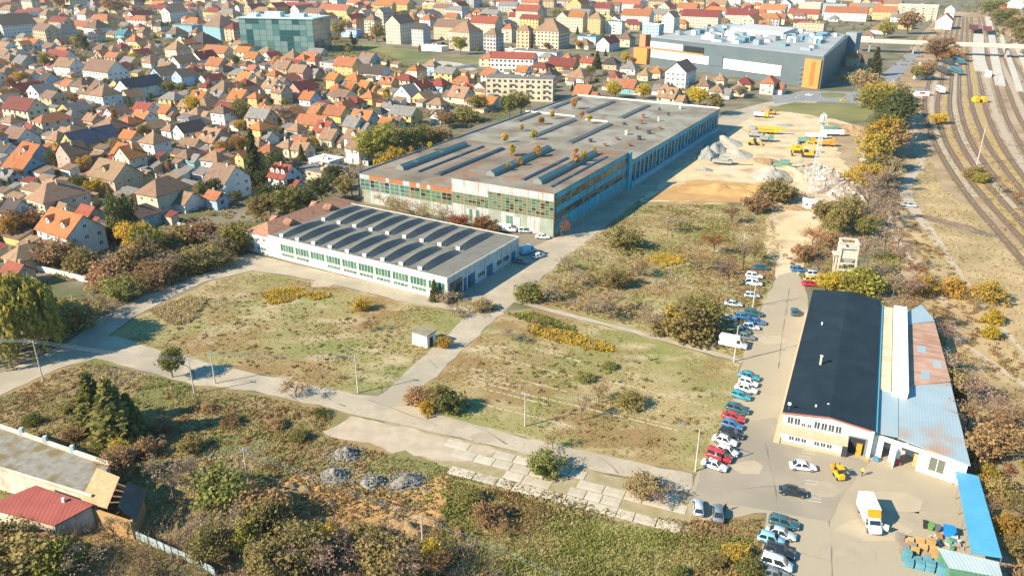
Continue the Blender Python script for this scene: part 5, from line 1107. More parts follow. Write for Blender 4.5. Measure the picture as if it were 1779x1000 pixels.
rows("""bush 1655 515 30 gold 1|bush 1710 525 36 gold 1|bush 1725 560 24 yellow 1|bush 1722 588 22 yellow 1|thicket 1690 540 34 straw 1.2|thicket 1620 560 34 brown 1.2|thicket 1640 600 40 purplebrown 1.4|thicket 1645 570 40 brown 1.3|thicket 1680 700 60 purplebrown 1.4|bare 1680 740 70 greybrown 1.1|thicket 1710 760 70 brown 1.5|thicket 1740 730 60 purplebrown 1.5|bush 1718 835 26 gold 1.2|bush 1735 865 30 olive 1.3|thicket 1760 800 46 brown 1.3|thicket 1770 900 46 olive 1.3|bush 1752 925 32 gold 1.2|thicket 1725 895 40 brown 1.2|thicket 1640 650 44 greybrown 1.4|thicket 1665 640 40 brown 1.4|bush 1775 970 36 olive 1.3|thicket 1775 760 60 brown 1.4|bush 1660 685 36 olive 1.2|bush 1680 800 40 brown 1.2|bush 1730 790 44 brown 1.3
bush 1632 215 16 yellow 1.2|bush 1703 318 16 yellowgreen 1.3|thicket 1735 335 22 greybrown 1.5|thicket 1765 355 24 rustred 1.4|bush 1690 310 20 olive 1.5""", where='on the bank below the tracks')
rows("""bare 305 880 100 greybrown 1.1|bare 270 850 70 greybrown 1|bare 340 850 80 greybrown .9|round 215 830 60 brown .9|bush 215 800 36 gold 1|bush 330 780 22 olive 1.5|bush 250 790 26 brown 1.4|bush 180 800 26 green 1.3|thicket 390 960 80 greybrown 1.3|round 360 980 70 olive 1.0|round 420 960 60 yellowgreen .9|bush 450 930 60 olive 1.3|thicket 340 950 60 purplebrown 1.4|bush 400 880 60 green 1.2|thicket 480 990 80 purplebrown 1.3|bush 520 985 70 olive 1.1|thicket 570 1000 80 purplebrown 1.4|bush 560 960 44 yellow 1|thicket 620 980 70 purplebrown 1.4|bush 660 1000 60 olive 1.2|thicket 700 1010 80 purplebrown 1.4|bush 745 980 40 yellow 1|bush 640 940 30 olive 1.3|thicket 760 1000 60 brown 1.4|bush 470 900 50 brown 1.3|bush 40 1000 70 olive 1.3|bush 90 1005 60 yellowgreen 1.2|thicket 150 990 60 greybrown 1.3|bare 200 940 60 greybrown 1|bush 20 960 50 olive 1.1|thicket 250 1000 50 brown 1.4|round 460 1010 70 olive 1|bush 120 715 14 olive 1.8|bush 60 735 16 green 1.6|bush 290 745 18 brown 1.6|bush 400 735 14 brown 1.8|bush 130 765 22 brown 1.4|bush 360 710 10 brown 1.8|bush 480 740 14 brown 1.8|bush 520 765 16 green 1.6|bush 555 720 10 green 1.8
bush 1280 965 20 gold 1.6|bush 1300 1000 30 green 1.2|bush 1240 985 18 olive 1.4|bush 1180 1000 18 green 1.4|thicket 880 930 26 brown 1.4|bush 845 905 30 brown 1.2|bush 820 870 20 green 1.4""", where='in the foreground scrub')
# saplings that grow on the factory roof
for i, p in enumerate([zl(375,115), zl(230,180), zl(165,215), zl(150,218), zl(425,180), zl(475,212), zl(25,262), zl(110,318), zl(385,425), zl(130,432), zl(510,418), zl(440,465), zl(385,490), z7(985,338), z7(1010,525), z7(1085,490), z7(1215,435), z7(1035,425), z7(490,388), z7(365,408)]):
    hr = hF+.15 if BHL.px(*p, hF)[1] < y1-1 and BHL.px(*p, hF)[0] > xs+.5 else (hL+.12 if BHL.px(*p, hL)[1] < y1+1.5 else hL)
    tpx('sapling', *p, random.Random(i).choice([12,14,16,19]), random.Random(i*3).choice(['gold','yellow','orange','orange','gold']), zr=hr, where='growing on the derelict factory roof', group='saplings on the factory roof')
# garden trees of the town (smaller and smaller towards the back)
rg = random.Random(41); n = 0; tries = 0
GC = ['green','olive','darkgreen','brown','greybrown','yellow','gold','darkgreen','rustred','yellowgreen','orange']
while n < 400 and tries < 14000:
    tries += 1; px, py = rg.uniform(-30, 1560), 22+rg.random()**1.25*330
    ok = (px < 620 and py < 400-(px > 300)*(px-300)*.35) or (620 <= px < 1130 and py < 200-(px-620)*.1 and not (700 < px < 850 and 98 < py < 130)) or (px >= 1100 and (py < 60 or (155 < py < 180 and px < 1300)))
    if not ok or (1440 < px and py > 40): continue
    X, Y = G(px, py)
    if not free(X, Y, 2.4, 2.4, .3): continue
    k = rg.choice(['round','round','column','bush','bare','conifer','round']); c = 'darkgreen' if k == 'conifer' else ('greybrown' if k == 'bare' else rg.choice(GC))
    tree(k, X, Y, rg.uniform(3.5, 8) if k != 'bush' else rg.uniform(2, 3.2), c, where='in a town garden', group='garden trees of the town'); occupy(X, Y, 2.6, 2.6); n += 1
rows("""round 800 95 26 yellowgreen 1.1|round 655 72 26 olive 1|round 1068 172 26 yellow 1.2|round 1118 172 22 yellow 1.2|round 1215 186 30 yellow 1.2|round 1030 170 18 gold 1.2|round 1240 200 34 olive 1.1|conifer 1037 120 28 darkgreen 1|round 590 68 26 olive 1|round 885 205 36 green 1|round 905 200 34 olive 1|round 830 195 26 yellowgreen 1.4|bush 810 212 24 olive 1.6|round 780 222 26 brown 1.5|conifer 1518 132 44 darkgreen 1|round 1462 146 14 gold 1|round 1503 148 16 orange 1|round 1535 66 24 yellowgreen 1.3|round 1575 60 34 brown 1.3|round 1545 178 30 straw 1.8|round 1626 108 34 brown 1.3|round 1590 140 22 green 1|round 1608 140 26 brown 1.2|bush 1640 100 16 orange 1.8|round 1740 45 24 green 1.6|round 1760 60 26 olive 1.6|round 1720 28 22 green 1.5|round 1775 75 26 olive 1.4|round 106 22 40 orange .8|round 200 30 36 brown 1.3|round 250 14 30 green 1.4|round 150 96 30 darkgreen .6|round 80 120 22 yellowgreen 1|round 210 112 18 yellow 1|round 235 112 18 yellow 1|round 40 150 22 yellow 1|round 340 200 30 yellow .8|round 420 215 34 olive 1|bush 480 215 26 greybrown 1.4""", where='among the town buildings', group='trees among the town buildings')

# ---------------------------------------------------------------- ground cover (nobody could count it)
def hashnoise(x, y, s, seed=0):
    x = x*s; y = y*s; xi = np.floor(x); yi = np.floor(y); fx = x-xi; fy = y-yi; fx = fx*fx*(3-2*fx); fy = fy*fy*(3-2*fy)
    def h(a, b): v = np.sin(a*127.1+b*311.7+seed*74.7)*43758.5453; return v-np.floor(v)
    return (h(xi, yi)*(1-fx)+h(xi+1, yi)*fx)*(1-fy)+(h(xi, yi+1)*(1-fx)+h(xi+1, yi+1)*fx)*fy
def inside(px, P):
    x, y = px[:, 0], px[:, 1]; r = np.zeros(len(px), bool); P = np.array(P)
    for i in range(len(P)):
        x0, y0 = P[i]; x1, y1_ = P[(i+1)%len(P)]
        c = ((y0 > y) != (y1_ > y)) & (x < (x1-x0)*(y-y0)/((y1_-y0) if y1_ != y0 else 1e-9)+x0); r ^= c
    return r
def sample(pxpoly, dens, rng, metric=False):
    P = np.array(pxpoly if metric else ground_poly(pxpoly)); lo, hi = P.min(0), P.max(0); n = int((hi-lo).prod()*dens)
    q = lo+(hi-lo)*rng.random((n, 2)); return q[inside(q, P)]
def tufts(name, pts, h, w, mats, pick, rng, blades=3, z=0.0, label=None):
    n = len(pts)*blades
    if n == 0: return None
    C = np.repeat(pts, blades, 0)+rng.normal(size=(n, 2))*.16; a = rng.uniform(0, 6.283, n); hh = (np.repeat(h, blades) if np.ndim(h) else h)*(.5+.9*rng.random(n)); ww = (np.repeat(w, blades) if np.ndim(w) else w)*(.6+.8*rng.random(n))
    U = np.stack([np.cos(a), np.sin(a)], 1)*ww[:, None]*.5; lean = rng.normal(size=(n, 2))*hh[:, None]*.7
    V = np.zeros((n, 4, 3)); V[:, 0, :2] = C-U; V[:, 1, :2] = C+U; V[:, 2, :2] = C+lean+U*.45; V[:, 3, :2] = C+lean-U*.45; V[:, :2, 2] = z-.02; V[:, 2:, 2] = z+hh[:, None]
    me = np_mesh(name, V.reshape(-1, 3), np.arange(4*n).reshape(-1, 4), mats, np.repeat(pick, blades))
    return stuff(link(name, me), label, 'ground cover')
GR = [leafmat('grass_'+n, a, b_, rnd=0, scale=.3) for n, a, b_ in (('green', (.205,.225,.05), (.28,.28,.075)), ('dull', (.32,.265,.10), (.40,.32,.14)), ('straw', (.45,.35,.18), (.52,.41,.22)), ('brown', (.27,.175,.075), (.34,.22,.10)), ('dark', (.19,.155,.06), (.24,.19,.08)), ('yellow', (.50,.34,.05), (.60,.42,.07)), ('grey', (.27,.235,.17), (.33,.285,.21)))]
rng = np.random.default_rng(6)
def pickmix(p, wts, s1=.09, s2=.5, seed=0):
    """choose palette by patch noise: wts list of (index, weight)"""
    v = .62*hashnoise(p[:, 0], p[:, 1], s1, seed)+.23*hashnoise(p[:, 0], p[:, 1], s2, seed+3)+.15*rng.random(len(p))
    r = np.argsort(np.argsort(v))/max(len(p)-1, 1); cum = np.cumsum([w for _, w in wts]); cum = cum/cum[-1]
    return np.array([i for i, _ in wts])[np.searchsorted(cum, r).clip(0, len(wts)-1)]
FA = [(215,587),(245,552),(312,517),(367,491),(440,474),(520,486),(600,503),(690,525),(760,538),(808,550),(786,570),(736,615),(662,680),(610,680),(520,661),(420,640),(290,609)]
FB = [(878,545),(925,539),(1000,558),(1080,578),(1160,600),(1280,635),(1266,700),(1240,760),(1206,818),(1100,799),(984,773),(880,749),(762,715),(712,696),(768,648)]
FC_ = [(914,512),(990,445),(1108,356),(1250,356),(1340,376),(1358,430),(1345,478),(1305,555),(1284,622),(1235,604),(1160,584),(1080,562),(1000,542),(930,524)]
LOW = [(-120,745),(0,692),(100,646),(165,628),(250,650),(340,674),(440,686),(540,708),(580,722),(560,755),(640,780),(780,812),(900,838),(1080,892),(1190,905),(1325,900),(1316,1050),(-180,1050)]
def bias(p, d):  # thin out by patches
    return p[(hashnoise(p[:, 0], p[:, 1], .13, 9)*.7+hashnoise(p[:, 0], p[:, 1], .6, 4)*.3) > d*rng.random(len(p))]
p = bias(sample(FA, 3.6, rng), .9); tufts('dry_grass', p, .12*(.5+hashnoise(p[:,0],p[:,1],.2)), .34, GR, pickmix(p, [(4,.12),(3,.24),(0,.22),(1,.22),(2,.15),(6,.05)], s1=.055), rng, label='dry brown and green grass of the field before the white hall')
p = bias(sample(FB, 3.6, rng), .9); tufts('dry_grass', p, .12*(.5+hashnoise(p[:,0],p[:,1],.2)), .34, GR, pickmix(p, [(3,.16),(4,.05),(0,.38),(1,.24),(2,.12),(6,.05)], s1=.05, seed=5), rng, label='patchy green grass of the field beside the parked cars')
p = bias(sample(FC_, 4.0, rng), .7); tufts('dry_grass', p, .22*(.5+hashnoise(p[:,0],p[:,1],.2)), .42, GR, pickmix(p, [(3,.28),(4,.10),(0,.22),(1,.22),(2,.13),(6,.05)], s1=.05, seed=8), rng, label='rank brown weeds of the field north of the lane')
p = bias(sample(LOW, 6.0, rng), .6); tufts('rough_grass', p, .20*(.4+hashnoise(p[:,0],p[:,1],.2)), .38, GR, pickmix(p, [(3,.30),(4,.18),(0,.18),(1,.22),(2,.08),(6,.04)], s1=.06, seed=12), rng, label='rough grass and weeds of the foreground')
for q, i, lab in (([(455,515),(470,505),(520,500),(530,512),(500,525),(470,530)],5,'a'),([(525,512),(560,508),(575,515),(545,522)],5,'b'),([(915,575),(930,565),(1000,580),(1060,600),(1070,612),(1030,608),(960,592)],5,'c'),([(1125,452),(1145,440),(1185,446),(1190,456),(1150,464)],5,'f'),([(260,540),(330,515),(360,520),(330,560),(300,565)],2,'d'),([(880,545),(930,545),(1000,570),(1000,575),(920,560)],0,'e')):
    p = bias(sample(q, 14, rng), .6); nm = {'a': 'west patch of yellow weeds on the field before the white hall', 'b': 'smaller east patch of yellow weeds before the white hall', 'c': 'strip of yellow weeds beside the thin field lane', 'f': 'gold weeds on the field north of the lane', 'd': 'pale straw patch at the west end of the first field', 'e': 'green strip along the top of the middle field'}[lab]
    tufts('weed_patch', p, .5, .42, GR, np.where(rng.random(len(p)) < .8, i, 1), rng, label=nm)
def shrubmass(name, pts, size, nl, mats, pick, label, leaf=.27, h=1.0):
    """low shrubs as leaf and twig faces in one mesh"""
    n = len(pts); d = rng.normal(size=(n, nl, 3)); d /= np.linalg.norm(d, axis=2)[..., None]; d[..., 2] = np.abs(d[..., 2]); s = (size*(.6+.8*rng.random(n)))[:, None, None]
    C = np.concatenate([pts, np.zeros((n, 1))], 1)[:, None]+d*s*np.array([1, 1, h])*(.35+.65*rng.random((n, nl, 1)))
    P, Q = leaf_quads(C.reshape(-1, 3), d.reshape(-1, 3)+np.array([0, 0, .3]), leaf, rng)
    mi = np.repeat(pick, nl); sw = rng.random(len(mi)) < .18; mi = np.where(sw, rng.integers(0, len(mats), len(mi)), mi)
    return stuff(link(name, np_mesh(name, P, Q, mats, mi)), label, 'undergrowth')
SH = [LEAF[k] for k in ('green','olive','brown','greybrown','purplebrown','rustred','yellowgreen','straw')]
def twigs(name, pts, h, w, label, mats, pick): return tufts(name, pts, h, w, mats, pick, rng, blades=7, label=label)
def shp(p, w, seed): return pickmix(p, w, .12, .4, seed)
p = bias(sample([(-150,900),(150,830),(260,860),(380,860),(470,850),(560,840),(700,870),(780,900),(860,1000),(860,1060),(-180,1060)], .16, rng), .4); shrubmass('scrub_mass', p, .95, 70, SH, shp(p, [(2,.28),(3,.28),(4,.2),(7,.08),(1,.12),(0,.04)], 2), 'tangled scrub filling the bottom left foreground', h=1.05)
p2 = bias(sample([(-150,930),(380,900),(560,900),(860,960),(860,1060),(-180,1060)], .5, rng), .5); twigs('bare_twigs', p2, 2.2, .07, 'bare grey twigs among the foreground scrub', SH, shp(p2, [(3,.5),(4,.4),(2,.1)], 7))
p = bias(sample([(0,700),(160,640),(330,690),(560,715),(560,760),(500,840),(300,850),(150,800),(0,760)], .14, rng), .5); shrubmass('scrub_mass', p, .8, 50, SH, shp(p, [(2,.4),(5,.15),(1,.2),(7,.1),(3,.1),(0,.05)], 3), 'low shrubs on the slope below the main road', h=.8)
p = sample([(780,836),(900,858),(1000,895),(1150,925),(1310,935),(1300,1060),(800,1060),(760,920)], 8, rng); tufts('tall_weeds', p, .30*(.4+hashnoise(p[:,0],p[:,1],.35)), .30, [LEAF['green'],LEAF['yellowgreen'],GR[0],GR[1],GR[3]], pickmix(p, [(2,.35),(0,.25),(3,.2),(4,.2)], s1=.08, seed=31), rng, label='tall green weeds below the slab apron')
p = bias(sample([(470,850),(560,820),(640,840),(760,860),(800,900),(720,940),(600,930),(480,900)], .3, rng), .5); shrubmass('weed_mass', p, .75, 40, [LEAF[k] for k in ('gold','olive','straw','brown','straw','rustred','gold','straw')], shp(p, [(2,.3),(0,.3),(3,.25),(1,.15)], 5), 'straw-coloured weeds on the heaps below the road', leaf=.22, h=.7)
p = bias(sample([(1400,470),(1420,400),(1450,350),(1500,320),(1540,250),(1560,300),(1545,400),(1580,480),(1640,600),(1660,640),(1620,640),(1570,540),(1520,530),(1430,500)], .26, rng), .3); shrubmass('scrub_mass', p, 1.7, 70, SH, shp(p, [(2,.25),(3,.3),(4,.15),(1,.2),(6,.1)], 6), 'brown scrub belt between the warehouse and the dirt track', h=1.0)
p = bias(sample([(1640,600),(1690,680),(1800,800),(1800,1050),(1750,1050),(1725,850),(1690,800),(1660,680)], .2, rng), .3); shrubmass('scrub_mass', p, 1.2, 70, SH, shp(p, [(2,.35),(1,.25),(4,.2),(6,.1),(5,.1)], 9), 'scrub slope behind the warehouse at the right edge', h=1.0)
p = bias(sample([(60,560),(180,530),(260,490),(400,430),(420,440),(330,485),(250,508),(120,590),(60,610)], .2, rng), .3); shrubmass('scrub_mass', p, 1.2, 40, SH, shp(p, [(0,.3),(1,.3),(2,.25),(3,.15)], 10), 'dark scrub along the west road', h=1.1)
p = bias(sample([(1575,200),(1640,330),(1779,430),(1900,560),(1900,1000),(1790,760),(1700,560),(1610,440),(1600,320)], .55, rng), .5); tufts('bank_grass', p, .3, .5, GR, pickmix(p, [(2,.35),(1,.3),(3,.2),(0,.15)], seed=20), rng, blades=2, label='dry grass of the railway bank')
p = bias(sample([(900,520),(980,450),(1110,360),(1250,380),(1330,400),(1290,520),(1240,590),(1060,550)], .10, rng), .7); shrubmass('scrub_mass', p, 1.0, 30, SH, shp(p, [(2,.3),(3,.25),(1,.2),(5,.15),(0,.1)], 14), 'brown briars on the field north of the lane', h=.7)
p = bias(sample([(800,660),(900,560),(1060,600),(1240,650),(1220,780),(1000,760),(800,710)], .12, rng), .7); shrubmass('scrub_mass', p, .6, 26, SH, shp(p, [(2,.3),(3,.2),(1,.2),(0,.3)], 15), 'scattered low weeds on the middle field', h=.6)
p = bias(sample([(260,580),(420,500),(700,560),(640,670),(400,630)], .13, rng), .7); shrubmass('scrub_mass', p, .55, 26, SH, shp(p, [(2,.35),(3,.25),(1,.2),(0,.2)], 16), 'scattered low weeds on the west field', h=.6)
p = bias(sample([(1600,200),(1640,190),(1779,260),(1900,420),(1900,640),(1779,440),(1660,330)], .35, rng), .7); tufts('track_weeds', p, .3, .6, GR, pickmix(p, [(3,.4),(1,.25),(2,.25),(0,.1)], s1=.05, seed=40), rng, blades=2, label='dry weeds scattered between the railway tracks')
p = bias(sample([(1545,340),(1560,330),(1575,360),(1610,400),(1700,530),(1830,700),(1830,900),(1720,720),(1650,590),(1590,480),(1550,410)], .22, rng), .5); shrubmass('scrub_mass', p, 1.0, 44, SH, shp(p, [(2,.4),(7,.2),(1,.2),(5,.2)], 41), 'low brown scrub along the dirt track', h=.7)
p = bias(sample([(1690,300),(1720,295),(1779,330),(1850,420),(1850,470),(1760,400)], .1, rng), .5); shrubmass('scrub_mass', p, 1.0, 40, SH, shp(p, [(2,.4),(1,.3),(5,.3)], 42), 'brown bushes between the curving tracks', h=.8)
p = sample([(1530,150),(1560,105),(1610,60),(1640,20),(1652,20),(1640,70),(1620,130),(1600,165),(1560,158)], .02, rng); p = p[np.array([free(a, b, 2, 2, .3) for a, b in p])]; p = bias(p, .8); shrubmass('station_hedges', p, 1.6, 30, SH, shp(p, [(0,.3),(2,.35),(1,.35)], 50), 'bushes between the station road and the tracks', leaf=.6, h=.9)
p = sample([(-250,8),(2000,8),(2000,60),(1745,90),(1700,20),(1560,55),(1100,55),(900,100),(600,64),(-150,110)], .0022, rng); p = p[np.array([free(a, b, 4, 4, .2) for a, b in p])]; p = bias(p, .7); shrubmass('far_trees', p, 3.6, 60, SH, shp(p, [(0,.3),(2,.25),(1,.25),(5,.1),(3,.1)], 51), 'far trees scattered through the distant town', leaf=1.2, h=1.5)
p = sample([(1690,5),(1850,5),(1850,150),(1779,95),(1725,40)], .006, rng); shrubmass('far_wood', p, 3.4, 60, SH, shp(p, [(0,.35),(1,.35),(2,.3)], 52), 'line of trees beyond the tracks, top right corner', leaf=1.1, h=1.4)
# undergrowth of the gardens
p = bias(sample([(-60,40),(520,40),(760,130),(900,190),(640,290),(430,420),(250,480),(-60,520)], .10, rng), .3)
ok = np.array([free(a, b, 1.2, 1.2, .1) for a, b in p]); p = p[ok]; shrubmass('garden_hedges', p, 1.2, 22, SH, shp(p, [(0,.3),(1,.25),(2,.25),(3,.2)], 17), 'hedges and bushes between the town houses', leaf=.5, h=1.0)
# ================================================================ vehicles
CARGLASS = glassmat('car_glass', (.02,.03,.035), .08); LAMP = mat('headlight', (.75,.75,.72), rough=.2); TAIL = mat('tail_light', (.45,.03,.02), rough=.3); RIM = mat('alloy_rim', (.50,.50,.52), rough=.3, metal=.8)
def paint(name, c):
    m = mat('paint_'+name, c, rough=.28, spec=.5); m.node_tree.nodes['Principled BSDF'].inputs['Coat Weight'].default_value = .5; return m
PAINT = {n: paint(n, c) for n, c in (('white', (.80,.79,.77)), ('silver', (.42,.46,.48)), ('grey', (.16,.18,.19)), ('black', (.02,.024,.028)), ('darkteal', (.03,.10,.12)), ('teal', (.04,.26,.32)), ('blue', (.05,.16,.34)), ('skyblue', (.22,.48,.62)), ('red', (.52,.03,.03)), ('yellow', (.72,.46,.03)), ('green', (.08,.16,.10)), ('orange', (.66,.26,.03)))}
PN = {'darkteal': 'dark teal', 'skyblue': 'pale blue', 'teal': 'turquoise'}
def loft(m, secs, mt=0):
    """secs: list of (x, [(y,z)...]) equal counts; closed loops"""
    k = len(secs[0][1]); n0 = len(m.v)
    for x, pts in secs: m.v += [(x, y, z) for y, z in pts]
    for i in range(len(secs)-1):
        for j in range(k):
            a = n0+i*k+j; b = n0+i*k+(j+1)%k; m.f.append((a, b, b+k, a+k)); m.m.append(mt)
    m.f.append(tuple(n0+j for j in range(k))[::-1]); m.m.append(mt); m.f.append(tuple(n0+(len(secs)-1)*k+j for j in range(k))); m.m.append(mt)
def sec(hw, zb, zt, inset=.12): return [(-hw+.06, zb), (hw-.06, zb), (hw, zb+.18), (hw, zt-.18), (hw-inset, zt), (-hw+inset, zt), (-hw, zt-.18), (-hw, zb+.18)]
WH_ME = MB(); WH_ME.tube((0,-.1,0),(0,.1,0),.32,.32,14); WH_ME = WH_ME.mesh('wheel', RUBBER); RIM_ME = MB().tube((0,-.112,0),(0,.112,0),.20,.20,10).mesh('rim', RIM)
CARP = {}
def car_proto(kind):
    L_, hw, zh, cab, H_ = {'sedan': (4.5,.88,.86,(-1.75,-1.05,.35,1.0),1.45), 'hatch': (4.0,.86,.90,(-1.95,-1.55,.35,.95),1.48), 'wagon': (4.6,.88,.90,(-2.2,-1.85,.4,1.05),1.52), 'suv': (4.5,.92,1.02,(-2.15,-1.8,.45,1.05),1.72), 'mpv': (4.5,.92,1.05,(-2.2,-2.0,.75,1.55),1.85)}[kind]
    h = L_/2; B = MB()
    loft(B, [(-h,sec(hw*.86,.38,zh*.86)),(-h+.12,sec(hw*.95,.26,zh*.98)),(-h+.6,sec(hw,.22,zh)),(0,sec(hw,.2,zh)),(cab[3],sec(hw,.2,zh*.98)),(h-.5,sec(hw*.97,.22,zh*.88)),(h-.1,sec(hw*.88,.28,zh*.76)),(h,sec(hw*.78,.36,zh*.64))])
    x0, x1, x2, x3 = cab; r = hw-.26; b = hw-.06; zt = H_; zb = zh-.06; n = len(B.v)
    P = [(x0,-b,zb),(x3,-b,zb),(x3,b,zb),(x0,b,zb),(x1,-r,zt),(x2,-r,zt),(x2,r,zt),(x1,r,zt)]
    B.v += P
    for q in ((4,5,6,7),(0,1,5,4),(1,2,6,5),(2,3,7,6),(3,0,4,7)): B.f.append(tuple(n+i for i in q)); B.m.append(0)
    parts = {'body': B}
    def inset(q, f=.86, off=.018):
        q = [Vector(p) for p in q]; c = sum(q, Vector())/4; nn = (q[1]-q[0]).cross(q[3]-q[0]).normalized()
        if nn.dot(c-Vector((0,0,.8))) < 0: nn = -nn
        return [c+(p-c)*f+nn*off for p in q]
    W_ = []
    W_.append(('windscreen', inset([P[1],P[2],P[6],P[5]]))); W_.append(('rear_window', inset([P[0],P[3],P[7],P[4]])))
    for s in (0, 1):
        a, b2, c2, d2 = ([P[0],P[1],P[5],P[4]] if s == 0 else [P[3],P[2],P[6],P[7]]); a, b2, c2, d2 = (Vector(v) for v in (a, b2, c2, d2)); mb_, mt_ = (a+b2)/2, (d2+c2)/2
        W_.append(('side_window', inset([a, mb_, mt_, d2], .84))); W_.append(('side_window', inset([mb_, b2, c2, mt_], .84)))
    return kind, L_, hw, parts, W_, zh
def make_car_proto(kind):
    k, L_, hw, parts, W_, zh = car_proto(kind); root = bpy.data.objects.new('parked_car', None); COL.objects.link(root)
    o = parts['body'].build('body', PAINT['white'], root, bevel=.035, smooth=True)
    for nm, q in W_: m = MB(); m.poly(q); m.build(nm, CARGLASS, root)
    for x in (-L_/2+.8, L_/2-.82):
        for s in (-1, 1): w = link('wheel', WH_ME, root, (x, s*(hw-.09), .32)); link('rim', RIM_ME, w)
    for s in (-1, 1):
        m = MB(); m.box(L_/2-.16,L_/2-.02,s*.56-.16,s*.56+.16,zh*.56,zh*.70); m.build('headlight', LAMP, root); m = MB(); m.box(-L_/2-.01,-L_/2+.1,s*.6-.15,s*.6+.15,zh*.66,zh*.86); m.build('tail_light', TAIL, root)
    for s in (-1, 1): m = MB(); m.box(.62,.78,s*(hw+.02)-.1,s*(hw+.02)+.1,zh-.02,zh+.13); m.build('mirror', PAINT['black'], root)
    return root
used = {}
def car(kind, px, py, ang, col, where, label=None, group='parked cars', name='parked_car', metric=None):
    X, Y = metric or G(px, py)
    if kind not in CARP: CARP[kind] = make_car_proto(kind); r = CARP[kind]
    else: r = copy_tree(CARP[kind])
    r.location = (X, Y, .06); r.rotation_euler = (0, 0, D(ang))
    for c in r.children:
        if c.name.startswith('body'): setmat(c, 0, PAINT[col])
    kn = {'sedan': 'saloon car', 'hatch': 'hatchback', 'wagon': 'estate car', 'suv': 'tall car', 'mpv': 'people carrier'}[kind]
    tag(r, label or f'{PN.get(col, col)} {kn} {where}', 'car', group); return r
ROWN = 'in the row beside the middle field'
for k, px, py, a, c, w in (('sedan',1301,657,-32,'teal',ROWN+', farthest'),('hatch',1300,668,-32,'white',ROWN+', second from the far end'),('sedan',1296,679,-32,'white',ROWN+', third from the far end'),('hatch',1287,691,-32,'teal',ROWN+', fourth from far end'),('wagon',1281,714,-30,'darkteal',ROWN+', behind the red saloon'),('sedan',1274,728,-30,'red',ROWN),('hatch',1272,742,-30,'blue',ROWN),('wagon',1270,757,-30,'black',ROWN),('sedan',1259,769,-30,'white',ROWN+', before the black estate'),('hatch',1263,788,-32,'white',ROWN+', behind the red tall car'),('mpv',1249,797,-32,'red',ROWN),('sedan',1241,812,-32,'white',ROWN+', nearest the light pole'),
  ('sedan',1321,468,-8,'darkteal','at the far end of the upper parking'),('wagon',1310,482,-20,'white','at the upper parking'),('mpv',1309,495,-18,'white','at the upper parking, beside the white estate'),('hatch',1306,516,-10,'silver','alone by the upper light pole'),('sedan',1274,531,-18,'silver','on the grass of the upper parking'),('suv',1308,548,-18,'darkteal','at the upper parking'),('hatch',1265,556,-15,'silver','by the bushes of the upper parking'),('hatch',1289,553,-10,'blue','between parked cars at the upper parking'),('sedan',1313,562,-18,'blue','at the upper parking, beside a white hatchback'),('hatch',1304,571,-18,'white','at the upper parking, beside a blue saloon'),('wagon',1286,578,-18,'green','at the upper parking'),('sedan',1294,588,-20,'grey','behind the white van'),
  ('hatch',1380,545,72,'darkteal','beside the dark roofed warehouse'),('wagon',1387,471,-5,'blue','by the concrete tower, farthest'),('suv',1414,480,-10,'silver','by the concrete tower'),('hatch',1409,489,-8,'yellow','by the concrete tower'),('sedan',1407,496,-6,'red','by the concrete tower, nearest'),
  ('sedan',1394,814,-9,'white','parked before the warehouse annex'),('sedan',1377,858,-16,'black','in the middle of the yard'),('hatch',1213,886,78,'silver','by the road corner'),('sedan',1247,895,78,'grey','by the road corner'),
  ('wagon',1361,912,-24,'darkteal','in the lower row, farthest'),('sedan',1356,931,-24,'silver','in the lower row'),('hatch',1339,941,-24,'skyblue','in the lower row'),('suv',1353,963,-24,'black','in the lower row'),('mpv',1348,984,-24,'white','in the lower row'),('sedan',1345,1002,-24,'grey','in the lower row, at the bottom edge'),
  ('hatch',936,447,40,'white','beside the pale blue van'),('sedan',905,457,-20,'grey','in the shade by the white hall'),('sedan',943,414,-10,'white','before the glazed factory front'),('suv',913,404,-5,'silver','before the glazed factory front'),
  ('wagon',1580,359,-27,'silver','on the dirt track bend'),('hatch',1152,281,62,'blue','in the factory shade, farther'),('sedan',1131,298,62,'blue','in the factory shade, nearer'),
  ('hatch',1556,173,-10,'silver','in the small car park, leftmost'),('sedan',1572,164,-40,'grey','in the small car park, farthest'),('sedan',1581,170,-40,'white','in the small car park'),('hatch',1588,178,-50,'blue','in the small car park'),('hatch',1570,183,-20,'teal','in the small car park, nearest'),
  ('sedan',1406,167,-8,'white','on the roundabout road'),('wagon',1389,171,-4,'silver','on the roundabout road'),('sedan',1466,176,-5,'yellow','on the roundabout road'),('sedan',1488,175,-5,'grey','on the roundabout road')):
    car(k, px, py, a, c, w)
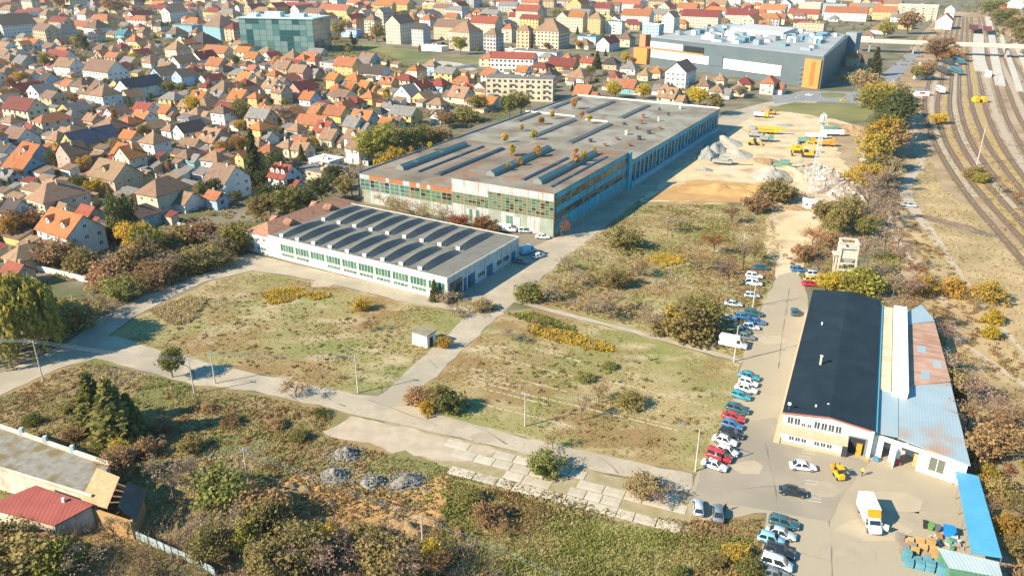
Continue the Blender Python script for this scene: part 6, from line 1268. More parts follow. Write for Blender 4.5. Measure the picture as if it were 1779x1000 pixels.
def boxvan(px, py, ang, col, label, L_=5.6, H_=2.5, name='van', cat='van'):
    r = thing(name, label, cat, (*G(px, py), .06), D(ang), 'vans'); hw = 1.0; B = MB()
    loft(B, [(-L_/2,sec(hw*.97,.4,H_*.97)),(-L_/2+.15,sec(hw,.32,H_)),(L_/2-1.9,sec(hw,.3,H_)),(L_/2-1.75,sec(hw,.3,H_*.98)),(L_/2-1.0,sec(hw*.98,.3,1.35)),(L_/2-.15,sec(hw*.93,.32,1.1)),(L_/2,sec(hw*.85,.4,.9))]); B.build('body', PAINT[col], r, bevel=.03, smooth=True)
    m = MB(); m.poly([(L_/2-1.02,-hw*.8,1.42),(L_/2-1.02,hw*.8,1.42),(L_/2-1.66,hw*.78,H_*.93),(L_/2-1.66,-hw*.78,H_*.93)]); m.build('windscreen', CARGLASS, r)
    for s in (-1, 1): m = MB(); m.box(L_/2-2.35,L_/2-1.5,s*(hw+.008)-.012,s*(hw+.008)+.012,1.35,H_*.82); m.build('side_window', CARGLASS, r); m = MB(); m.box(L_/2-.12,L_/2-.01,s*.6-.15,s*.6+.15,.75,.95); m.build('headlight', LAMP, r)
    for x in (-L_/2+1, L_/2-1):
        for s in (-1, 1): w = link('wheel', WH_ME, r, (x, s*(hw-.1), .34)); link('rim', RIM_ME, w)
    return r
boxvan(1273,602,-24,'white','big white panel van beside the field lane end', 6.2, 2.7); boxvan(917,440,40,'skyblue','pale blue van beside the white hall', 5.6, 2.6)
boxvan(880,402,-14,'white','white box trailer van before the derelict factory', 6.5, 2.4); boxvan(1227,228,60,'white','white van at the far corner of the derelict factory', 5, 2.2)
# box truck with the orange wind deflector
tk = thing('box_truck', 'white box truck with orange wind deflector and open door in the yard', 'truck', (*G(1509,905), .06), D(-97)); O_ = paint('deflector_orange', (.70,.25,.005))
m = MB(); m.box(-3.4,1.1,-1.15,1.15,.75,3.15); m.build('cargo_box', PAINT['white'], tk, bevel=.05)
B = MB(); loft(B, [(1.2,sec(1.0,.4,2.15)),(1.9,sec(1.0,.35,2.15)),(2.25,sec(1.0,.35,1.9)),(2.7,sec(.98,.35,1.32)),(3.5,sec(.92,.36,1.12)),(3.65,sec(.8,.45,.9))]); B.build('cab', PAINT['white'], tk, bevel=.03, smooth=True)
m = MB(); m.extr_y([(1.12,2.2),(2.0,2.2),(1.75,2.6),(1.12,3.2)], -.98, .98); m.build('wind_deflector', O_, tk, bevel=.04)
m = MB(); m.poly([(2.70,-.8,1.38),(2.70,.8,1.38),(2.28,.78,1.92),(2.28,-.78,1.92)]); m.build('windscreen', CARGLASS, tk)
m = MB(); m.bar((2.35,1.05,1.05),(2.75,2.0,1.05),.08,1.1); m.build('open_door', PAINT['white'], tk); m = MB(); m.box(1.55,2.2,-1.02,-1.0,1.25,1.95); m.build('side_window', CARGLASS, tk)
m = MB(); m.box(-3.3,3.2,-.5,.5,.45,.75); m.build('chassis', DARKMETAL, tk)
for x in (-2.1, 2.7):
    for s in (-1, 1): w = link('wheel', WH_ME, tk, (x, s*.92, .38), None, (1.18,1.3,1.18)); link('rim', RIM_ME, w)
for s in (-1, 1): m = MB(); m.box(3.55,3.66,s*.6-.16,s*.6+.16,.72,.92); m.build('headlight', LAMP, tk); m = MB(); m.box(2.45,2.6,s*1.2-.12,s*1.2+.12,1.3,1.75); m.build('mirror', DARKMETAL, tk)
# forklift
YEL = mat('machine_yellow', (.68,.40,.02), (.60,.34,.02), scale=1, rough=.45); ORG = mat('machine_orange', (.60,.24,.02), rough=.5); GRNM = mat('machine_green', (.14,.26,.20), rough=.6); GRYM = mat('machine_grey', (.34,.34,.31), (.26,.26,.24), scale=1, rough=.7)
fk = thing('forklift', 'yellow forklift lifting an orange load before the warehouse door', 'forklift', (*G(1456,829), .06), D(95))
m = MB(); m.box(-1.1,.8,-.6,.6,.35,1.05); m.extr_y([(-1.3,.35),(-.6,.35),(-.6,1.2),(-1.2,1.1)], -.55, .55); m.build('body', YEL, fk, bevel=.05)
for x, y in ((-.8,-.5),(-.8,.5),(.5,-.5),(.5,.5)): m = MB(); m.tube((x,y,1),(x*.9,y,2.1),.04); m.build('cage_post', DARKMETAL, fk)
m = MB(); m.box(-.8,.55,-.55,.55,2.1,2.18); m.build('cage_roof', YEL, fk); m = MB(); m.box(.85,.98,-.42,-.32,.1,2.3); m.box(.85,.98,.32,.42,.1,2.3); m.build('mast', DARKMETAL, fk); m = MB(); m.box(-.5,.1,-.3,.3,1.05,1.5); m.build('seat', DARKMETAL, fk)
for s in (-.3, .3): m = MB(); m.box(.95,2.1,s-.06,s+.06,.55,.62); m.build('fork', DARKMETAL, fk)
for x in (-.8, .5):
    for s in (-1, 1): link('wheel', WH_ME, fk, (x, s*.55, .3), None, (.95,1,.95))
ld = tag(MB().box(-.5,.5,-.55,.55,0,.9).build('orange_crate', ORG, None, bevel=.03), 'orange crate carried on the forklift forks', 'crate'); fp = Loc(fk.location.x, fk.location.y, D(95)).w(1.55, 0); ld.location = (*fp, .685); ld.rotation_euler = (0,0,D(95))

# ---------------------------------------------------------------- people
def person(px, py, ang, label, cloth, step=.12):
    r = thing('person', label, 'person', (*G(px, py), .058), D(ang)); V = [(0,0,.98),(0,0,1.22),(0,0,1.42),(0,0,1.53),(.02,0,1.62),(.02,0,1.74)]; E_ = [(0,1),(1,2),(2,3),(3,4),(4,5)]; R_ = [(.15,.12),(.14,.11),(.15,.10),(.06,.06),(.09,.10),(.07,.08)]
    def ch(start, pts, rad):
        p = start
        for q, rr in zip(pts, rad): V.append(q); R_.append((rr, rr)); E_.append((p, len(V)-1)); p = len(V)-1
    for s in (-1, 1):
        k = s*step; ch(0, [(k*.1,s*.10,.9),(k*.6+.03,s*.11,.5),(k,s*.11,.08),(k+.16,s*.12,.04)], [.10,.065,.045,.04]); ch(2, [(0,s*.20,1.40),(-k*.6,s*.25,1.12),(-k*.9+.12,s*.24,.9),(-k*.9+.17,s*.24,.83)], [.065,.045,.036,.035])
    me = bpy.data.meshes.new('body'); me.from_pydata(V, E_, []); o = link('body', me, r); md = o.modifiers.new('skin', 'SKIN'); sub = o.modifiers.new('sub', 'SUBSURF'); sub.levels = sub.render_levels = 1
    for i, rr in enumerate(R_): me.skin_vertices[0].data[i].radius = rr
    me.skin_vertices[0].data[0].use_root = True; me.materials.append(cloth); return r
def clothmat(name, top, legs):
    m = mat(name, top, rough=.8); N = m.node_tree.nodes; L = m.node_tree.links; tc = N.new('ShaderNodeTexCoord'); sp = N.new('ShaderNodeSeparateXYZ'); L.new(tc.outputs['Object'], sp.inputs[0]); cr = N.new('ShaderNodeValToRGB'); cr.color_ramp.interpolation = 'CONSTANT'
    dv = N.new('ShaderNodeMath'); dv.operation = 'DIVIDE'; dv.inputs[1].default_value = 2; L.new(sp.outputs[2], dv.inputs[0]); L.new(dv.outputs[0], cr.inputs[0]); el = cr.color_ramp.elements
    el[0].position = 0; el[0].color = (.02,.02,.02,1); el[1].position = .05; el[1].color = (*legs, 1)
    for p_, c_ in ((.47, top), (.76, (.50,.30,.20)), (.84, (.04,.025,.015))): e = el.new(p_); e.color = (*c_, 1)
    L.new(cr.outputs[0], N['Principled BSDF'].inputs['Base Color']); return m
person(1497,826,200,'person in yellow hi-vis vest and dark trousers standing by the forklift', clothmat('hivis_cloth', (.62,.62,.06), (.03,.035,.05)))
person(1259,888,120,'person in dark clothes standing beside the dark grey car', clothmat('dark_cloth', (.05,.035,.035), (.04,.04,.05)))

# ================================================================ yard goods
PAL = mat('pallet_wood', (.50,.32,.13), (.42,.26,.10), scale=2, rough=.85, rnd=.15); PALB = mat('blue_pallet', (.12,.30,.36), (.09,.23,.28), scale=2, rough=.8, rnd=.15); PALG = mat('grey_pallet', (.30,.26,.21), (.24,.21,.17), scale=2, rough=.85, rnd=.12)
def pallet_mesh(mt):
    m = MB()
    for i in range(5): m.box(-.6,.6,-.4+i*.175,-.4+i*.175+.12,.11,.145)
    for y in (-.36,0,.30): m.box(-.6,.6,y-.0,y+.08,.0,.11)
    return m.mesh('pallet', mt)
PM = {k: pallet_mesh(v) for k, v in (('wood', PAL), ('blue', PALB), ('grey', PALG))}
sx, sy = G(1580,955); rg = random.Random(12)
for i in range(4):
    for j in range(5):
        k = 'blue' if j < 2 else ('grey' if rg.random() < .25 else 'wood'); n = rg.randint(5, 11); x = sx-1.7+i*1.3+rg.uniform(-.08,.08)+.25*j; y = sy-3.4+j*1.35+rg.uniform(-.1,.1)-.5*i
        t = thing('pallet_stack', f'stack of {"turquoise" if k == "blue" else ("weathered grey" if k == "grey" else "yellow wooden")} pallets in the lower yard', 'pallet stack', (x, y, .06), D(-22+rg.uniform(-4,4)), 'pallet stacks of the yard')
        for q in range(n): link('pallet', PM[k], t, (rg.uniform(-.04,.04), rg.uniform(-.04,.04), q*.15))
def skip(px, py, label, mt, w, d, h, ang=-20):
    t = thing('waste_container', label, 'container', (*G(px, py), .06), D(ang)); m = MB()
    m.extr_y([(-w/2+.15,0),(w/2-.15,0),(w/2,h),(-w/2,h)], -d/2, d/2); m.build('body', mt, t, bevel=.03); m = MB(); m.box(-w/2-.05,w/2+.05,-d/2-.05,-d/2+.06,h-.12,h+.03); m.box(-w/2-.05,w/2+.05,d/2-.06,d/2+.05,h-.12,h+.03); m.box(-w/2-.04,w/2+.04,-d/2+.07,d/2-.07,h,h+.05); m.build('lid', mt, t)
    return t
skip(1647,928,'bright blue lidded waste container by the canopy', mat('container_blue', (.02,.22,.62), rough=.4), 1.6, 1.4, 1.25); skip(1615,919,'green bin beside the blue waste container', mat('bin_green', (.12,.26,.08), rough=.5), .9, .8, 1.1); skip(1606,916,'black bin left of the green bin', mat('bin_black', (.03,.03,.03), rough=.5), .7, .7, 1.1); skip(1627,922,'dark grey bin between green bin and blue container', mat('bin_grey', (.12,.12,.12), rough=.5), .8, .7, 1.0)
CL = [mat('clutter_'+str(i), c, rough=.7) for i, c in enumerate([(.06,.06,.06),(.30,.28,.25),(.10,.22,.35),(.38,.18,.06),(.45,.42,.36),(.08,.20,.12)])]
for i in range(26):
    px, py = rg.uniform(1615,1665), rg.uniform(932,955); g_ = G(px+ (py-932)*.3, py); m = MB(); a = rg.uniform(.25,.6); b = rg.uniform(.15,.5); h = rg.uniform(.15,.7); m.extr_y([(-a,0),(a,0),(a*.8,h),(-a*.7,h*.9)], -b, b); k = rg.randint(0,5); o = m.build('scrap_piece', CL[k], None, bevel=.02); o.location = (*g_, .06); o.rotation_euler = (0,0,rg.uniform(0,3)); tag(o, f'{["black","grey","blue","rusty","pale","green"][k]} piece of scrap heaped before the green shed', 'scrap', 'scrap before the green shed')
for k, (px, py, mt, lab) in enumerate(((1521,800,CL[2],'blue bundle of goods by the corner pier'),(1559,806,mat('red_goods', (.45,.08,.08), rough=.7),'red bundle beside the open bay door'),(1505,800,PAL,'flat wooden board beside the loading door'))):
    m = MB(); m.box(-.5,.5,-.35,.35,0,.6 if k < 2 else .15); m.box(-.4,.35,-.3,.3,.6 if k < 2 else .15,.9 if k < 2 else .25); o = m.build('goods_bundle', mt, None, bevel=.05); o.location = (*G(px, py), .06); o.rotation_euler = (0,0,D(-24)); tag(o, lab, 'goods')

# ================================================================ poles and wires
def pole(px, py, h, label, arm=1.6, kind='utility', lamp=0, name='utility_pole'):
    X, Y = G(px, py); t = thing(name, label, 'pole', (X, Y, 0), D(-24), 'poles'); m = MB(); m.tube((0,0,0),(0,0,h),.16,.09,8); m.build('shaft', CONC_L, t)
    if kind == 'utility':
        m = MB(); m.box(-arm/2,arm/2,-.05,.05,h-.45,h-.33); m.build('cross_arm', METAL, t)
        for x in (-arm/2+.1, 0, arm/2-.1): MB().tube((x,0,h-.33),(x,0,h-.1),.04,.03,6).build('insulator', WHITECAP, t)
    else:
        m = MB(); m.tube((0,0,h-.1),(lamp,0,h+.25),.04,.04,6); m.build('lamp_arm', METAL, t); m = MB(); m.box(min(lamp*.9,lamp*1.5),max(lamp*.9,lamp*1.5),-.12,.12,h+.2,h+.32); m.build('lamp_head', METAL, t)
    return X, Y, h
U = {k: pole(*v) for k, v in {'a': (75,661,9.3,'concrete utility pole beside the road fork at left',2.2), 'b': (338,684,8.0,'pale utility pole beside the two small trees'), 'c': (374,666,7.4,'utility pole just across the road from the two small trees'), 'd': (432,842,7.4,'thin utility pole on the lower left scrub'), 'e': (622,682,8.5,'utility pole at the road junction'), 'f': (735,957,6.4,'utility pole in the bottom scrub'), 'g': (912,740,7.2,'thin pole on the middle field'), 'h': (68,525,7,'pole behind the willow'), 'i': (1290,440,6.5,'pole on the north field edge')}.items()}
pole(1208,818,8.4,'tall white lamp post at the corner by the white saloon', kind='lamp', lamp=-2.6, name='lamp_post'); pole(1275,628,8.6,'white lamp post beside the panel van', kind='lamp', lamp=.4, name='lamp_post'); pole(1308,533,7.2,'white lamp post in the upper parking', kind='lamp', lamp=.4, name='lamp_post')
lp = thing('roof_floodlight', 'white floodlight on the warehouse roof corner', 'floodlight', (*RWL.w(.6, .8), HR+.2), RR); m = MB(); m.tube((0,0,-.1),(0,0,1.1),.05); m.build('post', METAL, lp); m = MB(); m.box(-.3,.3,-.2,.2,1.1,1.55); m.build('lamp_head', WHITECAP, lp, bevel=.05)
def wire(a, b, n, label, off=.5, sag=.5):
    t = thing('power_line', label, 'power line'); pa, pb = Vector(a), Vector(b); d = (pb-pa); pr = Vector((-d.y, d.x, 0)).normalized()
    for k in range(n):
        m = MB(); o = pr*(off*(k-(n-1)/2)); pts = [pa+d*(i/14)+o-Vector((0,0,4*sag*(i/14)*(1-i/14))) for i in range(15)]
        for i in range(14): m.tube(pts[i], pts[i+1], .022, n=3, cap=False)
        m.build('wire', METAL, t)
T_ = lambda k: (U[k][0], U[k][1], U[k][2]-.1)
wire(T_('a'), T_('b'), 3, 'wires from the road fork pole to the pale pole'); wire(T_('a'), (-150, 150, 9), 3, 'wires leaving the frame left of the road fork pole'); wire(T_('b'), T_('c'), 2, 'short wires across the road between two poles'); wire(T_('c'), T_('e'), 3, 'wires along the first field to the junction pole'); wire(T_('d'), T_('f'), 3, 'wires over the straw weeds between the two lower poles'); wire(T_('f'), (16, 78, 6), 2, 'wires running from the bottom pole out of the frame'); wire(T_('g'), (U['g'][0]-4, U['g'][1]+.5, 7.1), 1, 'short wire at the middle field pole')
# ---------- lattice mast
tm = thing('lattice_mast', 'tall white lattice telecom mast in the sand yard', 'mast', (*G(1411,336), .03)); h = 29; MW_ = mat('mast_white', (.50,.50,.49), rough=.5)
def cor(z): s = .75*(1-z/h)+.3; return [Vector((s*a, s*b, z)) for a, b in ((-1,-1),(1,-1),(1,1),(-1,1))]
for i in range(4): m = MB(); m.tube(cor(0)[i], cor(h)[i], .09, .06, 5); m.build('leg', MW_, tm)
m = MB(); zs = [h*(i/15) for i in range(16)]
for i in range(15):
    a, b = cor(zs[i]), cor(zs[i+1])
    for j in range(4): m.tube(a[j], b[(j+1)%4], .035, n=3, cap=False); m.tube(a[(j+1)%4], b[j], .035, n=3, cap=False); m.tube(b[j], b[(j+1)%4], .035, n=3, cap=False)
m.build('bracing', MW_, tm)
for i in range(6): a = i*math.pi/3; m = MB(); m.box(math.cos(a)*.9-.18,math.cos(a)*.9+.18,math.sin(a)*.9-.18,math.sin(a)*.9+.18,h-3.2,h-.6); m.build('antenna', WHITECAP, tm)
m = MB(); m.box(-1,1,-1,1,h-3.5,h-3.35); m.build('platform', METAL, tm)
# ---------- concrete hopper tower
ct = thing('concrete_hopper_tower', 'derelict pale concrete hopper tower on slanted legs above the scrub', 'tower', (*G(1464,487), 0), D(-12)); CL_ = mat('weathered_concrete', (.58,.52,.43), (.48,.42,.34), scale=.8, rough=.9)
for x in (-2.0, 2.0):
    for y in (-1.8, 1.8): m = MB(); m.bar((x*1.15,y,0),(x,y,11.2),.42,.42); m.build('leg', CL_, ct)
for z in (2.2, 3.9, 5.6): 
    for y in (-1.8, 1.8): m = MB(); m.bar((-2.1,y,z),(2.1,y,z),.25,.3); m.build('crossbeam', CL_, ct)
m = MB(); m.prism([(-1.9,-1.7),(1.9,-1.7),(1.9,1.7),(-1.9,1.7)], 6.9, 9.6); m.build('hopper', CL_, ct)
m = MB(); n = len(m.v); m.poly([(-1.85,-1.65,6.88),(1.85,-1.65,6.88),(.5,-.5,4.4),(-.5,-.5,4.4)]); m.poly([(1.85,-1.65,6.88),(1.85,1.65,6.88),(.5,.5,4.4),(.5,-.5,4.4)]); m.poly([(1.85,1.65,6.88),(-1.85,1.65,6.88),(-.5,.5,4.4),(.5,.5,4.4)]); m.poly([(-1.85,1.65,6.88),(-1.85,-1.65,6.88),(-.5,-.5,4.4),(-.5,.5,4.4)]); m.build('chute', CL_, ct)
for z in (9.9, 11.2):
    m = MB(); m.bar((-2.3,-2,z),(2.3,-2,z),.3,.35); m.bar((-2.3,2,z),(2.3,2,z),.3,.35); m.bar((-2.1,-1.8,z+.01),(-2.1,1.8,z+.01),.3,.33); m.bar((2.1,-1.8,z+.01),(2.1,1.8,z+.01),.3,.33); m.build('ring_beam', CL_, ct)
m = MB(); m.box(-3.8,-2.3,-1.5,1.2,7.6,7.8); m.bar((-3.6,-1.4,7.6),(-3.0,-1.4,0),.2,.2); m.build('side_platform', CL_, ct)
# ---------- kiosk on the field
kx = thing('white_kiosk', 'small white flat-roofed transformer kiosk beside the cross road', 'kiosk', G(737,596), D(-31)); m = MB(); m.box(-2.1,2.1,-1.6,1.6,0,3.0); m.build('wall', WHITEWALL, kx); m = MB(); m.box(-2.35,2.35,-1.85,1.85,3.0,3.25); m.build('roof', mat('kiosk_roof', (.26,.22,.155), (.19,.165,.115), scale=.8, rough=.95), kx); m = MB(); m.box(2.1,2.14,-.7,.5,.05,2.2); m.build('doorway', DARKG, kx)
# old foundation strips that show through the grass of the middle field
STRIP = mat('foundation_concrete', (.42,.35,.25), (.33,.275,.19), scale=.6, rough=.95)
for i, (p, q) in enumerate((((812,652),(905,672)),((820,640),(880,652)),((905,660),(985,680)),((930,605),(1010,628)),((1000,690),(1060,705)),((830,662),(935,690)),((1060,640),(1120,655)),((1090,700),(1150,714)),((1110,725),(1165,738)),((920,590),(960,600)),((790,690),(1000,742)),((940,690),(1180,748)),((860,620),(1000,655)),((1010,650),(1230,705)),((840,675),(960,705)))):
    a, b = G(*p), G(*q); L_ = math.hypot(b[0]-a[0], b[1]-a[1]); m = MB(); x = 0; r_ = random.Random(i)
    while x < L_: l_ = r_.uniform(.6, 2.6); m.box(x, min(x+l_, L_), -.14+r_.uniform(-.05,.05), .14, 0, .07+r_.uniform(0,.05)); x += l_+r_.uniform(.02,.5)
    o = m.build('foundation_strip', STRIP, None); o.location = (*a, .0); o.rotation_euler = (0,0,math.atan2(b[1]-a[1], b[0]-a[0])); tag(o, 'pale broken foundation strip in the middle field grass', 'foundation', 'foundation strips of the field')
# ================================================================ heaps
def heap(name, label, px, py, rx, ry, h, m, cat='heap', seed=0, rot=0.0, rough=.25, n=18, sharp=1.0):
    X, Y = G(px, py); V = [(0, 0, h*1.0)]; Q = []; k = 26
    for i in range(1, n+1):
        r = i/n
        for j in range(k):
            a = 2*math.pi*j/k; nz = mnoise.noise(Vector((math.cos(a)*r*2.2+seed, math.sin(a)*r*2.2, seed*.7))); n2 = mnoise.noise(Vector((math.cos(a)*r*6+seed, math.sin(a)*r*6, seed)))
            z = max(0, h*(1-r**sharp)*(1+rough*2*nz)+h*rough*.5*n2*(1-r)) if i < n else -.05; V.append((rx*r*math.cos(a)*(1+.2*nz), ry*r*math.sin(a)*(1+.2*nz), z))
    F_ = [(0, 1+j, 1+(j+1)%k) for j in range(k)]
    for i in range(n-1):
        for j in range(k): F_.append((1+i*k+j, 1+(i+1)*k+j, 1+(i+1)*k+(j+1)%k, 1+i*k+(j+1)%k))
    me = bpy.data.meshes.new(name); me.from_pydata(V, [], F_); me.materials.append(m); me.update(); o = link(name, me, None, (X, Y, .02), rot); return tag(o, label, cat)
GRAVEL = mat('grey_gravel', (.29,.285,.25), (.22,.22,.195), scale=1.2, rough=.95, bump=.12, bscale=3); GRAVELD = mat('dark_gravel', (.16,.148,.13), (.24,.22,.19), scale=1.5, rough=.95, bump=.15, bscale=3); GRAVELL = mat('pale_gravel', (.38,.345,.285), (.31,.28,.23), scale=1.2, rough=.95, bump=.1, bscale=3); EARTH = mat('brown_earth', (.24,.155,.08), (.32,.215,.11), scale=.8, rough=.95, bump=.2, bscale=2); ORSAND = M_SANDO
for i, a in enumerate((('dark grey gravel heap nearest the road junction',600,790,2.4,1.9,1.7,GRAVELD),('dark gravel heap at the left of the straw weeds',580,828,2.6,2.0,1.7,GRAVELD),('small grey gravel heap on the green patch',648,838,2.2,1.5,1.1,GRAVEL),('brown-grey gravel heap under the apron',706,838,3.2,2.1,1.6,GRAVELD),
   ('greenish grey gravel heap by the factory shade',1228,272,5,8,3.6,GRAVEL),('low pale grey heap at the sand yard edge',1224,296,4,2.4,1.3,GRAVEL),('long pale heap behind the grey machinery',1258,246,7,12,2.4,GRAVELL),('ridge of pale spoil along the factory road',1243,258,5,14,2.6,GRAVEL),('grey spoil heap beside the crushing plant',1282,268,6,9,2.0,GRAVELL),('brown spoil ridge left of the screening plant',1335,282,5,9,1.8,EARTH),('big pale gravel cone in the sand yard',1340,307,8,10,4.4,GRAVELL),('pale sand heap beside the rubble',1378,302,6,13,2.6,M_SAND),('brown earth heap at the far right of the sand yard',1480,228,8,13,3.4,EARTH),('dark blue-grey spread heap beside the crane',1364,218,5,3.5,.9,GRAVEL),('long orange sand bank at the yard edge',1255,332,17,8,2.0,ORSAND),('orange sand bank end with dark hollows',1318,334,9,9,2.6,ORSAND),
   ('brown rubbish heap beside the white cabin',1380,362,6,3,1.2,EARTH),('brown earth heap left of the gravel heaps',505,850,3.2,1.8,1.3,EARTH),('orange earth heap among the straw weeds',740,900,3.5,1.8,1.2,ORSAND),('straw-covered earth heap beside the bottom pole',700,915,3.6,2.0,1.4,EARTH))):
    heap('gravel_heap' if 'gravel' in a[0] else 'earth_heap', *a, rough=.55 if 'bank' in a[0] or 'earth' in a[0] else .22, seed=i*3.1, rot=D(-20+i*13 % 40) if a[3] < 9 else D(-8))
for i, (hx_, hy_, hr_) in enumerate(((600,790,3.4),(580,828,3.6),(648,838,3.0),(706,838,4.2))):     # loose stones round the gravel heaps
    X, Y = G(hx_, hy_); r_ = random.Random(i); m = MB()
    for k in range(160):
        a = r_.uniform(0, 6.28); q = r_.uniform(.2, 1.15)*hr_; s = r_.uniform(.06, .2); x, y = q*math.cos(a), q*math.sin(a)*.8; z = max(0, 1.5*(1-q/hr_*1.25)); m.box(x-s,x+s,y-s*.8,y+s*.8,z-s*.3,z+s*.9)
    o = m.build('loose_stones', [GRAVELD], None); o.location = (X, Y, .03); stuff(o, ['loose stones round the gravel heap nearest the junction', 'loose stones round the left dark gravel heap', 'loose stones round the small grey heap', 'loose stones round the heap under the apron'][i], 'stones')
# rubble: the larger lumps one by one, the rest as one mass
rb = heap('rubble_heap', 'big pale heap of demolition rubble beside the mast', 1444, 316, 9.5, 27, 3.4, mat('rubble_base', (.26,.21,.16), (.36,.30,.24), scale=.5, rough=.95, bump=.3, bscale=2), seed=50, sharp=1.6)
LM = [mat('rubble_'+str(i), c, rough=.9) for i, c in enumerate([(.46,.40,.33),(.38,.30,.23),(.30,.21,.15),(.54,.49,.43),(.22,.19,.17)])]; lm = []
for i in range(5):
    m = MB(); q = [(random.uniform(.7,1)*sx_, random.uniform(.7,1)*sy_) for sx_, sy_ in ((-.5,-.5),(.5,-.5),(.5,.5),(-.5,.5))]; m.prism(q, [-.4,-.3,-.5,-.4], [.4,.5,.3,.45]); lm.append(m.mesh('rubble_block', LM[i]))
rg = random.Random(31)
for i in range(290):
    a = rg.uniform(0, 6.28); r = math.sqrt(rg.random()); x, y = 9.5*r*math.cos(a), 27*r*math.sin(a); z = 3.4*(1-r**1.6)*1.0; s = rg.uniform(.7, 2.2); o = link('rubble_block', lm[rg.randint(0,4)], rb, (x, y, max(.1, z)+.05), None, (s, s*rg.uniform(.5,1), s*rg.uniform(.3,.7))); o.rotation_euler = (rg.uniform(-.6,.6), rg.uniform(-.6,.6), rg.uniform(0,6))
# ================================================================ machines in the sand yard
def excavator(px, py, ang, label, mt, s=1.0, reach=1.0):
    t = thing('excavator', label, 'excavator', (*G(px, py), .05), D(ang), 'machines of the sand yard'); t.scale = (s, s, s)
    for y in (-1.15, 1.15): m = MB(); m.extr_y([(-2,.25),(-1.7,0),(1.7,0),(2,.25),(2,.6),(1.7,.85),(-1.7,.85),(-2,.6)], y-.3, y+.3); m.build('track', DARKMETAL, t)
    m = MB(); m.box(-2.1,1.2,-1.3,1.3,.95,1.9); m.extr_y([(-2.1,1.9),(-.2,1.9),(-.2,2.3),(-1.9,2.4)], -1.25, 1.25); m.build('house', mt, t, bevel=.06); m = MB(); m.box(-.1,1.4,.25,1.25,1.9,3.0); m.build('cab', CARGLASS, t, bevel=.05)
    m = MB(); m.bar((1.0,-.3,1.6),(3.2*reach,-.3,4.2),.45,.6); m.bar((3.2*reach,-.3,4.2),(5.2*reach,-.3,3.8),.4,.5); m.build('boom', mt, t); m = MB(); m.bar((5.1*reach,-.3,3.9),(5.9*reach,-.3,1.2),.32,.4); m.build('arm', mt, t); m = MB(); m.extr_y([(5.4*reach,.2),(6.2*reach,.1),(6.3*reach,1.0),(5.7*reach,1.2)], -.8, .2); m.build('bucket', DARKMETAL, t)
def lorry(px, py, ang, label, cabm, bodym, L_=7.5, bh=1.4):
    t = thing('lorry', label, 'lorry', (*G(px, py), .05), D(ang), 'machines of the sand yard'); m = MB(); m.box(L_/2-2,L_/2,-1.2,1.2,.7,2.9); m.build('cab', cabm, t, bevel=.1); m = MB(); m.box(-L_/2,L_/2-.2,-.5,.5,.6,.95); m.build('chassis', DARKMETAL, t)
    m = MB(); m.extr_y([(-L_/2+.2,1.0),(L_/2-2.3,1.0),(L_/2-2.2,1.0+bh),(-L_/2,1.0+bh)], -1.22, 1.22); m.build('tipper_body', bodym, t); m = MB(); m.box(L_/2-.02,L_/2+.02,-1,1,1.8,2.6); m.build('windscreen', CARGLASS, t)
    for x in (-L_/2+1.2, -L_/2+2.5, L_/2-1.2):
        for s in (-1, 1): link('wheel', WH_ME, t, (x, s*1.05, .5), None, (1.5,1.6,1.5))
def loader(px, py, ang, label, mt):
    t = thing('wheel_loader', label, 'loader', (*G(px, py), .05), D(ang), 'machines of the sand yard'); m = MB(); m.box(-2.6,0,-.9,.9,.9,2.0); m.build('engine_housing', mt, t, bevel=.1); m = MB(); m.box(-.4,1.0,-.8,.8,1.2,3.0); m.build('cab', CARGLASS, t, bevel=.08); m = MB(); m.bar((.8,-.5,1.4),(3.0,-.5,.7),.25,.3); m.bar((.8,.5,1.4),(3.0,.5,.7),.25,.3); m.build('lift_arm', mt, t); m = MB(); m.extr_y([(2.8,.1),(3.9,.05),(3.3,1.3),(2.8,1.2)], -1.3, 1.3); m.build('bucket', mt, t)
    for x in (-1.8, 1.2):
        for s in (-1, 1): link('wheel', WH_ME, t, (x, s*1.1, .7), None, (2.1,2.2,2.1))
def crusher(px, py, ang, label, mt, L_=9):
    t = thing('screening_plant', label, 'screening plant', (*G(px, py), .05), D(ang), 'machines of the sand yard'); m = MB(); m.box(-L_/2,L_/2-2,-1.1,1.1,.8,2.0); m.build('frame', mt, t, bevel=.05); m = MB(); m.extr_y([(-1.4,2.0),(1.4,2.0),(2.0,3.2),(-2.0,3.2)], -1.3, 1.3); m.build('hopper', mt, t); m = MB(); m.bar((L_/2-2.4,0,1.6),(L_/2+2.6,0,3.4),.9,.35); m.build('conveyor', GRYM, t); m = MB(); m.extr_y([(-2.2,0),(2.0,0),(2.2,.4),(2.0,.8),(-2.2,.8),(-2.5,.4)], -1.15, 1.15); m.build('track', DARKMETAL, t); m = MB(); m.box(-L_/2-.6,-L_/2,-.8,.8,1.0,2.4); m.build('engine_box', DARKMETAL, t)
cr = thing('mobile_crane', 'long yellow mobile crane with its boom lowered in the sand yard', 'crane', (*G(1325,232), .05), D(-18)); m = MB(); m.box(-7,6.5,-1.3,1.3,.9,1.8); m.build('carrier', YEL, cr, bevel=.08); m = MB(); m.box(5.0,7.2,-1.2,1.2,1.0,2.7); m.build('cab', YEL, cr, bevel=.1); m = MB(); m.bar((-6,0,2.5),(9.2,0,2.9),.9,1.0); m.bar((2,0,2.75),(11,0,3.0),.7,.75); m.build('boom', YEL, cr); m = MB(); m.box(-6.4,-3.4,-1.3,1.3,1.8,3.2); m.build('turntable', GRYM, cr, bevel=.08)
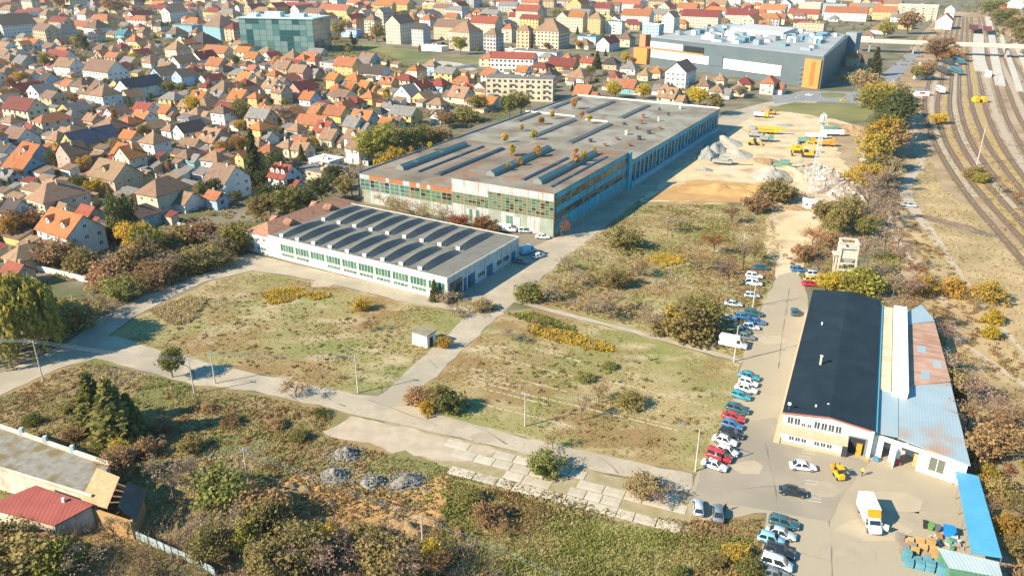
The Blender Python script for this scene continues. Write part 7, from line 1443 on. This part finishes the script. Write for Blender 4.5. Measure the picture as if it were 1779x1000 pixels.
for x in (-5.5,-3.8,2.6,4.3):
    for s in (-1, 1): link('wheel', WH_ME, cr, (x, s*1.15, .6), None, (1.8,2,1.8))
lorry(1322,204,-25,'yellow and white lorry farthest in the sand yard',YEL,PAINT['white']); excavator(1341,199,150,'orange excavator at the far corner of the sand yard',ORG,.9); loader(1309,252,-10,'yellow loader in the middle of the sand yard',YEL); lorry(1331,246,-12,'green-grey lorry in the middle of the sand yard',GRNM,GRYM,6)
excavator(1384,265,-20,'big yellow excavator left of the mast',YEL,1.25,1.0); excavator(1402,273,165,'second yellow excavator, closer to the mast',YEL,1.15,.9); lorry(1400,249,-14,'orange lorry with green tipper behind the excavators',ORG,GRNM); lorry(1434,254,-12,'orange lorry right of the mast',ORG,ORG); lorry(1417,241,-8,'white lorry behind the mast',PAINT['white'],PAINT['white'],9); lorry(1446,236,-6,'long white trailer lorry right of the mast',PAINT['white'],PAINT['white'],10,1.6); lorry(1442,229,-8,'dark green lorry farthest right',GRNM,GRNM,7)
crusher(1362,292,-15,'pale green screening plant beside the pale gravel cone',GRNM); crusher(1258,286,-20,'grey crushing plant at the factory side of the yard',GRYM,10); crusher(1310,238,160,'grey conveyor plant behind the crane',GRYM,8)
cb = thing('site_cabin', 'white site cabin with pale roof at the sand yard gate', 'cabin', (*G(1405,362), .05), D(-20)); m = MB(); m.box(-2.2,2.2,-1.3,1.3,.2,2.7); m.build('wall', PAINT['white'], cb); m = MB(); m.extr_y([(-2.4,2.7),(2.4,2.7),(2.4,2.85),(-2.4,3.3)], -1.5, 1.5); m.build('roof', WHITECAP, cb); link('window', WIN, cb, (-.8,-1.3,1.6), 0, (1.2,1,1)); link('door', DOOR, cb, (1.1,-1.3,1.2), 0, (.9,1,1.9))
# ---------- trains
def wagon(px, py, ang, L_, label, mt, name='rail_wagon'):
    t = thing(name, label, 'rail wagon', (*G(px, py), .3), D(ang), 'trains by the station'); m = MB(); m.extr_x([(-1.45,.9),(1.45,.9),(1.45,3.2),(.9,3.8),(-.9,3.8),(-1.45,3.2)], -L_/2, L_/2); m.build('body', mt, t); m = MB()
    for x in np.arange(-L_/2+1.2, L_/2-1, 2.2): m.box(x, x+1.3, -1.47, 1.47, 2.0, 2.9)
    m.build('window', CARGLASS, t)
    for x in (-L_/2+2, L_/2-2): m = MB(); m.box(x-1.2,x+1.2,-1.1,1.1,0,.85); m.build('bogie', DARKMETAL, t)
TB = mat('train_dark', (.05,.06,.07), rough=.5); TG = mat('train_teal', (.06,.16,.19), rough=.5)
for i, a in enumerate(((1638,128,80,24,'dark railway coach nearest in the left train',TB),(1646,112,80,24,'dark railway coach second in the left train',TB),(1653,98,80,24,'dark railway coach farthest in the left train',TB),(1661,128,78,22,'teal railway coach nearest in the right train',TG),(1664,110,78,22,'teal railway coach farthest in the right train',TG),(1633,162,78,10,'white short wagon below the trains',PAINT['white']))): wagon(*a)
# gantry masts of the railway
for i, (x, y, h) in enumerate(((1697,287,16),(1660,180,8),(1712,190,8),(1754,255,9),(1640,215,8),(1730,150,8))):
    t = thing('catenary_mast', 'tall pale lattice mast between the tracks' if i == 0 else 'thin catenary mast beside the tracks', 'mast', (*G(x, y), .02), D(10), 'railway masts'); m = MB(); m.tube((0,0,0),(0,0,h),.28 if i == 0 else .14,.15 if i == 0 else .09,6); m.build('shaft', mat('pinkish_steel', (.50,.38,.34), rough=.7) if i == 0 else METAL, t); m = MB(); m.bar((-2,0,h-.6),(2,0,h-.6),.12,.12); m.build('bracket', METAL, t)
for i, (x, y) in enumerate(((1695,178),(1709,178))):
    m = MB(); m.box(-1.2,1.2,-2,2,.2,3.2); m.box(-1.0,1.0,2,3.2,.2,2.2); t = m.build('track_machine', YEL, None, bevel=.1); t.location = (*G(x, y), .05); tag(t, ['left', 'right'][i]+' small yellow machine on the tracks', 'machine')
st_ = thing('signal_hut', 'small white hut with red sign beside the tracks', 'hut', (*G(1600,166), .02), D(-10)); m = MB(); m.box(-4,4,-2,2,0,3); m.build('wall', PAINT['white'], st_); m = MB(); m.box(-4.2,4.2,-2.2,2.2,3,3.2); m.build('roof', METAL, st_); m = MB(); m.box(-1.5,1.5,-2.04,-2.005,1.2,2.3); m.build('sign', PAINT['red'], st_)
pk = thing('platform_kiosk', 'white kiosk on the middle platform end', 'kiosk', (*G(1716,133), .02), D(70)); m = MB(); m.box(-3.5,3.5,-1.5,1.5,0,3.2); m.build('wall', PAINT['white'], pk); m = MB(); m.box(-3.8,3.8,-1.8,1.8,3.2,3.45); m.build('roof', WHITECAP, pk); m = MB(); m.box(-1,1,-1.53,-1.505,1,2.2); m.build('window', CARGLASS, pk)
# log / scrap piles on the bank
sp_ = heap('sleeper_pile', 'long dark pile of old sleepers on the dry bank', 1660, 392, 3, 15, 1.0, mat('old_timber', (.12,.085,.06), (.17,.13,.10), scale=1.5, rough=.95, bump=.3, bscale=2), cat='pile', seed=70, rot=D(32), rough=.6)
# ================================================================ ruins in the bottom left corner
RF = mat('mossy_flat_roof', (.27,.25,.205), (.19,.175,.14), scale=.9, rough=.95, detail=10, c3=(.17,.13,.06), s3=.3, bump=.04); PLAS = mat('old_plaster', (.62,.55,.44), (.50,.42,.32), scale=.5, rough=.95, streak=((.36,.28,.2), .6, (1,1,.4)))
def G3(x, y, h, r): g_ = G(x, y, h); return (g_[0]-r.location.x, g_[1]-r.location.y)
ra = thing('derelict_flat_building', 'derelict flat-roofed building with broken parapet, lower left edge', 'building', (*G(60,850), 0)); Hh = 4.6
PP = [G3(-60,795,Hh,ra), G3(160,862,Hh,ra), G3(190,808,Hh,ra), G3(-20,735,Hh,ra)]
m = MB(); m.prism(PP, 0, Hh-.3); m.build('wall', PLAS, ra); m = MB(); m.prism(PP, Hh-.3, Hh); m.build('roof', RF, ra)
for a, b, hh in ((0,1,.35),(3,2,.7)):
    p, q = Vector((*PP[a], Hh+hh/2)), Vector((*PP[b], Hh+hh/2)); m = MB(); m.bar(p, q, .35, hh); m.build('parapet', PLAS, ra)
for t in (.3, .5, .72): p = Vector(PP[3]).lerp(Vector(PP[2]), t); m = MB(); m.box(p.x-.3,p.x+.3,p.y-.3,p.y+.3,Hh,Hh+1.5); m.build('parapet_post', mat('bluish_post', (.40,.46,.46), rough=.8), ra)
rh = thing('red_roof_house', 'low old house with big dull red metal roof, bottom left', 'house', (*G(80,910), 0)); Hh = 3.3; RRD = mat('dull_red_metal', (.30,.075,.055), (.24,.06,.045), scale=.4, rough=.6, stripes=('X', 1.5, .03))
T4 = [G3(-30,880,4.2,rh), G3(95,912,3.3,rh), G3(163,876,4.4,rh), G3(62,842,5.2,rh)]
m = MB(); m.prism(T4, [4.0,3.1,4.2,5.0], [4.2,3.3,4.4,5.2]); m.build('roof', RRD, rh); c = Vector((sum(p[0] for p in T4)/4, sum(p[1] for p in T4)/4)); m = MB(); m.prism([tuple(c+(Vector(p)-c)*.94) for p in T4], 0, [3.8,2.95,4.0,4.8]); m.build('wall', PLAS, rh); m = MB(); q = G3(110,868,4.8,rh); m.box(q[0]-.2,q[0]+.2,q[1]-.2,q[1]+.2,4.4,5.2); m.build('roof_vent', WHITECAP, rh)
rs = thing('small_red_shed', 'small shed with rusty red roof below the red roofed house', 'shed', (*G(75,945), 0)); T4 = [G3(48,942,2.2,rs), G3(78,955,2.2,rs), G3(103,935,2.8,rs), G3(72,922,2.8,rs)]; m = MB(); m.prism(T4, [2.0,2.0,2.6,2.6], [2.2,2.2,2.8,2.8]); m.build('roof', RRD, rs); m = MB(); c = Vector((sum(p[0] for p in T4)/4, sum(p[1] for p in T4)/4)); m.prism([tuple(c+(Vector(p)-c)*.9) for p in T4], 0, 2.0); m.build('wall', PLAS, rs)
ru = thing('ruined_house', 'ruined house with half collapsed tan roof and open gable, lower left', 'ruin', (*G(215,900), 0)); TR_ = mat('old_tan_tiles', (.46,.32,.17), (.36,.25,.13), scale=1.5, rough=.95, bump=.06, bscale=4)
A = G3(140,868,4.2,ru); B2 = G3(186,882,4.2,ru); Cc = G3(208,828,6.0,ru); Dd = G3(168,812,6.0,ru); Ee = G3(235,905,3.6,ru); Ff = G3(255,850,3.6,ru)
m = MB(); m.poly([(*A,4.2),(*B2,4.2),(*Cc,6.0),(*Dd,6.0)]); m.poly([(*A,4.05),(*Dd,5.85),(*Cc,5.85),(*B2,4.05)]); m.build('roof', TR_, ru)
dk = mat('dark_slates', (.10,.085,.075), (.14,.12,.10), scale=1, rough=.9); rr = G3(222,835,6.0,ru); rr0 = G3(204,880,6.0,ru); m = MB(); m.poly([(*rr0,6.0),(*Ee,3.6),(*Ff,3.6),(*rr,6.0)]); m.poly([(*rr0,5.85),(*rr,5.85),(*Ff,3.45),(*Ee,3.45)]); m.build('east_roof', dk, ru)
WQ = [G3(152,878,3.6,ru), G3(228,905,3.4,ru), G3(246,858,3.4,ru), G3(172,830,3.6,ru)]
for i in range(4):
    p, q = Vector((*WQ[i], 1.7)), Vector((*WQ[(i+1)%4], 1.7)); m = MB(); m.bar(p, q, .35, 3.4); m.build('wall', mat('ochre_brick', (.46,.28,.12), (.38,.22,.10), scale=1.5, rough=.95), ru)
for t in (.2,.4,.6,.8): p = Vector((*rr0,5.9)).lerp(Vector((*rr,5.9)), t); q = Vector((*B2,4.1)).lerp(Vector((*Cc,5.9)), t); m = MB(); m.bar(p, q, .14, .16); m.build('rafter', WOOD, ru)
fc = thing('panel_fence', 'grey panel fence running down from the ruined house', 'fence', (*G(290,950), 0)); FP = [G3(x, y, 1.6, fc) for x, y in ((212,912),(272,938),(322,960),(372,985))]; PNL = mat('fence_panel', (.36,.44,.44), (.30,.36,.36), scale=.8, rough=.7)
for i in range(3):
    for k in range(4):
        a = Vector(FP[i]).lerp(Vector(FP[i+1]), k/4); b = Vector(FP[i]).lerp(Vector(FP[i+1]), (k+1)/4); m = MB(); m.bar((*(a*.98+b*.02), .85),(*(a*.03+b*.97), .85), .06, 1.5); m.build('panel', PNL, fc); m = MB(); m.box(a.x-.07,a.x+.07,a.y-.07,a.y+.07,0,1.85); m.build('post', DARKMETAL, fc)
# garden walls of the nearest houses
for i, (p, q, h, c) in enumerate((((310,395),(365,408),1.6,'white'),((60,468),(160,492),1.4,'white'),((470,300),(560,318),2.0,'cream'),((545,276),(640,288),1.8,'white'),((120,470),(200,455),1.2,'grey'),((330,300),(410,318),1.5,'cream'),((820,178),(850,185),2.5,'cream'),((740,128),(880,108),2.2,'white'))):
    a, b = G(*p), G(*q); m = MB(); L_ = math.hypot(b[0]-a[0], b[1]-a[1]); m.box(0,L_,-.14,.14,0,h); m.box(-.05,L_+.05,-.2,.2,h,h+.1); o = m.build('garden_wall', WALL[c], None); o.location = (*a, 0); o.rotation_euler = (0,0,math.atan2(b[1]-a[1], b[0]-a[0])); tag(o, f'{c} garden wall', 'wall', 'garden walls')

# ================================================================ labels that single things out
LM_ = [('the white hall', WHL.w(30,18)), ('the derelict factory', BHL.w(38,60)), ('the factory rear', BHL.w(38,150)), ('the glass office block', go), ('the mall', ML.w(mL/2,20)), ('the station', G(1643,60)), ('the meadow', G(650,92)), ('the willow', G(30,600)), ('the sand yard', G(1330,270)), ('the left edge', G(20,260)), ('the upper left corner', G(40,60)), ('the ruined house', G(215,890)), ('the warehouse', RWL.w(8,30)), ('the hopper tower', G(1464,487)), ('the top edge', G(900,10)), ('the bottom edge', G(600,985)), ('the big white van', G(1273,602)), ('the pale court', G(770,118)), ('the red dormer house', G(505,310))]
from collections import defaultdict
bpy.context.view_layer.update()
ON = ['','first','second','third','fourth','fifth','sixth','seventh','eighth','ninth','tenth','eleventh','twelfth','thirteenth','fourteenth','fifteenth','sixteenth','seventeenth','eighteenth','nineteenth','twentieth']
def groups():
    d = defaultdict(list)
    for o in THINGS: d[o['label']].append(o)
    return [v for v in d.values() if len(v) > 1]
def place(o):
    X, Y = o.location.x, o.location.y
    return min(LM_, key=lambda l: (l[1][0]-X)**2+(l[1][1]-Y)**2)[0]
for v in groups():
    if len(v[0]['label'].split()) <= 7:
        for o in v: o['label'] = o['label']+' near '+place(o)
for v in groups():
    v.sort(key=lambda o: PXof(o.location.x, max(o.location.y, 20))[0]); n = len(v); w = len(v[0]['label'].split())
    for i, o in enumerate(v):
        k = ON[i+1] if i < 20 else f'{i+1}th'
        o['label'] = o['label']+(f', {k} from left' if w > 10 else f', {k} from the left of {n}')
print('things', len(THINGS), 'objects', len(bpy.data.objects), 'long', sum(len(o['label'].split()) > 16 for o in THINGS))
# ================================================================ haze
hz = bpy.data.materials.new('haze_air'); hz.use_nodes = True; nt = hz.node_tree; nt.nodes.clear()
out = nt.nodes.new('ShaderNodeOutputMaterial'); pv = nt.nodes.new('ShaderNodeVolumePrincipled'); nt.links.new(pv.outputs[0], out.inputs['Volume'])
pv.inputs['Color'].default_value = (.95,.93,.90,1); pv.inputs['Density'].default_value = 0.00007; pv.inputs['Anisotropy'].default_value = .2
o = MB().box(-3990,3990,-290,6990,-1.5,340).build('haze', hz); stuff(o)
